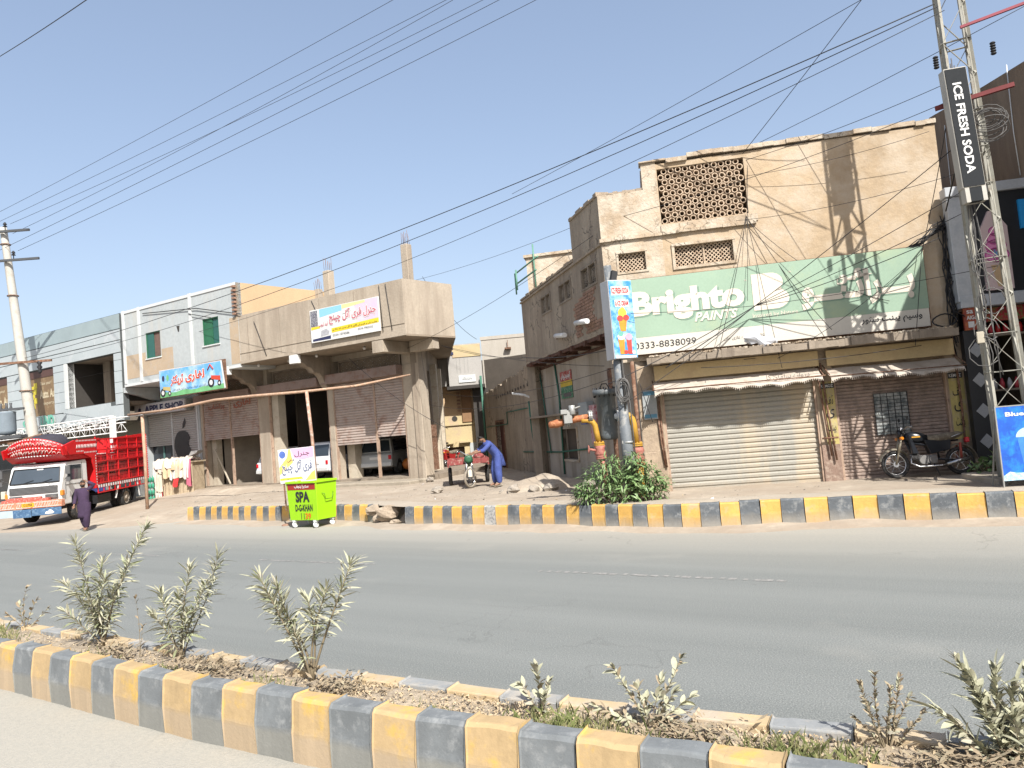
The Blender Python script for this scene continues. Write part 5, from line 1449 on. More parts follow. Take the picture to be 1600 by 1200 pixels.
# shutter hoods
m_hood = mat('brown_metal_hood', (.27, .20, .17), .7, .12, 2, bump=.05, col2=(.21, .12, .08), amt=.4)
for a, b, z0, z1 in ((-12.35, -8.7, 4.32, 4.64), (-8.5, -4.72, 4.32, 4.66), (-4.5, -.72, 4.34, 4.70)):
    mb = MB(); mb.box(a, b, -.42, .1, z0, z1); mb.build('shutter_hood', m_hood, gr, bevel=.01)
m_shp = mat('dusty_pink_shutter', (.42, .345, .30), .7, .08, 1.5, bump=.08, col2=(.30, .20, .16), amt=.5, c2scale=2.5)
def half_shutter(a, b, z0, z1, m=m_shp, y=.05, par=gr): return shutter(par, a, b, z0, z1, y, m, p=.10, depth=.03)
half_shutter(-4.27, -2.26, 1.97, 4.36); half_shutter(-2.18, -.8, 2.16, 4.36)
half_shutter(-12.26, -10.52, 2.66, 4.34); half_shutter(-10.42, -8.62, 2.70, 4.34)
for x in (-2.22, -10.47):
    mb = MB(); mb.box(x-.04, x+.04, .0, .1, FZ, 4.36); mb.build('middle_post', m_rail, gr)
for x in (-4.29, -.79, -12.28, -8.62, -7.96, -4.58):
    mb = MB(); mb.box(x-.03, x+.03, -.01, .10, FZ, 4.36); mb.build('guide_rail', m_rail, gr)
m_lime = mat('limewashed_jamb', (.52, .46, .36), .9, .1, 2, col2=(.4, .33, .25), amt=.4)
for q in ((-7.93, -7.55, .12, .5, FZ, 4.34), (-4.24, -3.85, .5, .9, FZ, 2.0), (-12.2, -11.9, .3, .6, FZ, 2.7)):
    mb = MB(); mb.box(*q); mb.build('inner_jamb', m_lime, gr)
mb = MB(); mb.prism([(-11.9, .7), (-10.6, 2.0), (-10.6, 2.1), (-11.9, .8)], 'z', FZ, 4.3); mb.build('folded_door', mat('drab_door', (.22, .19, .15), .9, .15, 2), gr)
mb = MB(); mb.bar((-11.85, .15, 2.3), (-10.9, .15, .7), .05); mb.build('leaning_pole', m_lime, gr)
txt(gr, 'لغاری', -10.2, -9.1, 3.92, 4.32, .01, mat('red_paint_script', (.34, .12, .08), .8, .1, 5), .03, ur=True)
txt(gr, 'ورکشاپ', -11.9, -10.8, 3.92, 4.22, .01, bpy.data.materials['red_paint_script'], .03, ur=True)
# plinth and steps
m_step = mat('worn_step', (.37, .32, .25), .92, .12, 2, bump=.3, col2=(.29, .25, .19), amt=.5)
mb = MB(); mb.box(-4.6, .15, -1.15, .2, .1, .58); mb.build('plinth_step', m_step, gr, bevel=.03)
mb = MB(); mb.box(-12.5, .0, -.05, 9, .1, FZ); mb.build('floor', m_conc_dk, gr)
mb = MB(); mb.box(-12.5, -4.7, -1.0, -.05, .1, .60); mb.prism([(-2.6, .2), (-1.0, .595), (-1.0, .1), (-2.6, .1)], 'x', -12.5, -4.7); mb.build('ramp', m_dirt, gr)
# inside
m_room = mat('dark_room', (.095, .08, .065), .95, .2, 1)  # room walls in one very dark brown
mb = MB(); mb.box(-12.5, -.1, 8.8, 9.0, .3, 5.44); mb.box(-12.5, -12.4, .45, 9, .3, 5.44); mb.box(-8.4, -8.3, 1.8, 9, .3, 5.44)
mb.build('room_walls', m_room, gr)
# alley side of the garage (runs straight away)
mb = MB(); RS2 = math.atan2(SD[1], SD[0])
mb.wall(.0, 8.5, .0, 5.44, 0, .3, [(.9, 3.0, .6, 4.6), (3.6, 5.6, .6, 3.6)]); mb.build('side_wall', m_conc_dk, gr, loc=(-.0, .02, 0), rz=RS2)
mb = MB(); mb.box(.9, 3.0, .25, .3, .6, 4.6); mb.build('side_recess', m_blank_dark, gr, loc=(0, .02, 0), rz=RS2)
o = shutter(gr, 3.6, 5.6, .55, 3.6, .1, mat('pale_side_shutter', (.5, .43, .33), .7, .05, 2), p=.14, depth=.04); o.location = (0, .02, 0); o.rotation_euler.z = RS2
mb = MB(); mb.box(3.3, 3.6, -.25, .05, .3, 4.9); mb.box(5.6, 5.9, -.2, .05, .3, 4.9); mb.build('side_pilaster', m_lime, gr, loc=(0, .02, 0), rz=RS2)
# roof columns with starter bars
for s_, y_, zb, zt, w_ in ((-.25, .1, 6.9, 9.05, .30), (-4.2, .1, 6.9, 8.8, .32), (-7.35, 2.6, 6.9, 8.9, .28)):
    mb = MB(); mb.box(s_-w_/2, s_+w_/2, y_-w_/2, y_+w_/2, zb, zt); c = mb.build('roof_column', m_conc, gr, bevel=.02)
    mb = MB()
    for i in range(3):
        for j in range(3):
            if i == 1 and j == 1: continue
            x, y = s_ + (i-1)*.10, y_ + (j-1)*.10; l = rnd.uniform(.32, .55)
            mb.tube((x, y, zt), (x + rnd.uniform(-.05, .05), y, zt + l), .009, 4)
    mb.build('starter_bars', m_rust, c)
mb = MB()
for a, b in (((-.05, YO-.02, 5.7), (-.1, YO-.02, 7.3)), ((.35, YO-.02, 5.7), (.2, YO-.03, 7.3)), ((-5.9, YO-.02, 5.6), (-6.5, YO-.02, 7.0)), ((-3.35, YO-.01, 7.3), (-2.9, YO-.02, 6.4))): mb.tube(a, b, .015, 4)
mb.build('wall_cable', m_wire, gr)
mb = MB()
for s_, y_ in ((-5.5, -1.0), (-3.9, -1.1), (-1.6, -1.0), (-7.0, -1.2)): mb.lathe([(.03, 0), (.06, .04), (.03, .12)], 8, Matrix.Translation((s_, y_, 5.32)))
mb.build('bulb', m_white, gr)

# ---------- white building
wb = thing('white_building', 'whitewashed building with two green windows above the apple shop', 'building', PG, RG)
m_ww = mat('bluish_whitewash', (.44, .475, .475), .85, .05, .8, bump=.12, bscale=12, col2=(.45, .45, .42), amt=.4, c2scale=1.4, streak=True)
m_beige = mat('unpainted_beige', (.46, .36, .25), .9, .08, 1.2, bump=.15, col2=(.42, .36, .29), amt=.4)
mb = MB(); mb.wall(-15.25, -7.42, 5.45, 8.70, YO, YO + .2, [(-13.54, -12.5, 6.4, 7.52), (-9.63, -8.62, 6.45, 7.54)]); mb.build('front_wall', m_ww, wb)
mb = MB(); mb.box(-7.95, -7.425, YO - .006, YO - .001, 5.5, 7.34, 0); mb.build('beige_patch', m_beige, wb)
mb = MB(); mb.box(-15.1, -11.66, YO - .006, YO - .001, 5.66, 6.39, 0); mb.box(-15.1, -13.6, YO - .0061, YO-.001, 6.39, 6.7); mb.box(-12.45, -11.66, YO-.0061, YO-.001, 6.39, 6.7); mb.build('beige_patch', m_beige, wb)
m_wp = mat('white_pilaster', (.62, .64, .63), .8, .03, 1)
mb = MB()
for x in (-15.2, -14.02, -10.42): mb.box(x, x + .16, YO - .05, YO - .007, 5.46, 8.74)
mb.box(-15.25, -7.45, YO - .03, YO - .007, 8.60, 8.72); mb.build('pilaster', m_wp, wb)
mb = MB(); mb.box(-15.25, -7.42, YO - .03, -.0, 5.34, 5.45); mb.build('floor_slab', m_wp, wb)
m_gwin = mat('dark_green_shutter', (.025, .13, .065), .6, .15, 2); m_gw2 = mat('blue_green_pane', (.03, .12, .10), .4, .1, 2); m_curt = mat('brown_curtain', (.16, .10, .08), .9, .15, 5)
for (a, b, c, d, k) in ((-13.54, -12.5, 6.4, 7.52, 0), (-9.63, -8.62, 6.45, 7.54, 1)):
    mb = MB(); mb.box(a, b, YO+.02, YO+.06, c, c+.04); mb.box(a, b, YO+.02, YO+.06, d-.04, d); mb.box(a, a+.04, YO+.02, YO+.06, c+.04, d-.04); mb.box(b-.04, b, YO+.02, YO+.06, c+.04, d-.04); wf = mb.build('window', m_gwin, wb)
    mid = (a+b)/2 + (.05 if k else -.02)
    mb = MB(); mb.box(a+.04, mid, YO+.05, YO+.08, c+.04, d-.04); mb.build('window_leaf', m_gwin if k else m_gw2, wf)
    mb = MB(); mb.box(mid + .005, b-.04, YO+.08, YO+.10, c+.04, d-.04); mb.build('window_leaf', m_gw2 if k else m_curt, wf)
    mb = MB(); mb.box(a-.05, b+.05, YO-.04, YO, c-.05, c-.001); mb.build('sill', m_wp, wf)
mb = MB(); mb.prism([(-11.33, 7.52), (-11.12, 7.52), (-11.17, 7.27), (-11.24, 7.27)], 'y', YO - .01, YO - .002); mb.build('vent_hole', m_blank_dark, wb)
# side wall facing the garage roof, with toothed brick ends
m_peach = mat('peach_render', (.56, .40, .24), .9, .06, 1, bump=.12)
mb = MB(); mb.prism([(YO, 7.30), (YO, 8.70), (3.3, 8.88), (3.3, 6.9), (YO+.2, 6.9)], 'x', -7.62, -7.42); mb.build('side_wall', m_peach, wb)
mb = MB(); mb.box(-7.4, -3.2, 3.3, 3.5, 6.9, 8.3); mb.build('rear_parapet', m_peach, wb)
mb = MB()
for k in range(8): mb.box(-7.60, -7.44, YO-.12, YO-.001, 7.42 + k*.155, 7.42 + k*.155 + .075)
stuff(mb.build('brick_toothing', m_brick, wb))
mb = MB(); mb.box(-15.25, -15.05, YO+.2, 9, 5.45, 8.6); mb.box(-16.9, -16.75, .3, 9, 0, 5.4); mb.box(-15.25, -7.5, 8.8, 9, 0, 8.6); mb.box(-15.0, -7.7, YO+.25, 8.8, 8.3, 8.4); mb.build('body', m_beige, wb)
mb = MB(); mb.path([(-13.6, YO-.05, 8.4+.0), (-9.9, YO-.06, 8.05), (-7.2, YO-.05, 7.4)], .018, 4); mb.path([(-10.4, YO-.07, 7.9), (-8.9, YO-.06, 7.5)], .014, 4); mb.build('wall_cable', m_wire, wb)
# its ground floor: the shop under the name board
mb = MB(); mb.box(-16.75, -16.42, -.05, .3, .1, 5.34); mb.box(-12.62, -12.46, -.04, .3, .3, 5.34); mb.box(-16.42, -12.62, .1, .3, 4.5, 5.34); mb.build('shop_pier', m_ww, wb)
half_shutter(-16.40, -14.62, 2.62, 4.5, mat('pale_grey_shutter', (.46, .44, .41), .6, .06, 2, bump=.05), .05, wb)
half_shutter(-14.54, -12.66, .55, 4.5, bpy.data.materials['pale_grey_shutter'], .05, wb)
mb = MB(); mb.box(-14.62, -14.54, .0, .1, .4, 4.5); mb.box(-12.69, -12.6, -.06, -.0, .4, 4.5); mb.build('guide_rail', m_wp, wb)
mb = MB(); mb.box(-16.40, -14.62, .2, .25, .4, 2.62); gg = mb.build('shop_glass', m_glass, wb)
mb = MB(); mb.box(-15.6, -15.5, .17, .2, .4, 2.62); mb.box(-16.3, -15.9, .15, .2, .5, 1.3); mb.build('glass_frame', mat('teal_frame', (.1, .22, .2), .5, .1, 3), gg)
# black apple-with-bite painting on the shutter
def apple(par, cx, cz, w, h, y, m):
    mb = MB(); pts = []
    for i in range(26):
        a = R(78 - i * 13.2)
        r = 1 - .10*math.exp(-((math.degrees(a) % 360 - 90)/22)**2) - .06*math.exp(-((math.degrees(a) % 360 - 270)/16)**2)
        pts.append((cx + w/2*r*math.cos(a)*(1 if math.sin(a) > -.2 else .94), y, cz + h/2*r*math.sin(a)))
    pts = [p for p in pts if not (p[0] > cx + w*.36 and abs(p[2] - (cz + h*.02)) < h*.2)]
    bite = [(cx + w*(.56 - .21*math.cos(R(t))), y, cz + h*.04 + h*.2*math.sin(R(t))) for t in (60, 30, 0, -30, -60)]
    out = []; ins = False
    for p in pts:
        if not ins and p[0] > cx and p[2] < cz - h*.1: out += bite; ins = True
        out.append(p)
    mb.poly(out); mb.build('apple_emblem', m, par)
    mb = MB(); mb.poly([(cx + w*.02, y, cz + h*.52), (cx + w*.05, y, cz + h*.68), (cx + w*.2, y, cz + h*.86), (cx + w*.24, y, cz + h*.70), (cx + w*.14, y, cz + h*.56)]); mb.build('leaf_emblem', m, par)
m_grp = mat('dark_grey_paint', (.06, .06, .06), .7, .1, 3)
apple(wb, -13.85, 2.55, 1.25, 1.45, .005, m_grp)
txt(wb, 'APPLE', -16.0, -14.7, 4.18, 4.34, .01, m_grp, .02)
asg = thing('shop_sign', 'white APPLE SHOP name board over grey shutters', 'signboard', PG, RG)
mb = MB(); mb.box(-16.75, -12.95, -.42, -.32, 4.10, 4.62); mb.build('board', mat('sign_white', (.55, .55, .55), .5, .04, 2), asg, bevel=.01)
mb = MB(); mb.box(-16.8, -12.9, -.32, -.05, 4.1, 4.62); mb.build('casing', m_steel, asg)
m_navy = mat('navy_letters', (.03, .035, .09), .5, 0, 1, fine=0)
txt(asg, 'APPLE SHOP', -15.95, -13.05, 4.20, 4.52, -.42, m_navy, .045)
apple(asg, -16.32, 4.33, .25, .26, -.425, m_navy)
# brackets of the white building
for q in (-15.6, -12.6):
    mb = MB(); mb.prism([(YO+.05, 5.33), (YO+.05, 5.1), (-.9, 4.95), (-.4, 4.8), (-.05, 4.72), (-.05, 5.33)], 'x', q, q + .3); mb.build('bracket', m_ww, wb)

# tractor banner and oil banner
tb = thing('tractor_banner', 'blue and green tractor workshop banner with red script under the white building', 'banner', PG, RG)
m_skyp = mat('banner_sky_print', (.13, .38, .68), .6, .2, .9, col2=(.55, .66, .70), amt=.8, c2scale=1.0, fine=0)
m_grs = mat('banner_grass_print', (.16, .42, .18), .6, .2, 3, fine=0)
TL, TR_, BL_, BR_ = (-12.37, 5.73), (-8.26, 5.70), (-12.35, 4.58), (-8.10, 4.60)
def q4(u, v, y):
    top = (TL[0] + (TR_[0]-TL[0])*u, TL[1] + (TR_[1]-TL[1])*u); bo = (BL_[0] + (BR_[0]-BL_[0])*u, BL_[1] + (BR_[1]-BL_[1])*u)
    return (bo[0] + (top[0]-bo[0])*v, y, bo[1] + (top[1]-bo[1])*v)
def strip(par, name, u0, u1, v0, v1, y, m, wob=0):
    mb = MB(); n = 12; rows = []
    for i in range(n+1):
        u = u0 + (u1-u0)*i/n; b = len(mb.v); vv = v1 + wob*math.sin(i*1.7)
        mb.v += [q4(u, v0, y), q4(u, vv, y)]
        if i: mb.face((b-2, b, b+1, b-1))
    mb.build(name, m, par)
mb = MB(); mb.box(-12.39, -8.08, YO - .22, YO - .17, 4.56, 5.74); mb.build('frame', m_rust, tb)
strip(tb, 'sky_print', 0, 1, .12, 1, YO-.23, m_skyp); strip(tb, 'grass_print', 0, 1, 0, .16, YO-.232, m_grs, .03)
strip(tb, 'border', 0, 1, .985, 1.01, YO-.234, m_plw); strip(tb, 'border', .98, 1.0, 0, 1, YO-.235, m_plw)
m_redw = mat('red_script', (.55, .06, .03), .6, 0, 1, fine=0)
txt(tb, 'لغاری', -10.62, -9.35, 5.02, 5.52, YO-.235, m_plw, .09, ur=True); txt(tb, 'لغاری', -10.6, -9.37, 5.04, 5.50, YO-.239, m_redw, .03, ur=True)
txt(tb, 'ٹریکٹر', -11.62, -10.72, 4.98, 5.48, YO-.235, m_plw, .09, ur=True); txt(tb, 'ٹریکٹر', -11.6, -10.74, 5.0, 5.46, YO-.239, m_redw, .03, ur=True)
txt(tb, 'زرعی آلات اور ٹریکٹر ورکشاپ ڈیرہ غازی خان', -11.5, -9.0, 4.78, 4.90, YO-.236, m_ink, .0, ur=True)
def tractor(par, cx, cz, s_, m_b, y):
    mb = MB(); disc(mb, cx - .22*s_, cz + .17*s_, .19*s_, .19*s_, y); disc(mb, cx + .26*s_, cz + .11*s_, .11*s_, .11*s_, y); mb.build('tractor_wheels_print', m_ink, par)
    mb = MB(); disc(mb, cx - .22*s_, cz + .17*s_, .10*s_, .10*s_, y-.002); disc(mb, cx + .26*s_, cz + .11*s_, .05*s_, .05*s_, y-.002); mb.build('tractor_hubs_print', m_plw, par)
    mb = MB(); mb.poly([(cx - .2*s_, y-.001, cz + .3*s_), (cx + .34*s_, y-.001, cz + .2*s_), (cx + .34*s_, y-.001, cz + .38*s_), (cx - .2*s_, y-.001, cz + .44*s_)]); mb.build('tractor_body_print', m_b, par)
tractor(tb, -11.95, 4.62, .95, mat('ochre_print', (.5, .4, .15), .6, 0, 1, fine=0), YO-.236); tractor(tb, -8.72, 4.72, -1.05, m_redw, YO-.236) if False else tractor(tb, -8.75, 4.72, 1.05, m_redw, YO-.236)
mb = MB()
for cx, c in ((-12.1, 0), (-11.8, 1)): disc(mb, cx, 5.38, .09, .13, YO-.236, c)
mb.build('badge_print', [m_navy, m_grs], tb)
mb = MB(); mb.path([(-9.15, YO-.24, 5.42), (-8.98, YO-.24, 5.62), (-8.8, YO-.24, 5.42)], .03, 4); mb.build('gable_print', m_redw, tb)
ob = thing('oil_banner', 'pink, yellow and blue oil change banner on the garage parapet', 'banner', PG, RG)
m_pastel = mat('pastel_print', (.66, .56, .58), .6, .05, .6, col2=(.68, .48, .60), amt=.7, c2scale=.8, fine=0)
mb = MB(); mb.box(-3.38, -.10, YO-.10, YO-.05, 5.74, 6.92); mb.build('board', m_plw, ob)
mb = MB()
yb = YO - .102
mb.poly([(-3.35, yb, 6.32), (-1.2, yb, 6.32), (-1.2, yb, 6.9), (-2.9, yb, 6.9), (-3.35, yb, 6.9)], 0); mb.poly([(-1.2, yb, 6.2), (-.13, yb, 6.2), (-.13, yb, 6.9), (-1.2, yb, 6.9)], 1)
mb.poly([(-2.9, yb-.002, 6.6), (-1.8, yb-.002, 6.7), (-1.8, yb-.002, 6.9), (-2.9, yb-.002, 6.9)], 2); mb.poly([(-1.8, yb-.0025, 6.75), (-.7, yb-.0025, 6.82), (-.7, yb-.0025, 6.9), (-1.8, yb-.0025, 6.9)], 3)
mb.poly([(-3.35, yb-.003, 6.3), (-3.0, yb-.003, 6.3), (-3.0, yb-.003, 6.88), (-3.35, yb-.003, 6.88)], 4)
mb.poly([(-2.35, yb-.003, 5.98), (-.13, yb-.003, 6.04), (-.13, yb-.003, 6.2), (-2.35, yb-.003, 6.14)], 5)
mb.poly([(-3.35, yb-.003, 6.2), (-2.9, yb-.003, 6.22), (-2.9, yb-.003, 6.3), (-3.35, yb-.003, 6.3)], 5)
mb.poly([(-3.3, yb-.003, 5.78), (-2.4, yb-.003, 5.78), (-2.4, yb-.003, 5.9), (-3.3, yb-.003, 5.86)], 6)
mb.build('print', [m_plw, m_pastel, mat('sky_blue_print', (.25, .52, .72), .6, .05, 1, fine=0), mat('lemon_print', (.72, .66, .30), .6, .05, 1, fine=0), mat('machine_print', (.10, .10, .13), .6, .6, 12, fine=0, col2=(.5, .5, .5), amt=.6), mat('bright_yellow_print', (.72, .55, .03), .6, .03, 1, fine=0), m_navy], ob)
m_rsc = mat('rose_script', (.50, .10, .14), .6, 0, 1, fine=0)
txt(ob, 'جنرل فری آئل چینج', -2.45, -.2, 6.24, 6.76, yb-.004, m_plw, .08, ur=True)
txt(ob, 'جنرل فری آئل چینج', -2.43, -.22, 6.27, 6.73, yb-.008, m_rsc, .015, ur=True)
txt(ob, 'اینڈ لیوب', -2.95, -2.5, 6.24, 6.44, yb-.008, m_rsc, .01, ur=True)
txt(ob, 'ہمارے ہاں ہر قسم کی گاڑی کا آئل تبدیل کیا جاتا ہے', -2.3, -.2, 6.03, 6.13, yb-.006, m_ink, .01, ur=True)
txt(ob, '0334-1074586', -2.3, -1.5, 5.84, 5.92, yb-.006, m_grp, .0); txt(ob, '0334-7983352', -1.1, -.4, 5.90, 5.97, yb-.006, m_grp, .0)
mb = MB(); mb.poly([(-2.9, yb-.006, 5.92), (-2.5, yb-.006, 5.95), (-2.45, yb-.006, 6.06), (-2.6, yb-.006, 6.16), (-2.85, yb-.006, 6.12)]); mb.build('car_print', mat('silver_print', (.4, .4, .42), .6, .3, 9, fine=0), ob)

# ---------- panel-clad building
pb = thing('panel_building', 'grey aluminium panel building with open dark room and brown window posters', 'building', PG, RG)
m_al = mat('grey_aluminium_panel', (.43, .475, .485), .45, .04, .7, fine=.02, col2=(.48, .51, .52), amt=.3)
m_al2 = mat('teal_glazed_panel', (.30, .365, .375), .3, .08, 1, fine=.02)
def panel(x0, x1, z0, z1, m, y=YO):
    y += rnd.uniform(-.008, .004); mb = MB(); mb.box(x0 + .009, x1 - .009, y, y + .05, z0 + .009, z1 - .009); return mb.build('panel', m, pb)
mb = MB(); mb.wall(-32, -15.5, 3.9, 8.72, YO + .05, YO + .3, [(-20, -16.06, 4.78, 6.95), (-23.66, -21.24, 4.62, 6.92), (-28.4, -25.8, 4.6, 6.9)]); mb.build('front_wall', mat('panel_joint', (.09, .10, .10), .8, .1, 1), pb)
x = -15.52
while x > -31:
    w_ = .99; panel(x - w_, x, 8.02, 8.70, m_al2)
    panel(x - w_*1.0, x, 7.52, 8.0, m_al)
    panel(x - w_*1.0, x, 6.96, 7.50, m_al)
    panel(x - w_, x, 3.9, 4.6 if not (-20 < x - .5 < -16.06) else 4.76, m_al)
    x -= w_
for a, b in ((-16.06, -15.52), (-21.24, -20.0), (-25.8, -23.66), (-31, -28.4)):
    z = 4.62
    while z < 6.9: panel(a, b, z, min(z + .5, 6.94), m_al); z += .5
mb = MB(); mb.box(-20.25, -20.0, YO - .02, YO + .35, 4.78, 6.95, 0); mb.build('sunlit_reveal', m_wp, pb)  # white strip: sunlight on the opening's inner side put into colour
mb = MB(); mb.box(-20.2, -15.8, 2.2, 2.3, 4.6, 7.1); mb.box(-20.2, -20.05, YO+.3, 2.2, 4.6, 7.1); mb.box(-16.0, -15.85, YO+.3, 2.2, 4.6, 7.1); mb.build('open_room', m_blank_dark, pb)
mb = MB(); mb.box(-20.2, -15.8, YO+.3, 2.2, 6.96, 7.1, 0); mb.box(-20.2, -15.8, YO+.3, 2.2, 4.6, 4.77, 0); mb.box(-19.2, -18.6, -.4, .1, 4.77, 6.96, 0); mb.build('room_column', m_conc_dk, pb)
m_brp = mat('brown_poster', (.23, .15, .08), .6, .12, 1.5, col2=(.30, .22, .12), amt=.4)
for a, b, k in ((-23.66, -21.24, 1), (-28.4, -25.8, 0)):
    mb = MB(); mb.box(a + .03, b - .03, YO + .08, YO + .12, 4.65, 6.9); w_ = mb.build('window_poster', m_brp, pb)
    mb = MB(); mb.box(a + .03, b-.03, YO + .06, YO + .079, 6.55, 6.9); mb.build('poster_header', mat('maroon_header', (.10, .05, .04), .6, .1, 2), w_)
    m_lem = mat('yellow_pixels', (.62, .52, .05), .6, .1, 3)
    for j, (x_, z_) in enumerate(((.12, 5.9), (.34, 5.75), (.14, 5.5), (.36, 5.3), (.15, 5.05), (.4, 6.05))):
        mb = MB(); mb.box(a + x_, a + x_ + .3, YO + .07, YO + .078, z_, z_ + .28); mb.build('yellow_square', m_lem, w_)
    m_iv = mat('ivory_letters', (.6, .52, .36), .6, 0, 1, fine=0)
    txt(w_, 'Take your', a + 1.0, b - .4, 6.12, 6.32, YO + .075, m_iv, .01)
    txt(w_, 'Auto. Au', a + .95, b - .1, 5.50, 5.92, YO + .075, m_iv, .03)
    txt(w_, 'experts', a + 1.25, b - .2, 5.12, 5.3, YO + .075, m_iv, .0)
m_gl = mat('green_letters', (.16, .48, .36), .5, .1, 2)
mt3 = mat('letter_edge_white', (.6, .65, .62), .5, .05, 2)
txt(pb, 'UND', -22.45, -21.2, 4.06, 4.62, YO - .06, m_gl, .05, lift=.03); txt(pb, 'UND', -22.40, -21.15, 4.02, 4.58, YO - .04, mt3, .06, lift=.0)
txt(pb, 'SO', -24.2, -23.2, 4.0, 4.5, YO - .06, m_gl, .05, lift=.03)
mb = MB(); mb.box(-32, -15.5, 3.2, 3.4, 0, 9.1); mb.box(-32, -18.5, 1.0, 3.2, 8.9, 9.1); mb.box(-15.75, -15.6, YO+.3, 3.2, 5.5, 8.7); mb.build('rear_brick_storey', m_conc_dk, pb)
mb = MB()
for k in range(24): mb.box(-32 + k*.6, -32 + k*.6 + rnd.uniform(.3, .58), .9, .999, 9.1, 9.1 + rnd.uniform(.02, .16))
mb.build('ragged_roof_edge', m_rubble, pb)
# street level: dark storefront, posters
mb = MB(); mb.box(-32, -16.75, -.1, .2, 3.0, 3.9, 0); mb.box(-32, -16.95, YO + .06, .2, 3.88, 3.95, 0); mb.build('shopfront_fascia', mat('olive_fascia', (.20, .19, .15), .8, .1, 1), pb)
mb = MB(); mb.box(-32, -16.75, .3, .4, .1, 3.0); mb.build('shop_glass', m_glass, pb)
for x in (-17.3, -20.2, -23.75, -23.2, -27): mb = MB(); mb.box(x, x + .09, .0, .3, .1, 3.0); mb.build('shopfront_mullion', m_steel, pb)
mb = MB(); mb.box(-23.1, -20.3, .1, .2, .3, 2.98); ps = mb.build('blue_window_poster', mat('navy_poster', (.03, .05, .20), .5, .15, 2), pb)
txt(ps, 'Offers', -22.0, -20.5, 2.25, 2.7, .1, m_plw, .02); txt(ps, 'on all drinks', -21.8, -20.6, 2.0, 2.15, .1, m_plw, .0)
mb = MB(); mb.box(-26.9, -23.8, .12, .2, .4, 1.6, 0); mb.build('window_goods', mat('window_goods', (.12, .14, .08), .7, .6, 5, col2=(.35, .33, .2), amt=.8), pb)
mb = MB(); mb.box(-32, -16.8, -1.2, .0, .0, .32); mb.build('shop_plinth', m_step, pb)
# white truss canopy
tc = thing('truss_canopy', 'white lattice truss canopy along the front of the panel building', 'canopy', PG, RG)
for y0, z0, z1 in ((-3.0, 3.55, 4.0), (-2.1, 3.35, 3.75)):
    for i, (a, b) in enumerate(((-31, -14.1 if y0 < -2.5 else -14.7),)):
        mb = MB(); mb.tube((a, y0, z0), (b, y0, z0), .03, 6); mb.tube((a, y0, z1), (b, y0, z1), .03, 6); mb.build('chord', m_white, tc)
        x = a
        k = 0
        while x < b - .3:
            mb = MB(); mb.tube((x, y0, z0 if k % 2 else z1), (x + .42, y0, z1 if k % 2 else z0), .013, 5); mb.tube((x, y0, z0), (x, y0, z1), .012, 5); mb.build('web_bar', m_white, tc); x += .42; k += 1
mb = MB()
x = -31
while x < -14.9: mb.tube((x, -3.0, 4.0), (x, -2.1, 3.75), .02, 5); mb.tube((x, -3.0, 3.55), (x, -1.7, 4.0), .02, 5); x += 1.3
mb.build('tie_bar', m_white, tc)
mb = MB(); mb.box(-14.25, -14.08, -3.1, -2.9, .3, 4.0); mb.build('post', m_white, tc)

# ================================================================== houses at the back of the alley (world frame)
m_ylw = mat('pale_yellow_wall', (.52, .42, .24), .9, .05, .8, bump=.15, col2=(.46, .35, .24), amt=.5)
yh = thing('yellow_house', 'pale yellow house with dark gateway at the far end of the alley', 'house', (0, 34.1, 0), R(4)); yh.scale = (.92, .92, .92)
mb = MB(); mb.wall(-4.5, -1.6, .2, 3.1, 0, .3, [(-3.42, -2.62, .2, 1.55)]); mb.build('lower_wall', m_ylw, yh)
mb = MB(); mb.box(-4.2, -1.6, .0, .3, 3.1, 5.2); mb.build('upper_wall', m_peach, yh)
mb = MB(); mb.box(-3.42, -2.62, .25, .35, .2, 1.55); mb.build('gateway', mat('dark_gate', (.10, .07, .05), .9, .2, 2), yh)
mb = MB(); mb.box(-3.62, -3.15, -.2, 0, 1.72, 1.80); mb.box(-2.85, -2.3, -.2, 0, 1.74, 1.82); mb.box(-4.4, -1.7, -.08, 0, 2.62, 2.70); mb.build('sunshade', m_ylw, yh)
mb = MB(); disc(mb, -3.0, 2.95, .14, .14, -.005); mb.build('round_vent', m_blank_dark, yh)
mb = MB(); mb.box(-2.35, -1.8, -.04, 0, 1.0, 1.7); mb.build('white_notice', m_ww, yh)
mb = MB(); mb.box(-2.6, -2.1, -.12, -.0, 2.75, 4.6); mb.build('brown_shutter', mat('rust_brown_sheet', (.28, .16, .08), .8, .2, 2), yh)
mb = MB()
for k in range(7): mb.box(-2.82, -2.66, -.10, 0, 3.3 + k*.17, 3.38 + k*.17)
stuff(mb.build('brick_toothing', m_brick, yh))
gh = thing('grey_upper_room', 'pale grey overhanging upper room with a painted grille over the alley', 'building', (0, 33, 0), R(2))
mb = MB(); mb.box(-2.78, -1.28, .0, 1.2, 4.15, 6.0); mb.box(-3.5, -2.78, .5, 1.2, 4.2, 6.0); mb.build('room', mat('pale_grey_render', (.40, .385, .36), .9, .06, .8, bump=.1), gh)
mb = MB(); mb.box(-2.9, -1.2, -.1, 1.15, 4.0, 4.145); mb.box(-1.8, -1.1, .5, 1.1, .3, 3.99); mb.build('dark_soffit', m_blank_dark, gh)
mb = MB(); mb.box(-2.55, -1.3, -.03, .0, 5.42, 5.95); mb.build('yellow_panel', m_ylw, gh)
mb = MB()
for x in (-2.4, -2.25, -2.05, -1.9): mb.box(x, x + .015, -.012, 0, 4.7, 5.4)
mb.build('pipes', m_steel, gh)
mb = MB(); mb.box(-2.35, -1.6, -.04, 0, 4.28, 4.6); nb_ = mb.build('name_plate', m_wp, gh); txt(nb_, 'ماشاءاللہ', -2.2, -1.75, 4.38, 4.52, -.04, m_grp, .0, ur=True)
mb = MB()
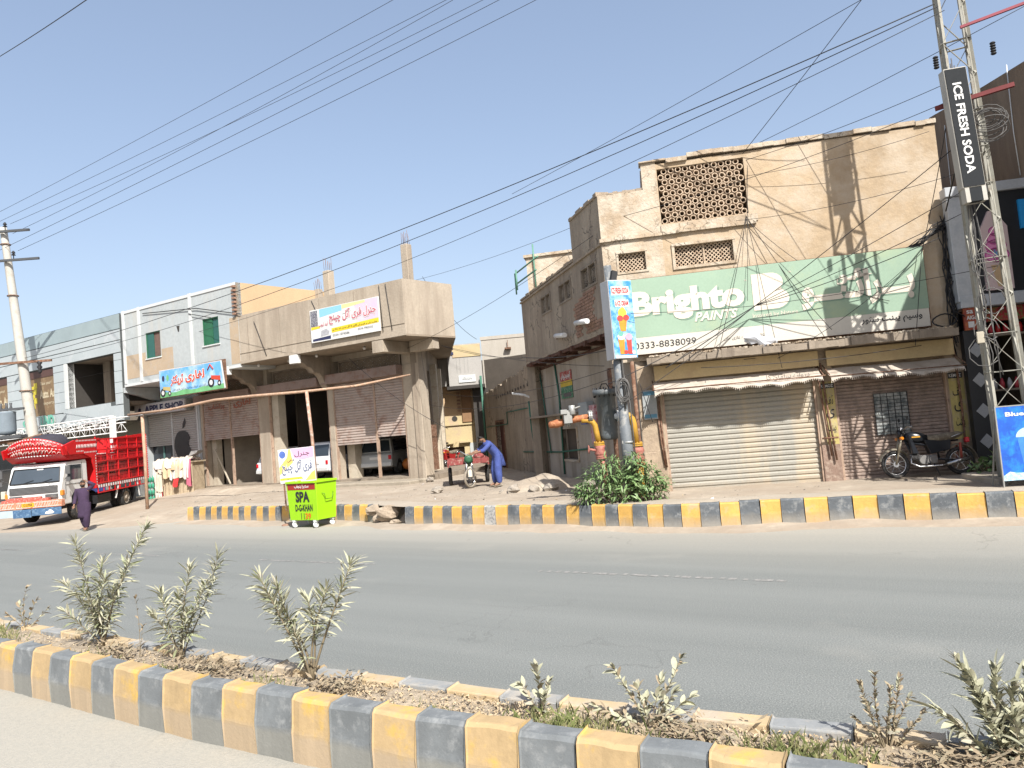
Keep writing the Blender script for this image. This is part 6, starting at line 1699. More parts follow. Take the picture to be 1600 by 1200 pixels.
for z in (5.55, 5.78): mb.box(-2.62, -2.5, -.05, 0, z, z + .12)
mb.build('meter', m_navy, gh)
fh = thing('grey_rear_house', 'plain pale grey wall of the house behind the crumbling alley wall', 'building', (0, 35.4, 0), R(-2))
mb = MB(); mb.box(-1.33, 2.4, 0, 6, .3, 6.52); mb.box(-1.36, 2.4, -.03, 0, 6.40, 6.56); mb.build('wall', mat('light_concrete_render', (.43, .395, .34), .9, .06, .6, bump=.12, col2=(.36, .33, .28), amt=.5, streak=True), fh)
mb = MB(); mb.box(-.2, .1, -.25, 0, 5.85, 5.93); mb.bar((-.05, -.12, 5.9), (-.05, -.12, 6.3), .03); mb.build('wall_bracket', m_rust, fh)
bh = thing('rear_left_house', 'dull house side filling the left of the alley behind the garage', 'building', (0, 34.4, 0))
mb = MB(); mb.box(-9, -3.9, 0, 5, .2, 5.3); mb.build('wall', m_conc_dk, bh)

# ================================================================== truck
tk = thing('truck', 'white cab truck with painted red crown and red bottle rack body', 'truck', (-17.08, 27.2, .13), R(1.6))
tk.rotation_euler.x = R(1.2)
m_tw = mat('truck_white', (.70, .70, .68), .35, .04, 2, fine=.02, col2=(.6, .55, .47), amt=.25)
m_tr = mat('truck_red', (.58, .012, .015), .45, .08, 2, fine=.02)
m_trd2 = mat('truck_red_dark', (.33, .012, .015), .5, .15, 4)
m_tgr = mat('truck_grey_grille', (.10, .10, .10), .6, .1, 3)
m_tor = mat('painted_orange_bumper', (.55, .20, .11), .6, .3, 12, col2=(.6, .45, .35), amt=.5, c2scale=14)
m_tbl = mat('painted_blue_board', (.06, .13, .24), .6, .2, 5, col2=(.18, .28, .38), amt=.4)
W = .94
def twheel(x, y, r=.40, w=.24, nm='wheel'):
    mb = MB(); mb.lathe([(r*.6, -w/2), (r*.93, -w/2), (r, -w/2 + .03), (r, w/2 - .03), (r*.93, w/2), (r*.6, w/2)], 24, Matrix.Translation((x, y, r)) @ Matrix.Rotation(R(90), 4, 'Y'), caps=False); t = mb.build(nm, m_rubber, tk)
    sg_ = 1 if x > 0 else -1
    mb = MB(); M = Matrix.Translation((x, y, r)) @ Matrix.Rotation(R(90)*sg_, 4, 'Y')
    mb.lathe([(r*.62, w/2 - .01), (r*.60, w/2 - .06), (r*.4, w/2 - .10), (r*.22, w/2 - .02), (r*.2, w/2 + .02), (0.01, w/2 + .02)], 16, M, caps=False); mb.build('rim', mat('dusty_rim', (.36, .31, .25), .8, .15, 5), t)
twheel(W - .14, .0, nm='front_wheel'); twheel(-W + .14, .0, nm='front_wheel')
for x in (W - .12, W - .38, -W + .12, -W + .38): twheel(x, 3.45, nm='rear_wheel')
# chassis
mb = MB(); mb.box(-.42, -.34, -.9, 5.0, .52, .68); mb.box(.34, .42, -.9, 5.0, .52, .68); mb.box(-.5, .5, 3.35, 3.55, .34, .46); mb.box(.45, .85, 1.4, 2.4, .38, .7); mb.box(-.35, .35, -.4, .8, .4, .8)
mb.build('chassis', m_black, tk)
# cab: lower body, sloping windscreen
cab = [(-1.02, .62), (-1.10, .80), (-1.12, 1.18), (-1.02, 1.42), (-.80, 1.98), (-.66, 2.10), (.55, 2.14), (.62, 2.06), (.64, .66), (.48, .62), (.44, .86), (.28, 1.0), (-.28, 1.0), (-.44, .86), (-.48, .62)]
mb = MB(); mb.prism(cab, 'x', -W, W); cb_ = mb.build('cab', m_tw, tk, bevel=.035, seg=3)
def on_front(u, v):   # windscreen plane: u across, v 0..1 up
    return Vector((u, -1.025 + .215*v - .012, 1.44 + .535*v))
mb = MB(); mb.poly([on_front(-.86, .04), on_front(.86, .04), on_front(.80, .97), on_front(-.80, .97)]); ws = mb.build('windscreen', glass('windscreen_glass', (.055, .07, .085), .08), tk)
mb = MB()
for a, b in (((-.86, .04), (.86, .04)), ((.86, .04), (.80, .97)), ((.80, .97), (-.80, .97)), ((-.80, .97), (-.86, .04))): mb.bar(on_front(*a) - Vector((0, .01, 0)), on_front(*b) - Vector((0, .01, 0)), .03)
mb.build('seal', m_black, ws)
mb = MB()
for x0 in (-.45, .2): mb.bar(on_front(x0, .03) - Vector((0, .02, 0)), on_front(x0 + .4, .22) - Vector((0, .02, 0)), .014)
mb.build('wiper', m_black, ws)
mb = MB(); mb.poly([on_front(.0, .86) - Vector((0, .006, 0)), on_front(.22, .86) - Vector((0, .006, 0)), on_front(.22, .95) - Vector((0, .006, 0)), on_front(.0, .95) - Vector((0, .006, 0))]); mb.build('sticker', m_plw, ws)
for sx in (-1, 1):
    x = sx*(W + .006)
    mb = MB(); mb.poly([(x, -.70, 1.45), (x, .22, 1.45), (x, .22, 1.98), (x, -.60, 1.98)][::sx]); sw = mb.build('side_window', m_glass, tk)
    mb = MB(); mb.bar((x, .27, .72), (x, .27, 2.05), .012); mb.bar((x, -.82, .98), (x, -.82, 1.40), .012); mb.bar((x, -.82, 1.30), (x, .27, 1.30), .012); mb.box(x - .02, x + .02, .02, .18, 1.26, 1.30); mb.build('door_seams', m_tgr, tk)
    mb = MB(); mb.path([(x, -.85, 1.5), (x + sx*.2, -1.02, 1.62), (x + sx*.22, -1.02, 2.0), (x, -.75, 2.0)], .012, 5); mb.obox((x + sx*.23, -1.04, 1.83), (.16, .05, .28)); mb.obox((x + sx*.23, -1.04, 1.5), (.14, .05, .16)); mb.build('mirror', m_tgr, tk, bevel=.01)
    mb = MB(); mb.box(sx*.62 - .22, sx*.62 + .22, -1.15, -1.10, .88, 1.04); hb = mb.build('headlight_bezel', m_tgr, tk, bevel=.01)
    mb = MB(); mb.box(sx*.70 - .10, sx*.70 + .10, -1.165, -1.15, .90, 1.02); mb.build('headlight', m_chrome, tk, bevel=.01)
    mb = MB(); mb.box(min(sx*.90, sx*1.0), max(sx*.90, sx*1.0), -1.13, -.98, .96, 1.14); mb.build('indicator', mat('amber_corner', (.65, .22, .03), .35, 0, 1, fine=0), tk, bevel=.015)
    mb = MB(); mb.prism([(-.5, .6), (-.42, .84), (-.26, .98), (.26, .98), (.42, .84), (.5, .6), (.44, .6), (.36, .80), (.22, .92), (-.22, .92), (-.36, .80), (-.44, .6)], 'x', min(sx*(W-.25), sx*(W+.02)), max(sx*(W-.25), sx*(W+.02))); mb.build('wheel_arch', m_black, tk)
mb = MB(); mb.box(-.84, .84, -1.135, -1.10, 1.08, 1.34); gl_ = mb.build('grille', m_tgr, tk, bevel=.01)
mb = MB()
for k in range(6): mb.box(-.82, .82, -1.15, -1.136, 1.10 + k*.042, 1.118 + k*.042)
mb.build('grille_bar', mat('grille_slat', (.16, .16, .16), .5, .1, 3), gl_)
txt(gl_, 'MAZDA', .52, .70, 1.375, 1.42, -1.10, m_tgr, .03)
mb = MB(); mb.box(-1.08, 1.08, -1.36, -1.14, .60, .84); bp_ = mb.build('bumper', m_tor, tk, bevel=.015)
mb = MB(); mb.box(-1.02, .6, -1.30, -1.14, .84, .93); mb.box(-.9, .3, -1.24, -1.14, .93, .99); mb.build('bumper_step', mat('red_bumper_step', (.48, .10, .07), .6, .2, 8, col2=(.55, .4, .35), amt=.4), bp_)
mb = MB()
for x0, x1 in ((-1.04, -.55), (-.48, .02), (.1, .98)):
    for z in (.64, .80): mb.box(x0, x1, -1.366, -1.361, z, z + .012)
    x = x0
    while x < x1 - .05: mb.bar((x, -1.364, .65), (x + .07, -1.364, .79), .008); x += .09
mb.build('bumper_tracery', m_plw, bp_)
mb = MB(); mb.box(-.28, .14, -1.375, -1.362, .66, .79); pl_ = mb.build('number_plate', mat('plate_yellow', (.70, .36, .02), .5, .05, 3), bp_)
txt(pl_, 'C-2704', -.22, .08, .69, .77, -1.375, m_ink, .02)
mb = MB(); mb.box(-.62, .0, -1.34, -1.30, .30, .58); mb.box(.02, 1.04, -1.34, -1.30, .34, .59); bb = mb.build('painted_board', m_tbl, bp_, bevel=.005)
mb = MB(); mb.prism([(.48, .38), (.52, .46), (.60, .47), (.66, .53), (.72, .5), (.80, .42), (.74, .38)], 'y', -1.349, -1.341); mb.build('horse_print', m_plw, bb)
mb = MB(); mb.box(-1.2, -.62, -1.33, -1.31, .34, .60); mb.build('pale_flap', mat('pale_blue_sheet', (.4, .48, .54), .5, .1, 3), bp_)
mb = MB(); mb.box(-1.15, -1.0, -1.12, -.98, .98, 1.25); mb.build('cream_lamp_box', m_cream2, tk, bevel=.02)
# crown over the cab (curved painted board) and its sides
def crown_top(x): return 3.02 - .36*(abs(x)/1.08)**2.2
mb = MB(); n = 16; front = []; back = []
for i in range(n+1):
    x = -1.08 + 2.16*i/n; z1 = crown_top(x); z0 = 2.36 - .02*abs(x)
    b = len(mb.v); mb.v += [(x, -1.05 + .32*abs(x/1.08)**2, z0), (x, -1.20 + .32*abs(x/1.08)**2, z1)]
    if i: mb.face((b-2, b, b+1, b-1), 0, True)
cr_ = mb.build('crown_front', m_tr, tk); s2 = cr_.modifiers.new('s', 'SOLIDIFY'); s2.thickness = .04
mb = MB(); mb.prism([(-1.06, 2.42), (-.62, 2.17), (1.2, 2.17), (1.2, 2.46)], 'x', -.99, .99); mb.build('crown_floor', m_tr, tk)
mb = MB(); mb.prism([(-1.02, 2.36), (-1.12, 2.66), (-.3, 2.86), (1.1, 2.88), (1.1, 1.0), (.98, 1.0), (.96, 1.7), (.80, 2.15), (.3, 2.34)], 'x', 1.0, 1.05)
mb.prism([(-1.02, 2.36), (-1.12, 2.66), (-.3, 2.86), (1.1, 2.88), (1.1, 1.0), (.98, 1.0), (.96, 1.7), (.80, 2.15), (.3, 2.34)], 'x', -1.05, -1.0); mb.build('crown_side', m_tr, tk)
def cp(x, f, off=.012):   # point on the crown face
    z0 = 2.36 - .02*abs(x); z1 = crown_top(x); y = -1.05 - .15*f + .32*abs(x/1.08)**2
    return Vector((x, y - off - .03, z0 + (z1-z0)*f))
mb = MB(); i = 0; x = -1.04
while x < 1.02:
    for f, h_ in ((.03, .06), (.93, .06)):
        mb.poly([cp(x, f), cp(x + .055, f), cp(x + .055, f + h_), cp(x, f + h_)])
    if x > -.95 and x < .9: mb.poly([cp(x, .46), cp(x + .05, .46), cp(x + .05, .52), cp(x, .52)])
    x += .10
stuff(mb.build('white_dashes', m_plw, cr_))
rr_ = random.Random(3)
mb = MB()
for f0 in (.16, .62):
    x = -.85
    while x < .8:
        a = cp(x, f0 + rr_.uniform(0, .08)); b = cp(x + rr_.uniform(.05, .12), f0 + rr_.uniform(.12, .26)); c = cp(x + .10, f0)
        mb.path([a, (a+b)/2 + Vector((0, -.004, rr_.uniform(-.03, .05))), b, c], .014, 4); x += rr_.uniform(.08, .13)
stuff(mb.build('painted_flourish', mat('flourish_pink', (.72, .55, .50), .6, .05, 3), cr_))
mb = MB(); y = -.2
while y < 1.1:
    mb.poly([(1.053, y, 2.80), (1.053, y + .05, 2.80), (1.053, y + .05, 2.85), (1.053, y, 2.85)]); mb.poly([(1.053, y, 2.42 if y < .25 else 2.36), (1.053, y+.05, 2.42 if y < .25 else 2.36), (1.053, y+.05, 2.47 if y < .25 else 2.41), (1.053, y, 2.47 if y < .25 else 2.41)])
    mb.path([(1.055, y, 2.55), (1.055, y + .04, 2.68), (1.055, y + .08, 2.58)], .01, 4); y += .1
z = 1.1
while z < 2.3: mb.poly([(1.053, 1.04, z), (1.053, 1.09, z), (1.053, 1.09, z + .05), (1.053, 1.04, z + .05)]); z += .1
stuff(mb.build('side_dashes', m_plw, tk))
tp_ = MB(); tp_.loft([(Vector((0.05, -.2, 2.62)), .85, .55, None), (Vector((.02, -.25, 2.95)), .72, .5, None), (Vector((.08, -.2, 3.12)), .45, .35, None), (Vector((.1, -.2, 3.17)), .1, .1, None)], 14)
o = tp_.build('black_tarpaulin', mat('black_tarpaulin', (.035, .033, .045), .8, .2, 5, bump=.3), tk)
# rack body full of red bottle crates
BX, Y0b, Y1b, Z0b, Z1b = 1.02, 1.16, 5.25, 1.08, 2.84
mb = MB(); mb.box(-BX, BX, Y0b, Y1b, .98, 1.08); mb.build('bed_floor', m_trd2, tk)
for sx in (-1, 1):
    x = sx*BX
    for k in range(5):
        z = Z0b + .06 + k*.42
        mb = MB(); mb.box(x-.02, x+.02, Y0b, Y1b, z, z + .045); mb.build('rack_rail', m_tr, tk)
    n = 5
    for i in range(n+1):
        y = Y0b + (Y1b-Y0b)*i/n
        mb = MB(); mb.box(x-.018, x+.018, y-.016, y+.016, Z0b - .25, Z1b + (.0 if i % 3 else .10)); mb.build('rack_post', m_tr, tk)
    mb = MB(); y = Y0b
    while y < Y1b:
        mb.box(x + sx*.022 - .004, x + sx*.022 + .004, y, y + .09, .99, 1.10); y += .18
    stuff(mb.build('sill_dashes', m_plw, tk))
    mb = MB(); y = Y0b
    while y < Y1b - .1: mb.bar((x, y, .98), (x, y, .78), .03); y += .42
    mb.bar((x, Y0b, .80), (x, Y1b, .80), .04); mb.build('under_rail', m_tr, tk)
    mb = MB(); mb.box(x - .05, x + .05, Y1b - .06, Y1b, .9, Z1b + .1); y = 0; mb.build('corner_post', m_tr, tk)
mb = MB(); z = 1.0
while z < 2.85: mb.box(BX + .05, BX + .056, Y1b - .055, Y1b - .005, z, z + .05); z += .1
stuff(mb.build('post_dashes', m_plw, tk))
mb = MB(); mb.box(-BX, BX, Y1b - .04, Y1b, 1.08, 2.84); mb.box(-BX, BX, Y0b, Y0b + .04, 1.08, 2.84); mb.build('end_board', m_tr, tk)
mb = MB(); mb.prism([(2.6, 2.62), (Y1b, 2.56), (Y1b, 2.98), (2.6, 2.86)], 'x', BX - .06, BX - .03); mb.build('upper_side_board', m_tr, tk)
# mud flap, struts
mb = MB(); mb.bar((1.0, 2.7, .95), (.95, 2.55, .45), .05); mb.bar((1.0, 4.3, .95), (.98, 4.5, .35), .05); mb.build('guard_strut', m_plw, tk)
mb = MB(); mb.box(.6, 1.0, 4.1, 4.12, .2, .75); mb.build('mud_flap', m_black, tk)
# crates: things of their own resting on the bed
m_cr = mat('red_plastic_crate', (.50, .015, .02), .45, .1, 4, fine=.02); m_cr2 = mat('dark_red_crate', (.30, .02, .022), .5, .15, 4)
m_bot = mat('bottle_glass', (.05, .03, .025), .15, .1, 3, fine=0); m_cap = mat('bottle_cap_white', (.6, .58, .55), .5, .05, 3)
def crate_proto(m, bottles):
    mb = MB(); L_, Wd, H = .44, .40, .27
    mb.box(-Wd/2, Wd/2, 0, L_, 0, .02)
    for (x0, x1, y0, y1) in ((-Wd/2, -Wd/2 + .02, 0, L_), (Wd/2 - .02, Wd/2, 0, L_), (-Wd/2 + .02, Wd/2 - .02, 0, .02), (-Wd/2 + .02, Wd/2 - .02, L_ - .02, L_)):
        mb.box(x0, x1, y0, y1, .0, .07); mb.box(x0, x1, y0, y1, .20, .27)
    for y in (0, .10, .21, .32, .42): mb.box(Wd/2 - .02, Wd/2, y, y + .022, .07, .20)
    for x in (-.2, -.07, .06, .18): mb.box(x, x + .02, 0, .02, .07, .20)
    body = mb.mesh('crate', m)
    bm_ = None
    if bottles:
        b2_ = MB()
        for i in range(4):
            for j in range(3):
                M = Matrix.Translation((-.13 + j*.13, .06 + i*.105, .02)); b2_.lathe([(.032, 0), (.032, .14), (.014, .20), (.014, .25), (.0, .26)], 6, M, 0); b2_.lathe([(.017, .25), (.017, .27), (0, .275)], 6, M, 1)
        bm_ = b2_.mesh('bottle_rows', [m_bot, m_cap])
    return body, bm_
PRO = [crate_proto(m_cr, True), crate_proto(m_cr2, True), crate_proto(m_cr, False)]
rowname = ['bottom', 'second', 'third', 'top']
posn = ['against the cab', 'second from the cab', 'third from the cab', 'fourth from the cab', 'in the middle of the row', 'fourth from the tail', 'third from the tail', 'second from the tail', 'at the tail']
tmx = Matrix.Translation(tk.location) @ tk.rotation_euler.to_matrix().to_4x4()
for lv in range(4):
    for i in range(9):
        if lv == 3 and i < 3: continue
        k = rr_.choice((0, 0, 1, 2)) if lv != 1 else rr_.choice((0, 1))
        body, bt = PRO[k]
        loc = tmx @ Vector((BX - .24, Y0b + .07 + i*.445, 1.085 + lv*.40 + (.0)))
        o = obj('bottle_crate', body, None, loc); o.rotation_euler = tk.rotation_euler
        o.scale = (1, 1, 1.38)
        tag(o, ('red' if k != 1 else 'dark red') + ' crate in the ' + rowname[lv] + ' truck row, ' + posn[i], 'crate', 'bottle crates on the truck')
        if bt: obj('bottle_rows', bt, o)['kind'] = 'stuff'

# ================================================================== cars in the garage (built nose inwards along +y)
def hatchback(label, loc, rz, m, L_=3.3, Wd=1.42, H=1.40):
    t = thing('parked_car', label, 'car', loc, rz, 'cars standing in the garage')
    w = Wd/2
    mb = MB(); mb.prism([(0, .32), (-.05, .50), (-.02, .80), (.06, .86), (L_*.74, .88), (L_*.97, .72), (L_, .5), (L_ - .02, .30), (L_*.88, .28), (L_*.86, .5), (L_*.76, .58), (L_*.68, .5), (L_*.66, .26), (.92, .26), (.88, .5), (.72, .58), (.50, .56), (.38, .26)], 'x', -w, w); mb.build('body', m, t, bevel=.05, seg=3)
    mb = MB(); n = [(.08, .87, w*.95), (.26, H-.05, w*.78), (.42, H, w*.76), (L_*.55, H, w*.76), (L_*.62, H-.05, w*.78), (L_*.76, .88, w*.95)]
    for y, z, hw in n: mb.v += [(-hw, y, z), (hw, y, z)]
    for i in range(len(n)-1): mb.face((2*i, 2*i+1, 2*i+3, 2*i+2))
    mb.face([2*i for i in range(len(n))]); mb.face([2*i+1 for i in range(len(n))][::-1]); mb.build('cabin', m, t)
    mb = MB(); mb.poly([(-w*.84, .095, .92), (w*.84, .095, .92), (w*.72, .225, H-.11), (-w*.72, .225, H-.11)]); mb.build('rear_window', m_glass, t)
    for sx in (-1, 1):
        mb = MB(); mb.poly([(sx*w*.955, .26, .92), (sx*w*.955, L_*.70, .92), (sx*w*.80, L_*.59, H-.10), (sx*w*.80, .40, H-.10)]); mb.build('side_window', m_glass, t)
        mb = MB(); mb.box(min(sx*w*.80, sx*w*.97), max(sx*w*.80, sx*w*.97), -.062, -.03, .60, .76); mb.build('tail_light', mat('red_lens', (.55, .01, .02)), t, bevel=.01)
        for y in (.64, L_*.77):
            mb = MB(); M = Matrix.Translation((sx*(w - .09), y, .27)) @ Matrix.Rotation(R(90), 4, 'Y'); mb.lathe([(.16, -.08), (.265, -.08), (.27, 0), (.265, .08), (.16, .08)], 20, M); tw_ = mb.build('wheel', m_rubber, t)
            mb = MB(); mb.lathe([(.15, -.085), (.16, .085)], 14, M); mb.build('rim', m_steel, tw_)
    mb = MB(); mb.box(-w*.98, w*.98, -.09, -.03, .34, .50); mb.build('bumper', m_wp if m is not m_dkcar else m_black, t, bevel=.02)
    mb = MB(); mb.box(-.2, .2, -.065, -.045, .62, .72); mb.build('number_plate', m_plw, t)
    mb = MB(); mb.bar((0, .12, .87), (.25, .16, .95), .015); mb.build('rear_wiper', m_black, t)
    return t
m_wcar = mat('white_car_paint', (.68, .70, .72), .3, .02, 2, fine=0); m_dkcar = mat('dark_car_paint', (.05, .055, .06), .25, .05, 2, fine=0)
hatchback('white hatchback seen from behind in the left garage bay', inG(-9.15, .75, FZ + .02), RG, m_wcar)
hatchback('white hatchback behind the pink and white board in the open garage bay', inG(-5.75, .3, FZ + .02), RG - R(5), m_wcar, 3.4, 1.5, 1.48)
hatchback('dark car seen past the white hatchback in the left garage bay', inG(-10.9, 2.4, FZ + .02), RG, m_dkcar)
hatchback('silver car standing askew inside the right garage bay', inG(-3.3, 1.0, FZ + .02), RG + R(14), mat('silver_car_paint', (.40, .41, .40), .3, .02, 2, fine=0), 4.0, 1.5, 1.45)
gt = thing('air_tank', 'orange air compressor tank on the floor of the right garage bay', 'tank', inG(-1.95, 1.6, FZ), RG)
m_orng = mat('orange_machine', (.42, .13, .02), .5, .1, 3)
mb = MB(); mb.lathe([(.0, -.35), (.2, -.33), (.24, -.2), (.24, .2), (.2, .33), (0, .35)], 14, Matrix.Translation((0, 0, .38)) @ Matrix.Rotation(R(90), 4, 'Y')); mb.build('tank', m_orng, gt)
mb = MB(); mb.box(-.2, .1, -.12, .12, .62, .82); mb.bar((-.2, 0, .2), (-.2, 0, 0), .05); mb.bar((.2, 0, .2), (.2, 0, 0), .05); mb.build('motor', m_black, gt)
gc = thing('tool_cabinet', 'orange and brown tool cabinet inside the right garage bay', 'cabinet', inG(-1.25, 1.3, FZ), RG)
mb = MB(); mb.box(-.45, .4, 0, .5, .1, .95); mb.build('body', m_rust, gc, bevel=.01)
for k in range(3): mb = MB(); mb.box(-.38, .32, -.02, 0, .16 + k*.26, .38 + k*.26); mb.build('drawer', m_orng, gc, bevel=.006)
mb = MB(); mb.box(-.5, .45, -.02, .5, 1.3, 1.36); mb.box(-.5, -.45, 0, .5, .1, 1.8); mb.box(.40, .45, 0, .5, .1, 1.8); mb.build('shelf', m_rust, gc)

# ================================================================== green rubbish container
bn_ = thing('waste_container', 'lime green wheeled waste container lettered SPA D-G-KHAN 1139', 'bin', (-5.16, 18.72, .0), math.atan2(-.51, .83))
m_lime2 = mat('lime_green_steel', (.31, .60, .010), .42, .04, 2, fine=.02)
def ring_at(z, g):
    return [(-.97 - g, -g*.6, z), (.0 + g, -g*.6, z), (.0 + g + .02, .62 + g, z), (-.97 - g, .62 + g, z)]
lo, hi = ring_at(.20, 0), ring_at(1.16, .05)
M0 = Matrix()
mb = MB(); b = 0; mb.v = lo + hi
for i in range(4): j = (i+1) % 4; mb.face((i, j, 4+j, 4+i))
mb.face((3, 2, 1, 0))
ti = [(x*.96 - .02, y*.96 + .012, z) for x, y, z in hi]; bi = [(x*.96 - .02, y*.94 + .02, .24) for x, y, z in lo]
a = len(mb.v); mb.v += ti + bi
for i in range(4): j = (i+1) % 4; mb.face((4+i, 4+j, a+j, a+i)); mb.face((a+i, a+j, a+4+j, a+4+i))
mb.face((a+4, a+5, a+6, a+7)); mb.build('body', m_lime2, bn_)
mb = MB()
for p, q in ((0, 1), (1, 2), (2, 3), (3, 0)): mb.bar(Vector(hi[p]) + Vector((0, 0, 0)), Vector(hi[q]), .075, .055)
mb.build('rim', m_lime2, bn_, bevel=.008)
mb = MB(); mb.bar((.02, -.0, .2), (.07, -.03, 1.12), .02); mb.build('corner_seam', m_lime2, bn_)
for (x, y) in ((-.86, .04), (-.10, .04), (-.06, .56), (-.86, .56)):
    mb = MB(); mb.box(x-.05, x+.05, y-.04, y+.04, .15, .2); mb.bar((x-.03, y, .18), (x-.03, y, .07), .02); mb.bar((x+.03, y, .18), (x+.03, y, .07), .02); c_ = mb.build('castor', m_wp, bn_)
    mb = MB(); mb.lathe([(.04, -.025), (.075, -.025), (.08, 0), (.075, .025), (.04, .025)], 14, Matrix.Translation((x, y, .078)) @ Matrix.Rotation(R(70), 4, 'Y')); mb.build('castor_wheel', m_white, c_)
# left face panels are drawn on the face plane y = -.03*k
def face_y(z): return -.03*(z-.2)/.96
m_redband = mat('red_band_paint', (.34, .03, .025), .5, .06, 3)
mb = MB(); mb.poly([(-.97, face_y(.98) - .004, .97), (.02, face_y(.98) - .004, .97), (.03, face_y(1.12) - .004, 1.125), (-.98, face_y(1.12) - .004, 1.125)]); mb.build('red_band', m_redband, bn_)
txt(bn_, 'ستھرا پنجاب', -.72, -.20, .99, 1.11, face_y(1.05) - .006, m_plw, .03, ur=True)
txt(bn_, 'SPA', -.70, -.20, .66, .93, face_y(.8) - .005, m_ink, .045)
txt(bn_, 'D-G-KHAN', -.74, -.12, .43, .60, face_y(.5) - .006, m_ink, .03)
txt(bn_, '11', -.56, -.43, .23, .38, face_y(.3) - .006, mat('olive_ink', (.10, .16, .02), .6, 0, 1, fine=0), .02)
txt(bn_, '39', -.40, -.20, .23, .38, face_y(.3) - .006, mat('orange_ink', (.60, .14, .01), .6, 0, 1, fine=0), .03)
mb = MB(); x = .055
mb.path([(x, .16, .86), (x + .05, .20, .84), (x + .04, .24, .70), (x + .04, .46, .70), (x + .05, .50, .84), (x, .54, .86)], .010, 5); mb.build('handle', mat('dark_green_line', (.10, .22, .01), .5, .1, 3), bn_)
mb = MB()
for k in range(9):
    mb.obox((-.55 + rnd.uniform(-.35, .4), .32 + rnd.uniform(-.2, .2), 1.0 + rnd.uniform(-.05, .12)), (.18, .14, .10), Matrix.Rotation(rnd.uniform(0, 3), 3, Vector((rnd.random(), rnd.random(), 1)).normalized()))
stuff(mb.build('rubbish', mat('mixed_rubbish', (.3, .25, .2), .9, .5, 5, col2=(.3, .04, .05), amt=.5), bn_))
# board standing behind it
sb = thing('shop_board', 'tilted pink, yellow and white oil change board standing behind the green bin', 'signboard', (-5.82, 19.62, .42), R(-8))
sb.rotation_euler.y = R(-1.5)
mb = MB(); mb.box(-.5, .5, 0, .03, .72, 1.62); mb.build('board', m_plw, sb, bevel=.004)
mb = MB(); mb.bar((-.42, .04, 0), (-.42, .04, 1.6), .03); mb.bar((.42, .04, 0), (.42, .04, 1.6), .03); mb.bar((-.42, .5, 0), (-.42, .04, 1.3), .03); mb.bar((.42, .5, 0), (.42, .04, 1.3), .03); mb.build('legs', m_rust, sb)
mb = MB()
mb.poly([(-.15, -.002, 1.61), (-.05, -.002, 1.35), (.2, -.002, 1.3), (.49, -.002, 1.35), (.49, -.002, 1.61)], 0); mb.poly([(-.15, -.003, 1.61), (-.1, -.003, 1.25), (-.49, -.003, .95), (-.49, -.003, 1.15), (-.25, -.003, 1.4), (-.2, -.003, 1.61)], 1)
mb.poly([(.2, -.0025, .75), (.49, -.0025, .75), (.49, -.0025, 1.0), (.4, -.0025, .95)], 1); mb.poly([(-.49, -.0035, .80), (.15, -.0035, .80), (.1, -.0035, .86), (-.49, -.0035, .86)], 2)
mb.poly([(-.38 + .09*math.cos(t*PI/6), -.004, 1.48 + .10*math.sin(t*PI/6)) for t in range(12)], 3)
mb.build('print', [mat('rose_print2', (.66, .36, .55), .6, .05, 1, fine=0), mat('amber_print2', (.70, .48, .12), .6, .1, 1, fine=0), mat('lime_print2', (.62, .62, .05), .6, .05, 1, fine=0), mat('globe_blue', (.08, .14, .40), .6, .2, 20, fine=0)], sb)
txt(sb, 'جنرل', -.04, .38, 1.38, 1.54, -.003, m_grp, .01, ur=True)
txt(sb, 'فری آئل چینج', -.42, .42, .92, 1.32, -.003, m_plw, .06, ur=True); txt(sb, 'فری آئل چینج', -.42, .42, .93, 1.31, -.006, mat('slate_script', (.07, .09, .20), .6, 0, 1, fine=0), .015, ur=True)
txt(sb, 'حاجی', -.25, -.05, 1.26, 1.38, -.003, m_grp, .01, ur=True)
txt(sb, 'پٹرول ڈیزل موبل آئل', -.45, .1, .81, .85, -.004, m_grp, .0, ur=True)

# ================================================================== concrete electricity pole, left
ep = thing('electricity_pole', 'pale leaning concrete electricity pole with cross arms and transformer at far left', 'pole', (-21.45, 33.4, .2))
m_pc = mat('pole_concrete', (.48, .46, .41), .85, .06, 1.2, bump=.1, col2=(.38, .35, .30), amt=.4)
def epx(z): return -.095*z
mb = MB(); mb.loft([(Vector((epx(z), 0, z)), (.27 - .0095*z), (.27 - .0095*z), None) for z in (-.2, 3, 6, 9, 12, 13.0)], 14); mb.build('shaft', m_pc, ep)
m_arm = mat('dark_arm', (.07, .075, .08), .6, .1, 3)
for z, l0, l1, m_ in ((12.75, -1.2, 1.35, m_arm), (11.4, -1.2, 1.6, m_arm), (6.7, -1.5, 1.5, m_rust)):
    mb = MB(); mb.bar((epx(z) + l0, -.28, z), (epx(z) + l1, -.28, z - .03), .10); mb.build('cross_arm', m_, ep)
for z, x in ((12.75, -.1), (11.4, .1), (12.75, -1.0), (11.4, -1.0)):
    mb = MB(); mb.lathe([(.02, .05), (.02, .18), (.10, .2), (.03, .27), (.09, .3), (.03, .4)], 8, Matrix.Translation((epx(z) + x + .35, -.28, z))); mb.build('insulator', m_wire, ep)
for x in (-1.0, .95):
    mb = MB(); mb.lathe([(.03, .0), (.12, -.1), (.05, -.2), (.12, -.3), (.05, -.4), (.1, -.5), (.03, -.6)], 8, Matrix.Translation((epx(6.7) + x, -.28, 6.7))); mb.build('hanging_insulator', m_wire, ep)
mb = MB()
for z in (5.4, 9.8, 12.2): mb.torus((epx(z), 0, z), .33 - .011*z, .025, 'z', 14, 5)
mb.build('band', m_rust, ep)
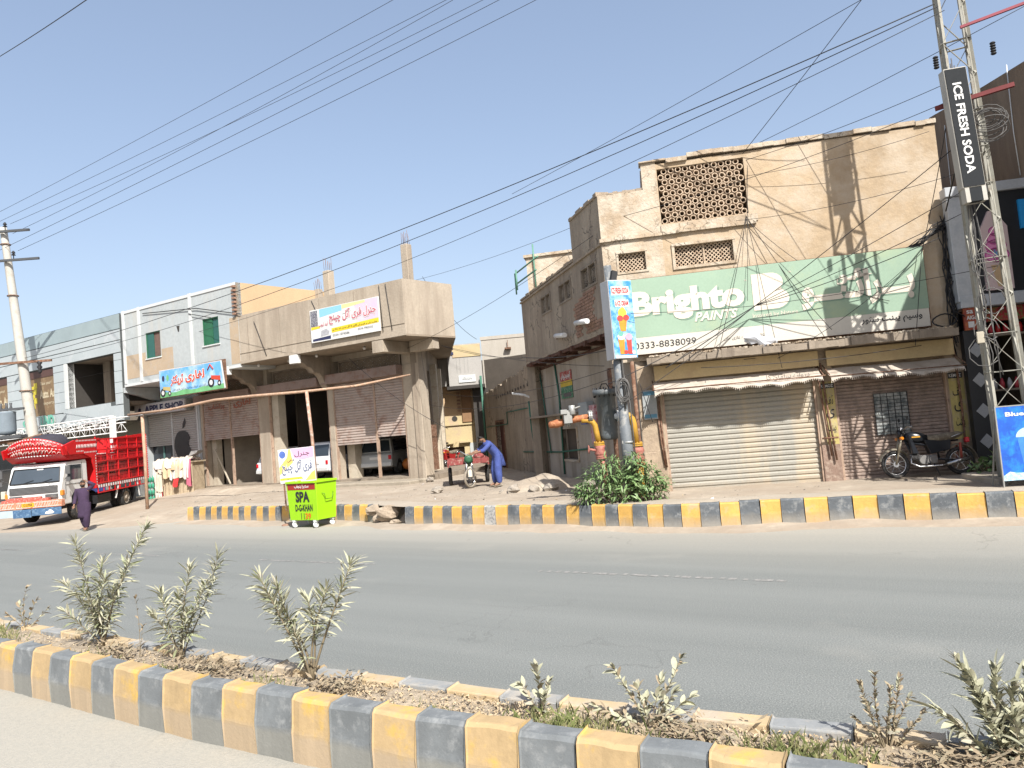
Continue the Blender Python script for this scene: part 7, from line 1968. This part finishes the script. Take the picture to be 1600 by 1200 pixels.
tfm = thing('transformer', 'small grey transformer hung beside the left concrete pole', 'transformer', (-22.75, 33.1, 3.65))
mb = MB(); mb.lathe([(0, 0), (.36, .05), (.40, .2), (.40, 1.0), (.42, 1.05), (0, 1.1)], 16); mb.build('tank', mat('transformer_grey', (.23, .28, .32), .5, .1, 2), tfm)
mb = MB(); mb.box(-.5, .9, -.4, .3, -.16, -.02); mb.box(-.55, .9, -.15, -.05, 1.1, 1.2)
for x in (-.2, .05, .25): mb.lathe([(.04, 1.1), (.07, 1.2), (.04, 1.3), (.06, 1.45)], 8, Matrix.Translation((x, 0, 0)))
mb.build('bracket_and_bushings', m_arm, tfm)
pt = thing('pole_platform', 'rusty cross beam and cable tangle low on the left concrete pole', 'bracket', (-21.95, 33.1, 3.35))
mb = MB(); mb.bar((-1.1, 0, 0), (1.1, -.1, .1), .14); mb.bar((-.6, -.2, -.1), (.9, -.2, .2), .1); mb.build('beam', m_rust, pt)
mb = MB(); cr = random.Random(12)
for k in range(14): mb.path([(cr.uniform(-.6, .8), -.2 + cr.uniform(-.1, .1), cr.uniform(-.1, .3)), (cr.uniform(-.5, .6), -.25, cr.uniform(-.6, -.2)), (cr.uniform(-.4, .5), -.2, cr.uniform(-1.3, -.8))], .018, 4)
mb.build('cable_tangle', m_cab, pt)

# ================================================================== bamboo frame, clothes cart
bf = thing('bamboo_frame', 'long bent bamboo pole resting on two rusty posts across the garage front', 'frame', (0, 0, 0))
m_bam = mat('weathered_bamboo', (.42, .27, .18), .8, .15, 5, col2=(.5, .38, .28), amt=.4)
mb = MB(); mb.path([(-13.82, 27.5, .1), (-13.80, 27.5, 2.0), (-13.82, 27.5, 3.72)], .062, 8); mb.build('post', m_bam, bf)
mb = MB(); mb.path([(-6.55, 24.0, .45), (-6.60, 24, 2.3), (-6.68, 24, 3.82)], .055, 8); mb.build('post', mat('rusty_post', (.40, .24, .17), .8, .3, 4, col2=(.55, .45, .38), amt=.5), bf)
mb = MB(); mb.path([(-14.4, 27.6, 3.78), (-12.5, 26.9, 3.80), (-10.4, 25.8, 3.93), (-8.8, 25.0, 3.90), (-6.9, 24.0, 3.83), (-5.2, 24.6, 3.92), (-3.5, 25.6, 4.22)], [.04, .045, .05, .05, .045, .04, .03], 8); mb.build('long_pole', m_bam, bf)
mb = MB(); mb.path([(-16.5, 28.2, 3.6), (-15, 27.8, 3.72), (-13.8, 27.5, 3.72)], .02, 5); mb.build('short_pole', m_white, bf)
cc = thing('clothes_cart', 'wooden stall wrapped in sackcloth and piled with washed clothes', 'stall', (-14.75, 31.6, .28), R(-12))
m_sack = mat('sackcloth', (.44, .35, .235), .95, .12, 3, bump=.5, bscale=8, col2=(.35, .27, .18), amt=.5)
mb = MB(); n = 40; prev = None
for i in range(n+1):
    x = -.45 + 1.45*i/n; dy = .03*math.sin(i*1.3) + .02*math.sin(i*3.1); b = len(mb.v)
    mb.v += [(x, dy, .02), (x + .01, dy*.7, .75), (x, dy*.3, 1.45)]
    if prev is not None:
        mb.face((prev, b, b+1, prev+1), 0, True); mb.face((prev+1, b+1, b+2, prev+2), 0, True)
    prev = b
mb.v += []; mb.build('sackcloth', m_sack, cc)
mb = MB(); mb.box(-.78, .92, .06, .9, .0, 1.5); mb.box(-.85, 1.0, -.04, .95, 1.5, 1.56); mb.build('frame', m_sack, cc)
CL = [(.62, .58, .50), (.55, .48, .38), (.6, .45, .28), (.65, .62, .58), (.5, .42, .32), (.45, .38, .28), (.6, .55, .45)]
def cloth(x0, x1, z0, z1, y, m, seed):
    rr = random.Random(seed); mb = MB(); n = 10; prev = None
    for i in range(n+1):
        x = x0 + (x1-x0)*i/n; d = .05*math.sin(i*1.4 + seed) + rr.uniform(-.012, .012); e = rr.uniform(-.06, .06); b = len(mb.v)
        mb.v += [(x, y + .5, z1 + .03), (x, y + .02 + d*.3, z1 + .02), (x + d*.4, y + d*.6 - .03, (z0+z1)/2), (x + d*.6, y + d - .04, z0 + e)]
        if prev is not None:
            for k in range(3): mb.face((prev+k, b+k, b+k+1, prev+k+1), 0, True)
        prev = b
    mb.build('garment', m, cc)
for i, (a, b_, c_) in enumerate(((-.84, -.50, .05), (-.62, -.2, 1.15), (-.35, .15, .90), (.0, .42, .85), (.3, .70, .92), (.55, .95, .85), (-.75, -.45, .35), (-.1, .9, 1.25), (-.8, .3, 1.35))):
    cloth(a, b_, c_, 1.58 + .03*(i % 3), -.10 - .02*(i % 3), mat('garment_%d' % (i % 5), CL[i % 5], .9, .15, 4, bump=.4, bscale=8), i)
cloth(.82, 1.02, .55, 1.62, -.14, mat('pink_garment', (.5, .12, .18), .9, .1, 4), 21); cloth(-.62, -.42, .05, .55, -.06, mat('red_garment', (.42, .06, .07), .9, .2, 4), 22)
cloth(.22, .45, .55, .85, -.2, mat('scarlet_garment', (.55, .03, .03), .9, .1, 4), 23)
mb = MB()
for i in range(26):
    x, y = rnd.uniform(-.7, .95), rnd.uniform(0, .8); rx = rnd.uniform(.1, .2)
    mb.loft([(Vector((x, y, 1.56)), rx, rx*.8, None), (Vector((x + .02, y, 1.63 + rnd.uniform(0, .10))), rx*.8, rx*.6, None), (Vector((x, y + .03, 1.70 + rnd.uniform(0, .10))), rx*.3, rx*.2, None)], 8)
stuff(mb.build('clothes_pile', mat('garment_mix', (.60, .53, .44), .9, .15, 3, bump=.4, bscale=8, col2=(.5, .25, .25), amt=.25), cc))
umb = MB(); umb.prism([(.75, 1.75), (1.15, 1.88), (1.22, 1.98), (.9, 1.96)], 'y', .1, .5); umb.build('grey_bundle', mat('grey_bundle', (.3, .29, .28), .8, .1, 3), cc)
gb = thing('green_bottle_stack', 'stack of green bottles beside the clothes stall', 'bottles', (-15.62, 31.4, .28))
for i in range(3):
    for k in range(4):
        mb = MB(); mb.lathe([(0, 0), (.055, 0), (.055, .16), (.02, .22), (.02, .26)], 8, Matrix.Translation((-.1 + i*.12, 0, k*.27))); mb.build('bottle', mat('green_glass', (.05, .28, .18), .2, .1, 3, fine=0), gb)

# ================================================================== wires
WIRES=[
 ((-27.79,37.06,14.22),(2.12,21.25,17.24),0.3,0.016,'topmost of the six thin wires crossing the upper left sky'),
 ((-28.14,37.06,13.69),(4.32,21.25,17.16),0.3,0.016,'second wire from the top in the upper left sky bundle'),
 ((-22.35,33.40,13.35),(5.35,21.65,17.24),0.4,0.016,'wire rising from the insulator on the top cross arm of the left pole'),
 ((-27.25,35.16,11.48),(6.28,21.65,17.44),0.3,0.018,'dark wire crossing the left pole between its two upper cross arms'),
 ((-22.06,33.40,12.07),(7.54,21.65,17.36),0.35,0.018,'lowest wire of the upper left sky bundle, tied to the second cross arm'),
 ((-22.26,33.40,12.89),(4.04,21.65,17.47),0.5,0.016,'wire crossing over its neighbour in the upper left sky bundle'),
 ((-21.70,31.50,19.96),(-10.11,20.00,15.54),0.1,0.03,'short thick cable across the top left corner of the sky'),
 ((-22.02,33.40,7.10),(7.98,12.65,8.89),0.9,0.022,'thick cable from the lower cross arm of the left pole to the tower top'),
 ((-20.92,33.40,6.94),(8.04,12.65,8.84),1.2,0.018,'cable just under the thick one running up to the tower top'),
 ((-18.48,35.00,7.41),(8.14,12.65,8.76),1.5,0.014,'thin sagging cable below the pair that meets the tower top'),
 ((-3.83,30.00,8.40),(9.05,12.00,8.37),0.9,0.012,'thin wire running from the garage roof column to the sky right of the tower'),
 ((0.53,24.00,9.76),(9.71,12.75,10.53),0.1,0.014,'wire branching up steeply from the long cable pair in mid sky'),
 ((5.42,15.80,7.60),(7.67,12.93,10.14),0.05,0.014,'short steep wire rising from the round lattice screen into the sky'),
 ((5.49,15.85,7.47),(8.00,12.60,7.43),0.12,0.012,'wire from the lattice screen to the upper part of the tower'),
 ((2.42,16.60,6.60),(7.94,12.60,7.09),0.25,0.012,'wire crossing the bare plaster to the red cross bar of the tower'),
 ((-4.77,28.00,5.12),(2.45,16.40,6.44),0.4,0.012,'wire from the garage overhang to the corner of the paint shop building'),
 ((5.40,15.70,7.07),(8.85,14.70,7.35),0.15,0.01,'thin wire running flat over the plaster beside the tower shadow'),
 ((5.13,15.80,6.14),(8.22,12.90,5.92),0.2,0.01,'faint wire over the lower plaster towards the tower'),
 ((5.25,15.50,4.22),(8.18,12.70,6.40),0.05,0.016,'steepest wire of the fan spreading from the B on the green sign'),
 ((5.25,15.50,4.22),(8.27,13.00,5.60),0.06,0.014,'second steepest wire of the fan on the green sign'),
 ((5.25,15.50,4.22),(8.44,13.20,5.29),0.1,0.014,'third wire of the fan on the green sign'),
 ((5.25,15.50,4.22),(8.62,14.40,5.10),0.12,0.016,'fourth wire of the fan ending at the tangle on the corner'),
 ((5.25,15.50,4.22),(9.57,14.20,4.42),0.08,0.012,'lowest wire of the fan across the script on the green sign'),
 ((3.20,15.30,3.06),(5.25,15.50,4.22),0.06,0.022,'heavy wire from the canopy edge up to the fan knot on the green sign'),
 ((1.97,15.20,2.82),(5.25,15.50,4.22),0.1,0.018,'wire from the grey pole up to the fan knot'),
 ((2.05,15.20,2.29),(5.19,15.50,4.19),0.14,0.014,'lower wire from the coil on the pole up to the fan knot'),
 ((2.53,15.00,4.21),(5.25,15.50,4.22),0.04,0.012,'level wire crossing the white letters to the fan knot'),
 ((5.36,15.80,6.22),(6.71,15.30,3.56),0.25,0.014,'loose wire drooping from the lattice screen corner across the sign'),
 ((5.36,15.80,6.22),(4.27,15.30,3.17),0.2,0.014,'wire hanging from the lattice screen corner down to the canopy'),
 ((5.36,15.80,6.19),(5.60,15.30,2.85),0.1,0.012,'wire dropping through the B of the green sign'),
 ((8.59,15.00,5.04),(8.12,14.80,3.05),0.05,0.014,'short wire hanging on the right end of the green sign'),
 ((8.15,12.70,6.31),(8.93,14.60,5.67),0.02,0.03,'black bundle dropping from the tower behind the tall dark sign'),
 ((-2.00,22.00,4.71),(5.17,15.60,3.12),0.6,0.012,'long low cable from the alley to the canopy corner'),
 ((-1.28,30.00,5.80),(-2.85,26.00,7.70),0.5,0.016,'cable from the garage parapet corner down into the alley'),
 ((0.35,22.00,4.13),(-2.64,29.00,5.54),0.2,0.014,'cable across the alley between the overhang and the grey box room'),
 ((2.17,15.20,3.54),(0.35,22.00,4.16),0.15,0.02,'dark cable along the rotten beams under the overhang'),
 ((2.10,15.20,3.14),(-2.79,29.00,3.66),0.5,0.012,'cable from the pole low across the alley'),
 ((2.08,15.20,2.94),(-3.09,27.00,3.19),0.6,0.012,'lowest cable from the pole across the alley to the garage pillar'),
 ((-5.77,26.50,5.07),(-2.28,25.00,2.24),0.35,0.018,'pale cable slanting down from the garage sign to the alley'),
 ((-10.15,30.50,7.69),(-11.16,31.00,4.32),0.1,0.014,'wire hanging from the garage parapet over the tractor banner'),
 ((-23.72,37.00,6.28),(-10.10,30.50,7.69),0.8,0.012,'wire from the left pole to the garage parapet'),
 ((-21.98,36.00,2.95),(-7.99,29.50,7.09),1,0.012,'thin low wire in front of the white building'),
 ((5.38,15.80,6.12),(7.92,15.20,4.04),0.5,0.012,'slack wire looping low over the script of the green sign'),
 ((8.58,15.00,4.95),(5.53,15.30,3.06),0.25,0.012,'slack wire from the corner tangle down to the canopy middle'),
 ((5.53,15.85,7.47),(5.13,15.60,4.35),0.02,0.01,'thin wire hanging straight down beside the round lattice'),
 ((3.93,15.30,3.00),(8.30,14.90,3.05),0.12,0.014,'loose cable lying along the canopy edge'),
 ((2.64,15.30,2.77),(2.85,15.40,1.96),0.05,0.014,'short loop of cable at the left shutter pillar'),
 ((7.94,12.70,6.67),(8.58,15.00,4.95),0.1,0.014,'wire from the tower down to the tangle at the plaster corner'),
 ((-3.30,26.00,7.79),(-2.89,25.50,2.95),0.15,0.01,'wire hanging down the garage corner'),
]

def wire(a, b, sag, r, label, n=18):
    a, b = Vector(a), Vector(b); pts = []
    for i in range(n+1):
        t = i/n; p = a.lerp(b, t); p.z -= sag * 4*t*(1-t) * .6; pts.append(p)
    mb = MB(); mb.path(pts, r*.5, 5); o = mb.build('overhead_wire', m_wire)
    return tag(o, label, 'wire', 'overhead wires and cables')
for a, b, sag, r, lb in WIRES: wire(a, b, sag, r, lb)
tg = thing('cable_tangle', 'black tangle of cables clinging to the right corner of the plastered building', 'cables', PB, RB)
mb = MB(); cr = random.Random(31)
for k in range(13):
    pts = []; z = 5.6 + cr.uniform(-.3, .3); x = 6.0 + cr.uniform(-.08, .06)
    while z > cr.uniform(2.6, 3.6): pts.append((x + cr.uniform(-.07, .07), -.12 + cr.uniform(-.08, .05), z)); z -= cr.uniform(.2, .45)
    mb.path(pts, .011, 4)
for k in range(12):
    mb.path([(6.05 + cr.uniform(-.1, .1), -.1, 5.55 + cr.uniform(-.15, .1)), (5.8 + cr.uniform(-.1, .1), -.2 + cr.uniform(-.06, .06), 5.42 + cr.uniform(-.08, .08)), (5.5 + cr.uniform(-.15, .1), -.16, 5.2 + cr.uniform(-.08, .05)), (5.2 + cr.uniform(-.3, .1), -.14, 5.02)], .010, 4)
mb.path([(5.75 + .22*math.cos(t/16*2*PI), -.28 + .05*math.sin(t), 3.52 + .13*math.sin(t/16*2*PI)) for t in range(16)], .016, 5, closed=True)
mb.path([(5.98, -.3, 4.3), (5.85, -.35, 4.0), (5.9, -.34, 3.7), (6.1, -.36, 3.55)], .013, 4)
mb.build('cables', m_wire, tg)

# ================================================================== mound, stones, litter on the forecourt
md = thing('rubble_mound', 'low sandy mound with grey stones beside the alley wall', 'mound', (.55, 19.9, .40))
mb = MB(); n, k = 22, 7; 
for i in range(k+1):
    for j in range(n):
        r = 1.35*i/k; th = 2*PI*j/n; x, y = r*math.cos(th)*1.25, r*math.sin(th)*.8
        z = .36*max(0, 1 - (i/k)**1.3) + .16*mnoise.noise(Vector((x*2.2, y*2.2, 3))) * (1 - i/k*.6) - (.06 if i == k else 0)
        mb.v.append((x, y, z))
for i in range(k):
    for j in range(n): mb.face((i*n+j, i*n+(j+1) % n, (i+1)*n+(j+1) % n, (i+1)*n+j), 0, True)
mb.build('sand', m_dirt, md)
m_stone = mat('grey_stone', (.33, .29, .24), .9, .2, 4, bump=.4)
for i in range(60):
    a = rnd.uniform(0, 6.3); rr2 = rnd.uniform(.3, 1.6); s_ = rnd.uniform(.03, .11) if i > 3 else rnd.uniform(.13, .2)
    obj('stone', rock_mesh('stone', s_, m_stone, 200+i), md, (.3 + rr2*math.cos(a)*1.1, -.2 + rr2*math.sin(a)*.75, .03 + s_*.4), a)
mb = MB()
for i in range(1500):
    x, y = rnd.uniform(-13, 6), rnd.uniform(14, 30)
    if edge_dist(x, y) < .3 or (x < -5 and edge_dist(x, y) > 7) or (x > 3 and y > 15.3): continue
    s_ = rnd.uniform(.006, .022) * (1 + (rnd.random() < .04) * 1.5)
    mb.obox((x, y, terrain_z(x, y) + s_*.3), (s_*2, s_*1.5, s_), Matrix.Rotation(rnd.uniform(0, 3), 3, 'Z'))
o = stuff(mb.build('loose_gravel', m_stone)); o['label'] = 'loose gravel scattered over the dirt forecourt'
mb = MB(); rg = random.Random(4)
for i in range(130):
    if i < 90: x, y = rg.uniform(-13, 5), rg.uniform(14, 26)
    else: x, y = rg.uniform(-9, 3), rg.uniform(3, 9)
    d_ = edge_dist(x, y)
    if i < 90 and (d_ < .3 or d_ > 7 or (x > 2.5 and y > 15.5)): continue
    if i >= 90 and not (-.8 < x*NX + y*NY - 3.3 < -.1): continue
    z = terrain_z(x, y) + .012 if i < 90 else .006; s_ = rg.uniform(.02, .06); a = rg.uniform(0, 6.3)
    c = Vector((x, y, z)); e = Vector((math.cos(a), math.sin(a), rg.uniform(0, .35)))*s_; g_ = Vector((-math.sin(a), math.cos(a), rg.uniform(0, .3)))*s_*.6
    mb.poly([c - e, c + g_, c + e + Vector((0, 0, .01))], i % 3); mb.poly([c - e, c + e + Vector((0, 0, .01)), c - g_], i % 3)
o = stuff(mb.build('litter_scraps', [m_plw, m_litter, mat('faded_packet', (.35, .2, .2), .6, .5, 20)])); o['label'] = 'paper and plastic scraps blown about the ground'
for i, (x, y, r, lb) in enumerate(((-2.35, 21.0, .16, 'rounded stone on the dirt in front of the tricycle'), (-6.35, 19.9, .10, 'broken brick standing left of the green bin'), (-3.1, 25.6, .14, 'dark stone at the foot of the garage pillar'))):
    o = obj('stone', rock_mesh('stone', r, m_brick if i == 1 else m_stone, 300+i), None, (x, y, terrain_z(x, y) + r*.5)); tag(o, lb, 'stone')

# ================================================================== plants
m_leaf = mat('dusty_oleander_leaf', (.38, .375, .255), .7, .2, 30, fine=.02, col2=(.35, .31, .25), amt=.4, c2scale=12)
m_leafg = mat('fresh_leaf', (.25, .27, .15), .55, .2, 20, fine=.02)
m_leafb = mat('green_bush_leaf', (.14, .23, .085), .5, .3, 12, fine=.02, col2=(.25, .33, .15), amt=.5, c2scale=8)
m_leafr = mat('withered_leaf', (.31, .24, .155), .8, .3, 20, col2=(.34, .30, .2), amt=.5, c2scale=12)
m_stem = mat('plant_stem', (.20, .16, .10), .9, .2, 10)
def leaf_mesh(name, l, w, m, bend=.15, fold=.12):
    mb = MB(); n = 5; rows = []
    for i in range(n+1):
        t = i/n; ww = w * math.sin(PI * min(1, t*.92 + .05)) ** .8 if 0 < i < n else w*.06
        z = -bend*l*t*t; b = len(mb.v)
        mb.v += [(-ww/2, l*t, z + fold*ww), (0, l*t, z), (ww/2, l*t, z + fold*ww)]
        if i:
            mb.face((b-3, b-2, b+1, b), 0, True); mb.face((b-2, b-1, b+2, b+1), 0, True)
    return mb.mesh(name, m)
LV = {k: [leaf_mesh('leaf', l*s_, w*s_, m, bnd) for s_ in (.75, 1, 1.2) for bnd in (.12, .5)] for k, l, w, m in
      (('ole', .135, .0155, m_leaf), ('oleg', .125, .017, m_leafg), ('rnd', .062, .030, m_leaf), ('bush', .13, .030, m_leafb), ('dry', .06, .025, m_leafr), ('big', .17, .09, m_leafb))}
def put_leaf(par, kind, p, d, roll, rg, s_=1):
    o = obj('leaf', rg.choice(LV[kind]), par); d = Vector(d).normalized()
    q = d.to_track_quat('Y', 'Z'); o.rotation_mode = 'QUATERNION'
    from mathutils import Quaternion
    o.rotation_quaternion = q @ Quaternion((0, 1, 0), roll); o.location = p; o.scale = (s_,)*3
def shrub(name, label, base, stems, kind, seed, every=.035, whorl=3, tilt=.92, start=.25, tip=True, scale=1.0, kind2=None, group=None, cat='shrub', rad=.006, lean_tip=False):
    lean_tip = kind == 'ole'
    rg = random.Random(seed); t = thing(name, label, cat, base, 0, group)
    for tipv in stems:
        tv = Vector(tipv); n = 7; pts = []
        bow = Vector((rg.uniform(-.06, .06), rg.uniform(-.06, .06), 0)) * tv.length
        for i in range(n+1):
            u = i/n; pts.append(Vector((tv.x*u**1.25, tv.y*u**1.25, tv.z*u**.92)) + bow*math.sin(PI*u))
        mb = MB(); mb.path(pts, [rad*(1.25 - u/n) for u in range(n+1)], 5); st_ = mb.build('stem', m_stem, t)
        L_ = sum((pts[i+1]-pts[i]).length for i in range(n)); s_ = start*L_; a = rg.uniform(0, 6)
        while s_ < L_:
            u = s_/L_*n; i = min(n-1, int(u)); p = pts[i].lerp(pts[i+1], u-i); ax = (pts[i+1]-pts[i]).normalized()
            e1 = ax.orthogonal().normalized(); e2 = ax.cross(e1); dens = s_/L_
            for k in range(whorl):
                if rg.random() > (.30 + .85*dens if lean_tip else .55 + .45*dens): continue
                aa = a + 2*PI*k/whorl + rg.uniform(-.3, .3); up_ = (-.05 + 1.0*dens if lean_tip else tilt + .5*(dens - .5)) + rg.uniform(-.28, .28)
                d = (e1*math.cos(aa) + e2*math.sin(aa)) * math.cos(up_) + ax*math.sin(up_)
                put_leaf(st_, kind if not kind2 or rg.random() < .75 else kind2, p, d, rg.uniform(-.9, .9), rg, scale*rg.uniform(.55, 1.15))
            a += 1.05; s_ += every*rg.uniform(.8, 1.3)
        if tip:
            for k in range(9 if lean_tip else 5):
                aa = rg.uniform(0, 6.3); d = (pts[-1]-pts[-2]).normalized() + Vector((math.cos(aa), math.sin(aa), 0))*.35
                put_leaf(st_, kind, pts[-1], d, rg.uniform(-.5, .5), rg, scale*rg.uniform(.6, .9))
    return t
def mbase(x, w_=.3): return tuple(med(x, w_) - Vector((0, 0, .01)))
shrub('oleander', 'dusty grey-green oleander, leftmost and tallest, on the striped median', (-4.18, 7.32, .30), [(-.22, .0, 1.02), (-.40, .1, .62), (.0, .05, .80), (.10, -.1, .66), (.45, .05, 1.12), (.22, .08, .75), (-.14, -.1, .60), (-.32, -.05, .38), (.06, .1, .5), (-.05, -.12, .45), (.16, -.06, .55)], 'ole', 1, .021, 4, kind2='oleg')
shrub('oleander', 'middle oleander of the three leafy ones on the median', (-3.10, 6.60, .30), [(.38, .0, .88), (.10, .05, .78), (-.14, .0, .60), (.28, -.05, .66), (-.02, .08, .55), (.12, -.08, .42), (-.18, -.05, .42)], 'ole', 2, .020, 4, kind2='oleg')
shrub('oleander', 'oleander right of the other leafy ones, with a bare forked trunk', (-1.70, 5.72, .29), [(-.34, .0, .82), (-.24, .05, .74), (.34, .05, .86), (.16, .0, .70), (.0, .05, .60), (-.08, -.08, .42), (-.30, .05, .66)], 'ole', 3, .019, 4, start=.42, kind2='oleg', rad=.010)
shrub('twiggy_weed', 'thin dry twiggy weed at the far left end of the median', (-5.55, 8.25, .30), [(.02, 0, .48), (-.1, .05, .3), (.12, 0, .34), (.25, 0, .25), (-.2, 0, .22)], 'dry', 4, .03, 2, kind2='rnd', rad=.004)
shrub('twiggy_weed', 'single thin dry stalk between the two left oleanders', (-3.52, 6.72, .30), [(-.02, .02, .55), (.04, 0, .3)], 'dry', 5, .05, 1, rad=.003)
shrub('sapling', 'small sapling with two leafy tips in the grass near the middle of the median', (.0, 4.62, .30), [(.0, .0, .33), (-.09, 0, .22), (.07, .02, .22), (.03, -.03, .16)], 'rnd', 6, .020, 2, kind2='dry', rad=.003)
shrub('sapling', 'low spreading sapling with upright leafy tips right of the grass patch', (.62, 4.36, .30), [(-.17, 0, .36), (.22, .03, .38), (.10, .05, .26), (-.05, 0, .24), (.15, -.05, .22), (-.3, .02, .16), (.0, .05, .15), (.25, 0, .17)], 'rnd', 7, .018, 2, kind2='dry', rad=.003)
shrub('dried_bush', 'half dead brown bush with bare upright twigs at the right of the median', (1.72, 3.82, .28), [(-.02, 0, .42), (-.10, 0, .38), (.06, .02, .34), (.14, 0, .30), (-.05, .05, .26), (.02, -.05, .3), (.2, .0, .22), (-.14, 0, .22), (.1, 0, .4)], 'dry', 8, .014, 3, start=.35, scale=.55, kind2='rnd', rad=.004)
shrub('oleander', 'large blurred oleander at the bottom right corner', (2.20, 3.60, .22), [(-.20, 0, .60), (-.30, .05, .36), (.05, 0, .45), (.16, .05, .48), (-.08, .0, .40), (.28, 0, .40), (-.2, .05, .25), (.1, 0, .3), (0, -.05, .33), (.22, -.04, .3), (-.14, 0, .5), (.0, .05, .52)], 'rnd', 9, .013, 3, start=.1, scale=1.0, kind2='ole', rad=.005)
for i, (x, w_) in enumerate(((-4.05, .3), (-1.68, .3), (.6, .28), (1.75, .3), (-3.0, .3), (-2.75, .3))):
    rg = random.Random(50+i); mb = MB()
    for k in range(260):
        c = Vector(mbase(x + rg.gauss(0, .15), min(.6, max(.17, w_ + .1 + rg.gauss(0, .10))))); l = rg.uniform(.03, .09); a = rg.uniform(0, 6.3); w2 = l*.16; up_ = rg.uniform(.02, .12)
        d = Vector((math.cos(a), math.sin(a), rg.uniform(-.1, .6))).normalized()*l; s_ = Vector((-math.sin(a), math.cos(a), 0))*w2
        c.z += up_; mb.poly([c, c + d*.5 + s_, c + d, c + d*.5 - s_])
    o = stuff(mb.build('withered_litter', m_leafr)); o['label'] = 'withered leaves lying round a plant foot on the median'
# green bush at the foot of the pole
def bush(name, label, base, blobs, kind, seed, n_leaf, n_stuff, size, cat='shrub', lean=.6):
    rg = random.Random(seed); t = thing(name, label, cat, base)
    root = MB()
    pts = []
    for k in range(n_leaf + n_stuff):
        bx_, by_, bz_, rx, ry, rz = rg.choice(blobs)
        while True:
            d = Vector((rg.uniform(-1, 1), rg.uniform(-1, 1), rg.uniform(-1, 1)))
            if .35 < d.length < 1: break
        p = Vector((bx_ + d.x*rx, by_ + d.y*ry, bz_ + d.z*rz))
        if p.z < .03: p.z = rg.uniform(.03, .15)
        pts.append((p, d))
    pts.sort(key=lambda q: q[0].y)
    for (bx_, by_, bz_, rx, ry, rz) in blobs:
        for j in range(5):
            e = Vector((bx_ + rg.uniform(-rx, rx)*.8, by_ + rg.uniform(-ry, ry)*.7, bz_ + rg.uniform(0, rz)*.9))
            root.path([(bx_*.35, by_*.3, 0), (e.x*.6, e.y*.6, e.z*.55), tuple(e)], [.012, .008, .004], 5)
    st_ = root.build('stems', m_stem, t)
    base_me = LV[kind][1]; mb = MB()
    for i, (p, d) in enumerate(pts):
        dd = Vector((d.x*.8 + rg.uniform(-.5, .5), d.y*.8 + rg.uniform(-.5, .5), lean*rg.uniform(-.6, 1.1)))
        if i < n_leaf: put_leaf(t, kind, p, dd, rg.uniform(-.8, .8), rg, size*rg.uniform(.7, 1.25))
        else:
            M = Matrix.Translation(p) @ dd.normalized().to_track_quat('Y', 'Z').to_matrix().to_4x4() @ Matrix.Scale(size*rg.uniform(.7, 1.2), 4)
            b = len(mb.v); mb.v += [tuple(M @ v.co) for v in base_me.vertices]
            for q in base_me.polygons: mb.face([b + j for j in q.vertices], 0, True)
    if n_stuff: stuff(mb.build('inner_foliage', m_leafb, t))
    return t
bush('green_bush', 'dense green bush round the foot of the grey steel pole', (2.02, 14.95, .42),
     [(-.42, 0, .42, .40, .32, .42), (-.2, .05, .62, .32, .3, .34), (.1, -.1, .3, .45, .3, .3), (.5, 0, .42, .36, .3, .38), (.66, .0, .28, .32, .26, .26), (.28, 0, .62, .24, .24, .38), (-.72, 0, .24, .26, .24, .22)], 'bush', 77, 290, 2600, 1.25)
bush('leafy_plant', 'dark green broad leaved plant in front of the rubble by the motorcycle wheel', inB(5.88, -1.15, .40), [(0, 0, .16, .34, .22, .17), (.15, 0, .26, .2, .2, .14)], 'big', 78, 110, 0, .75, 'plant')
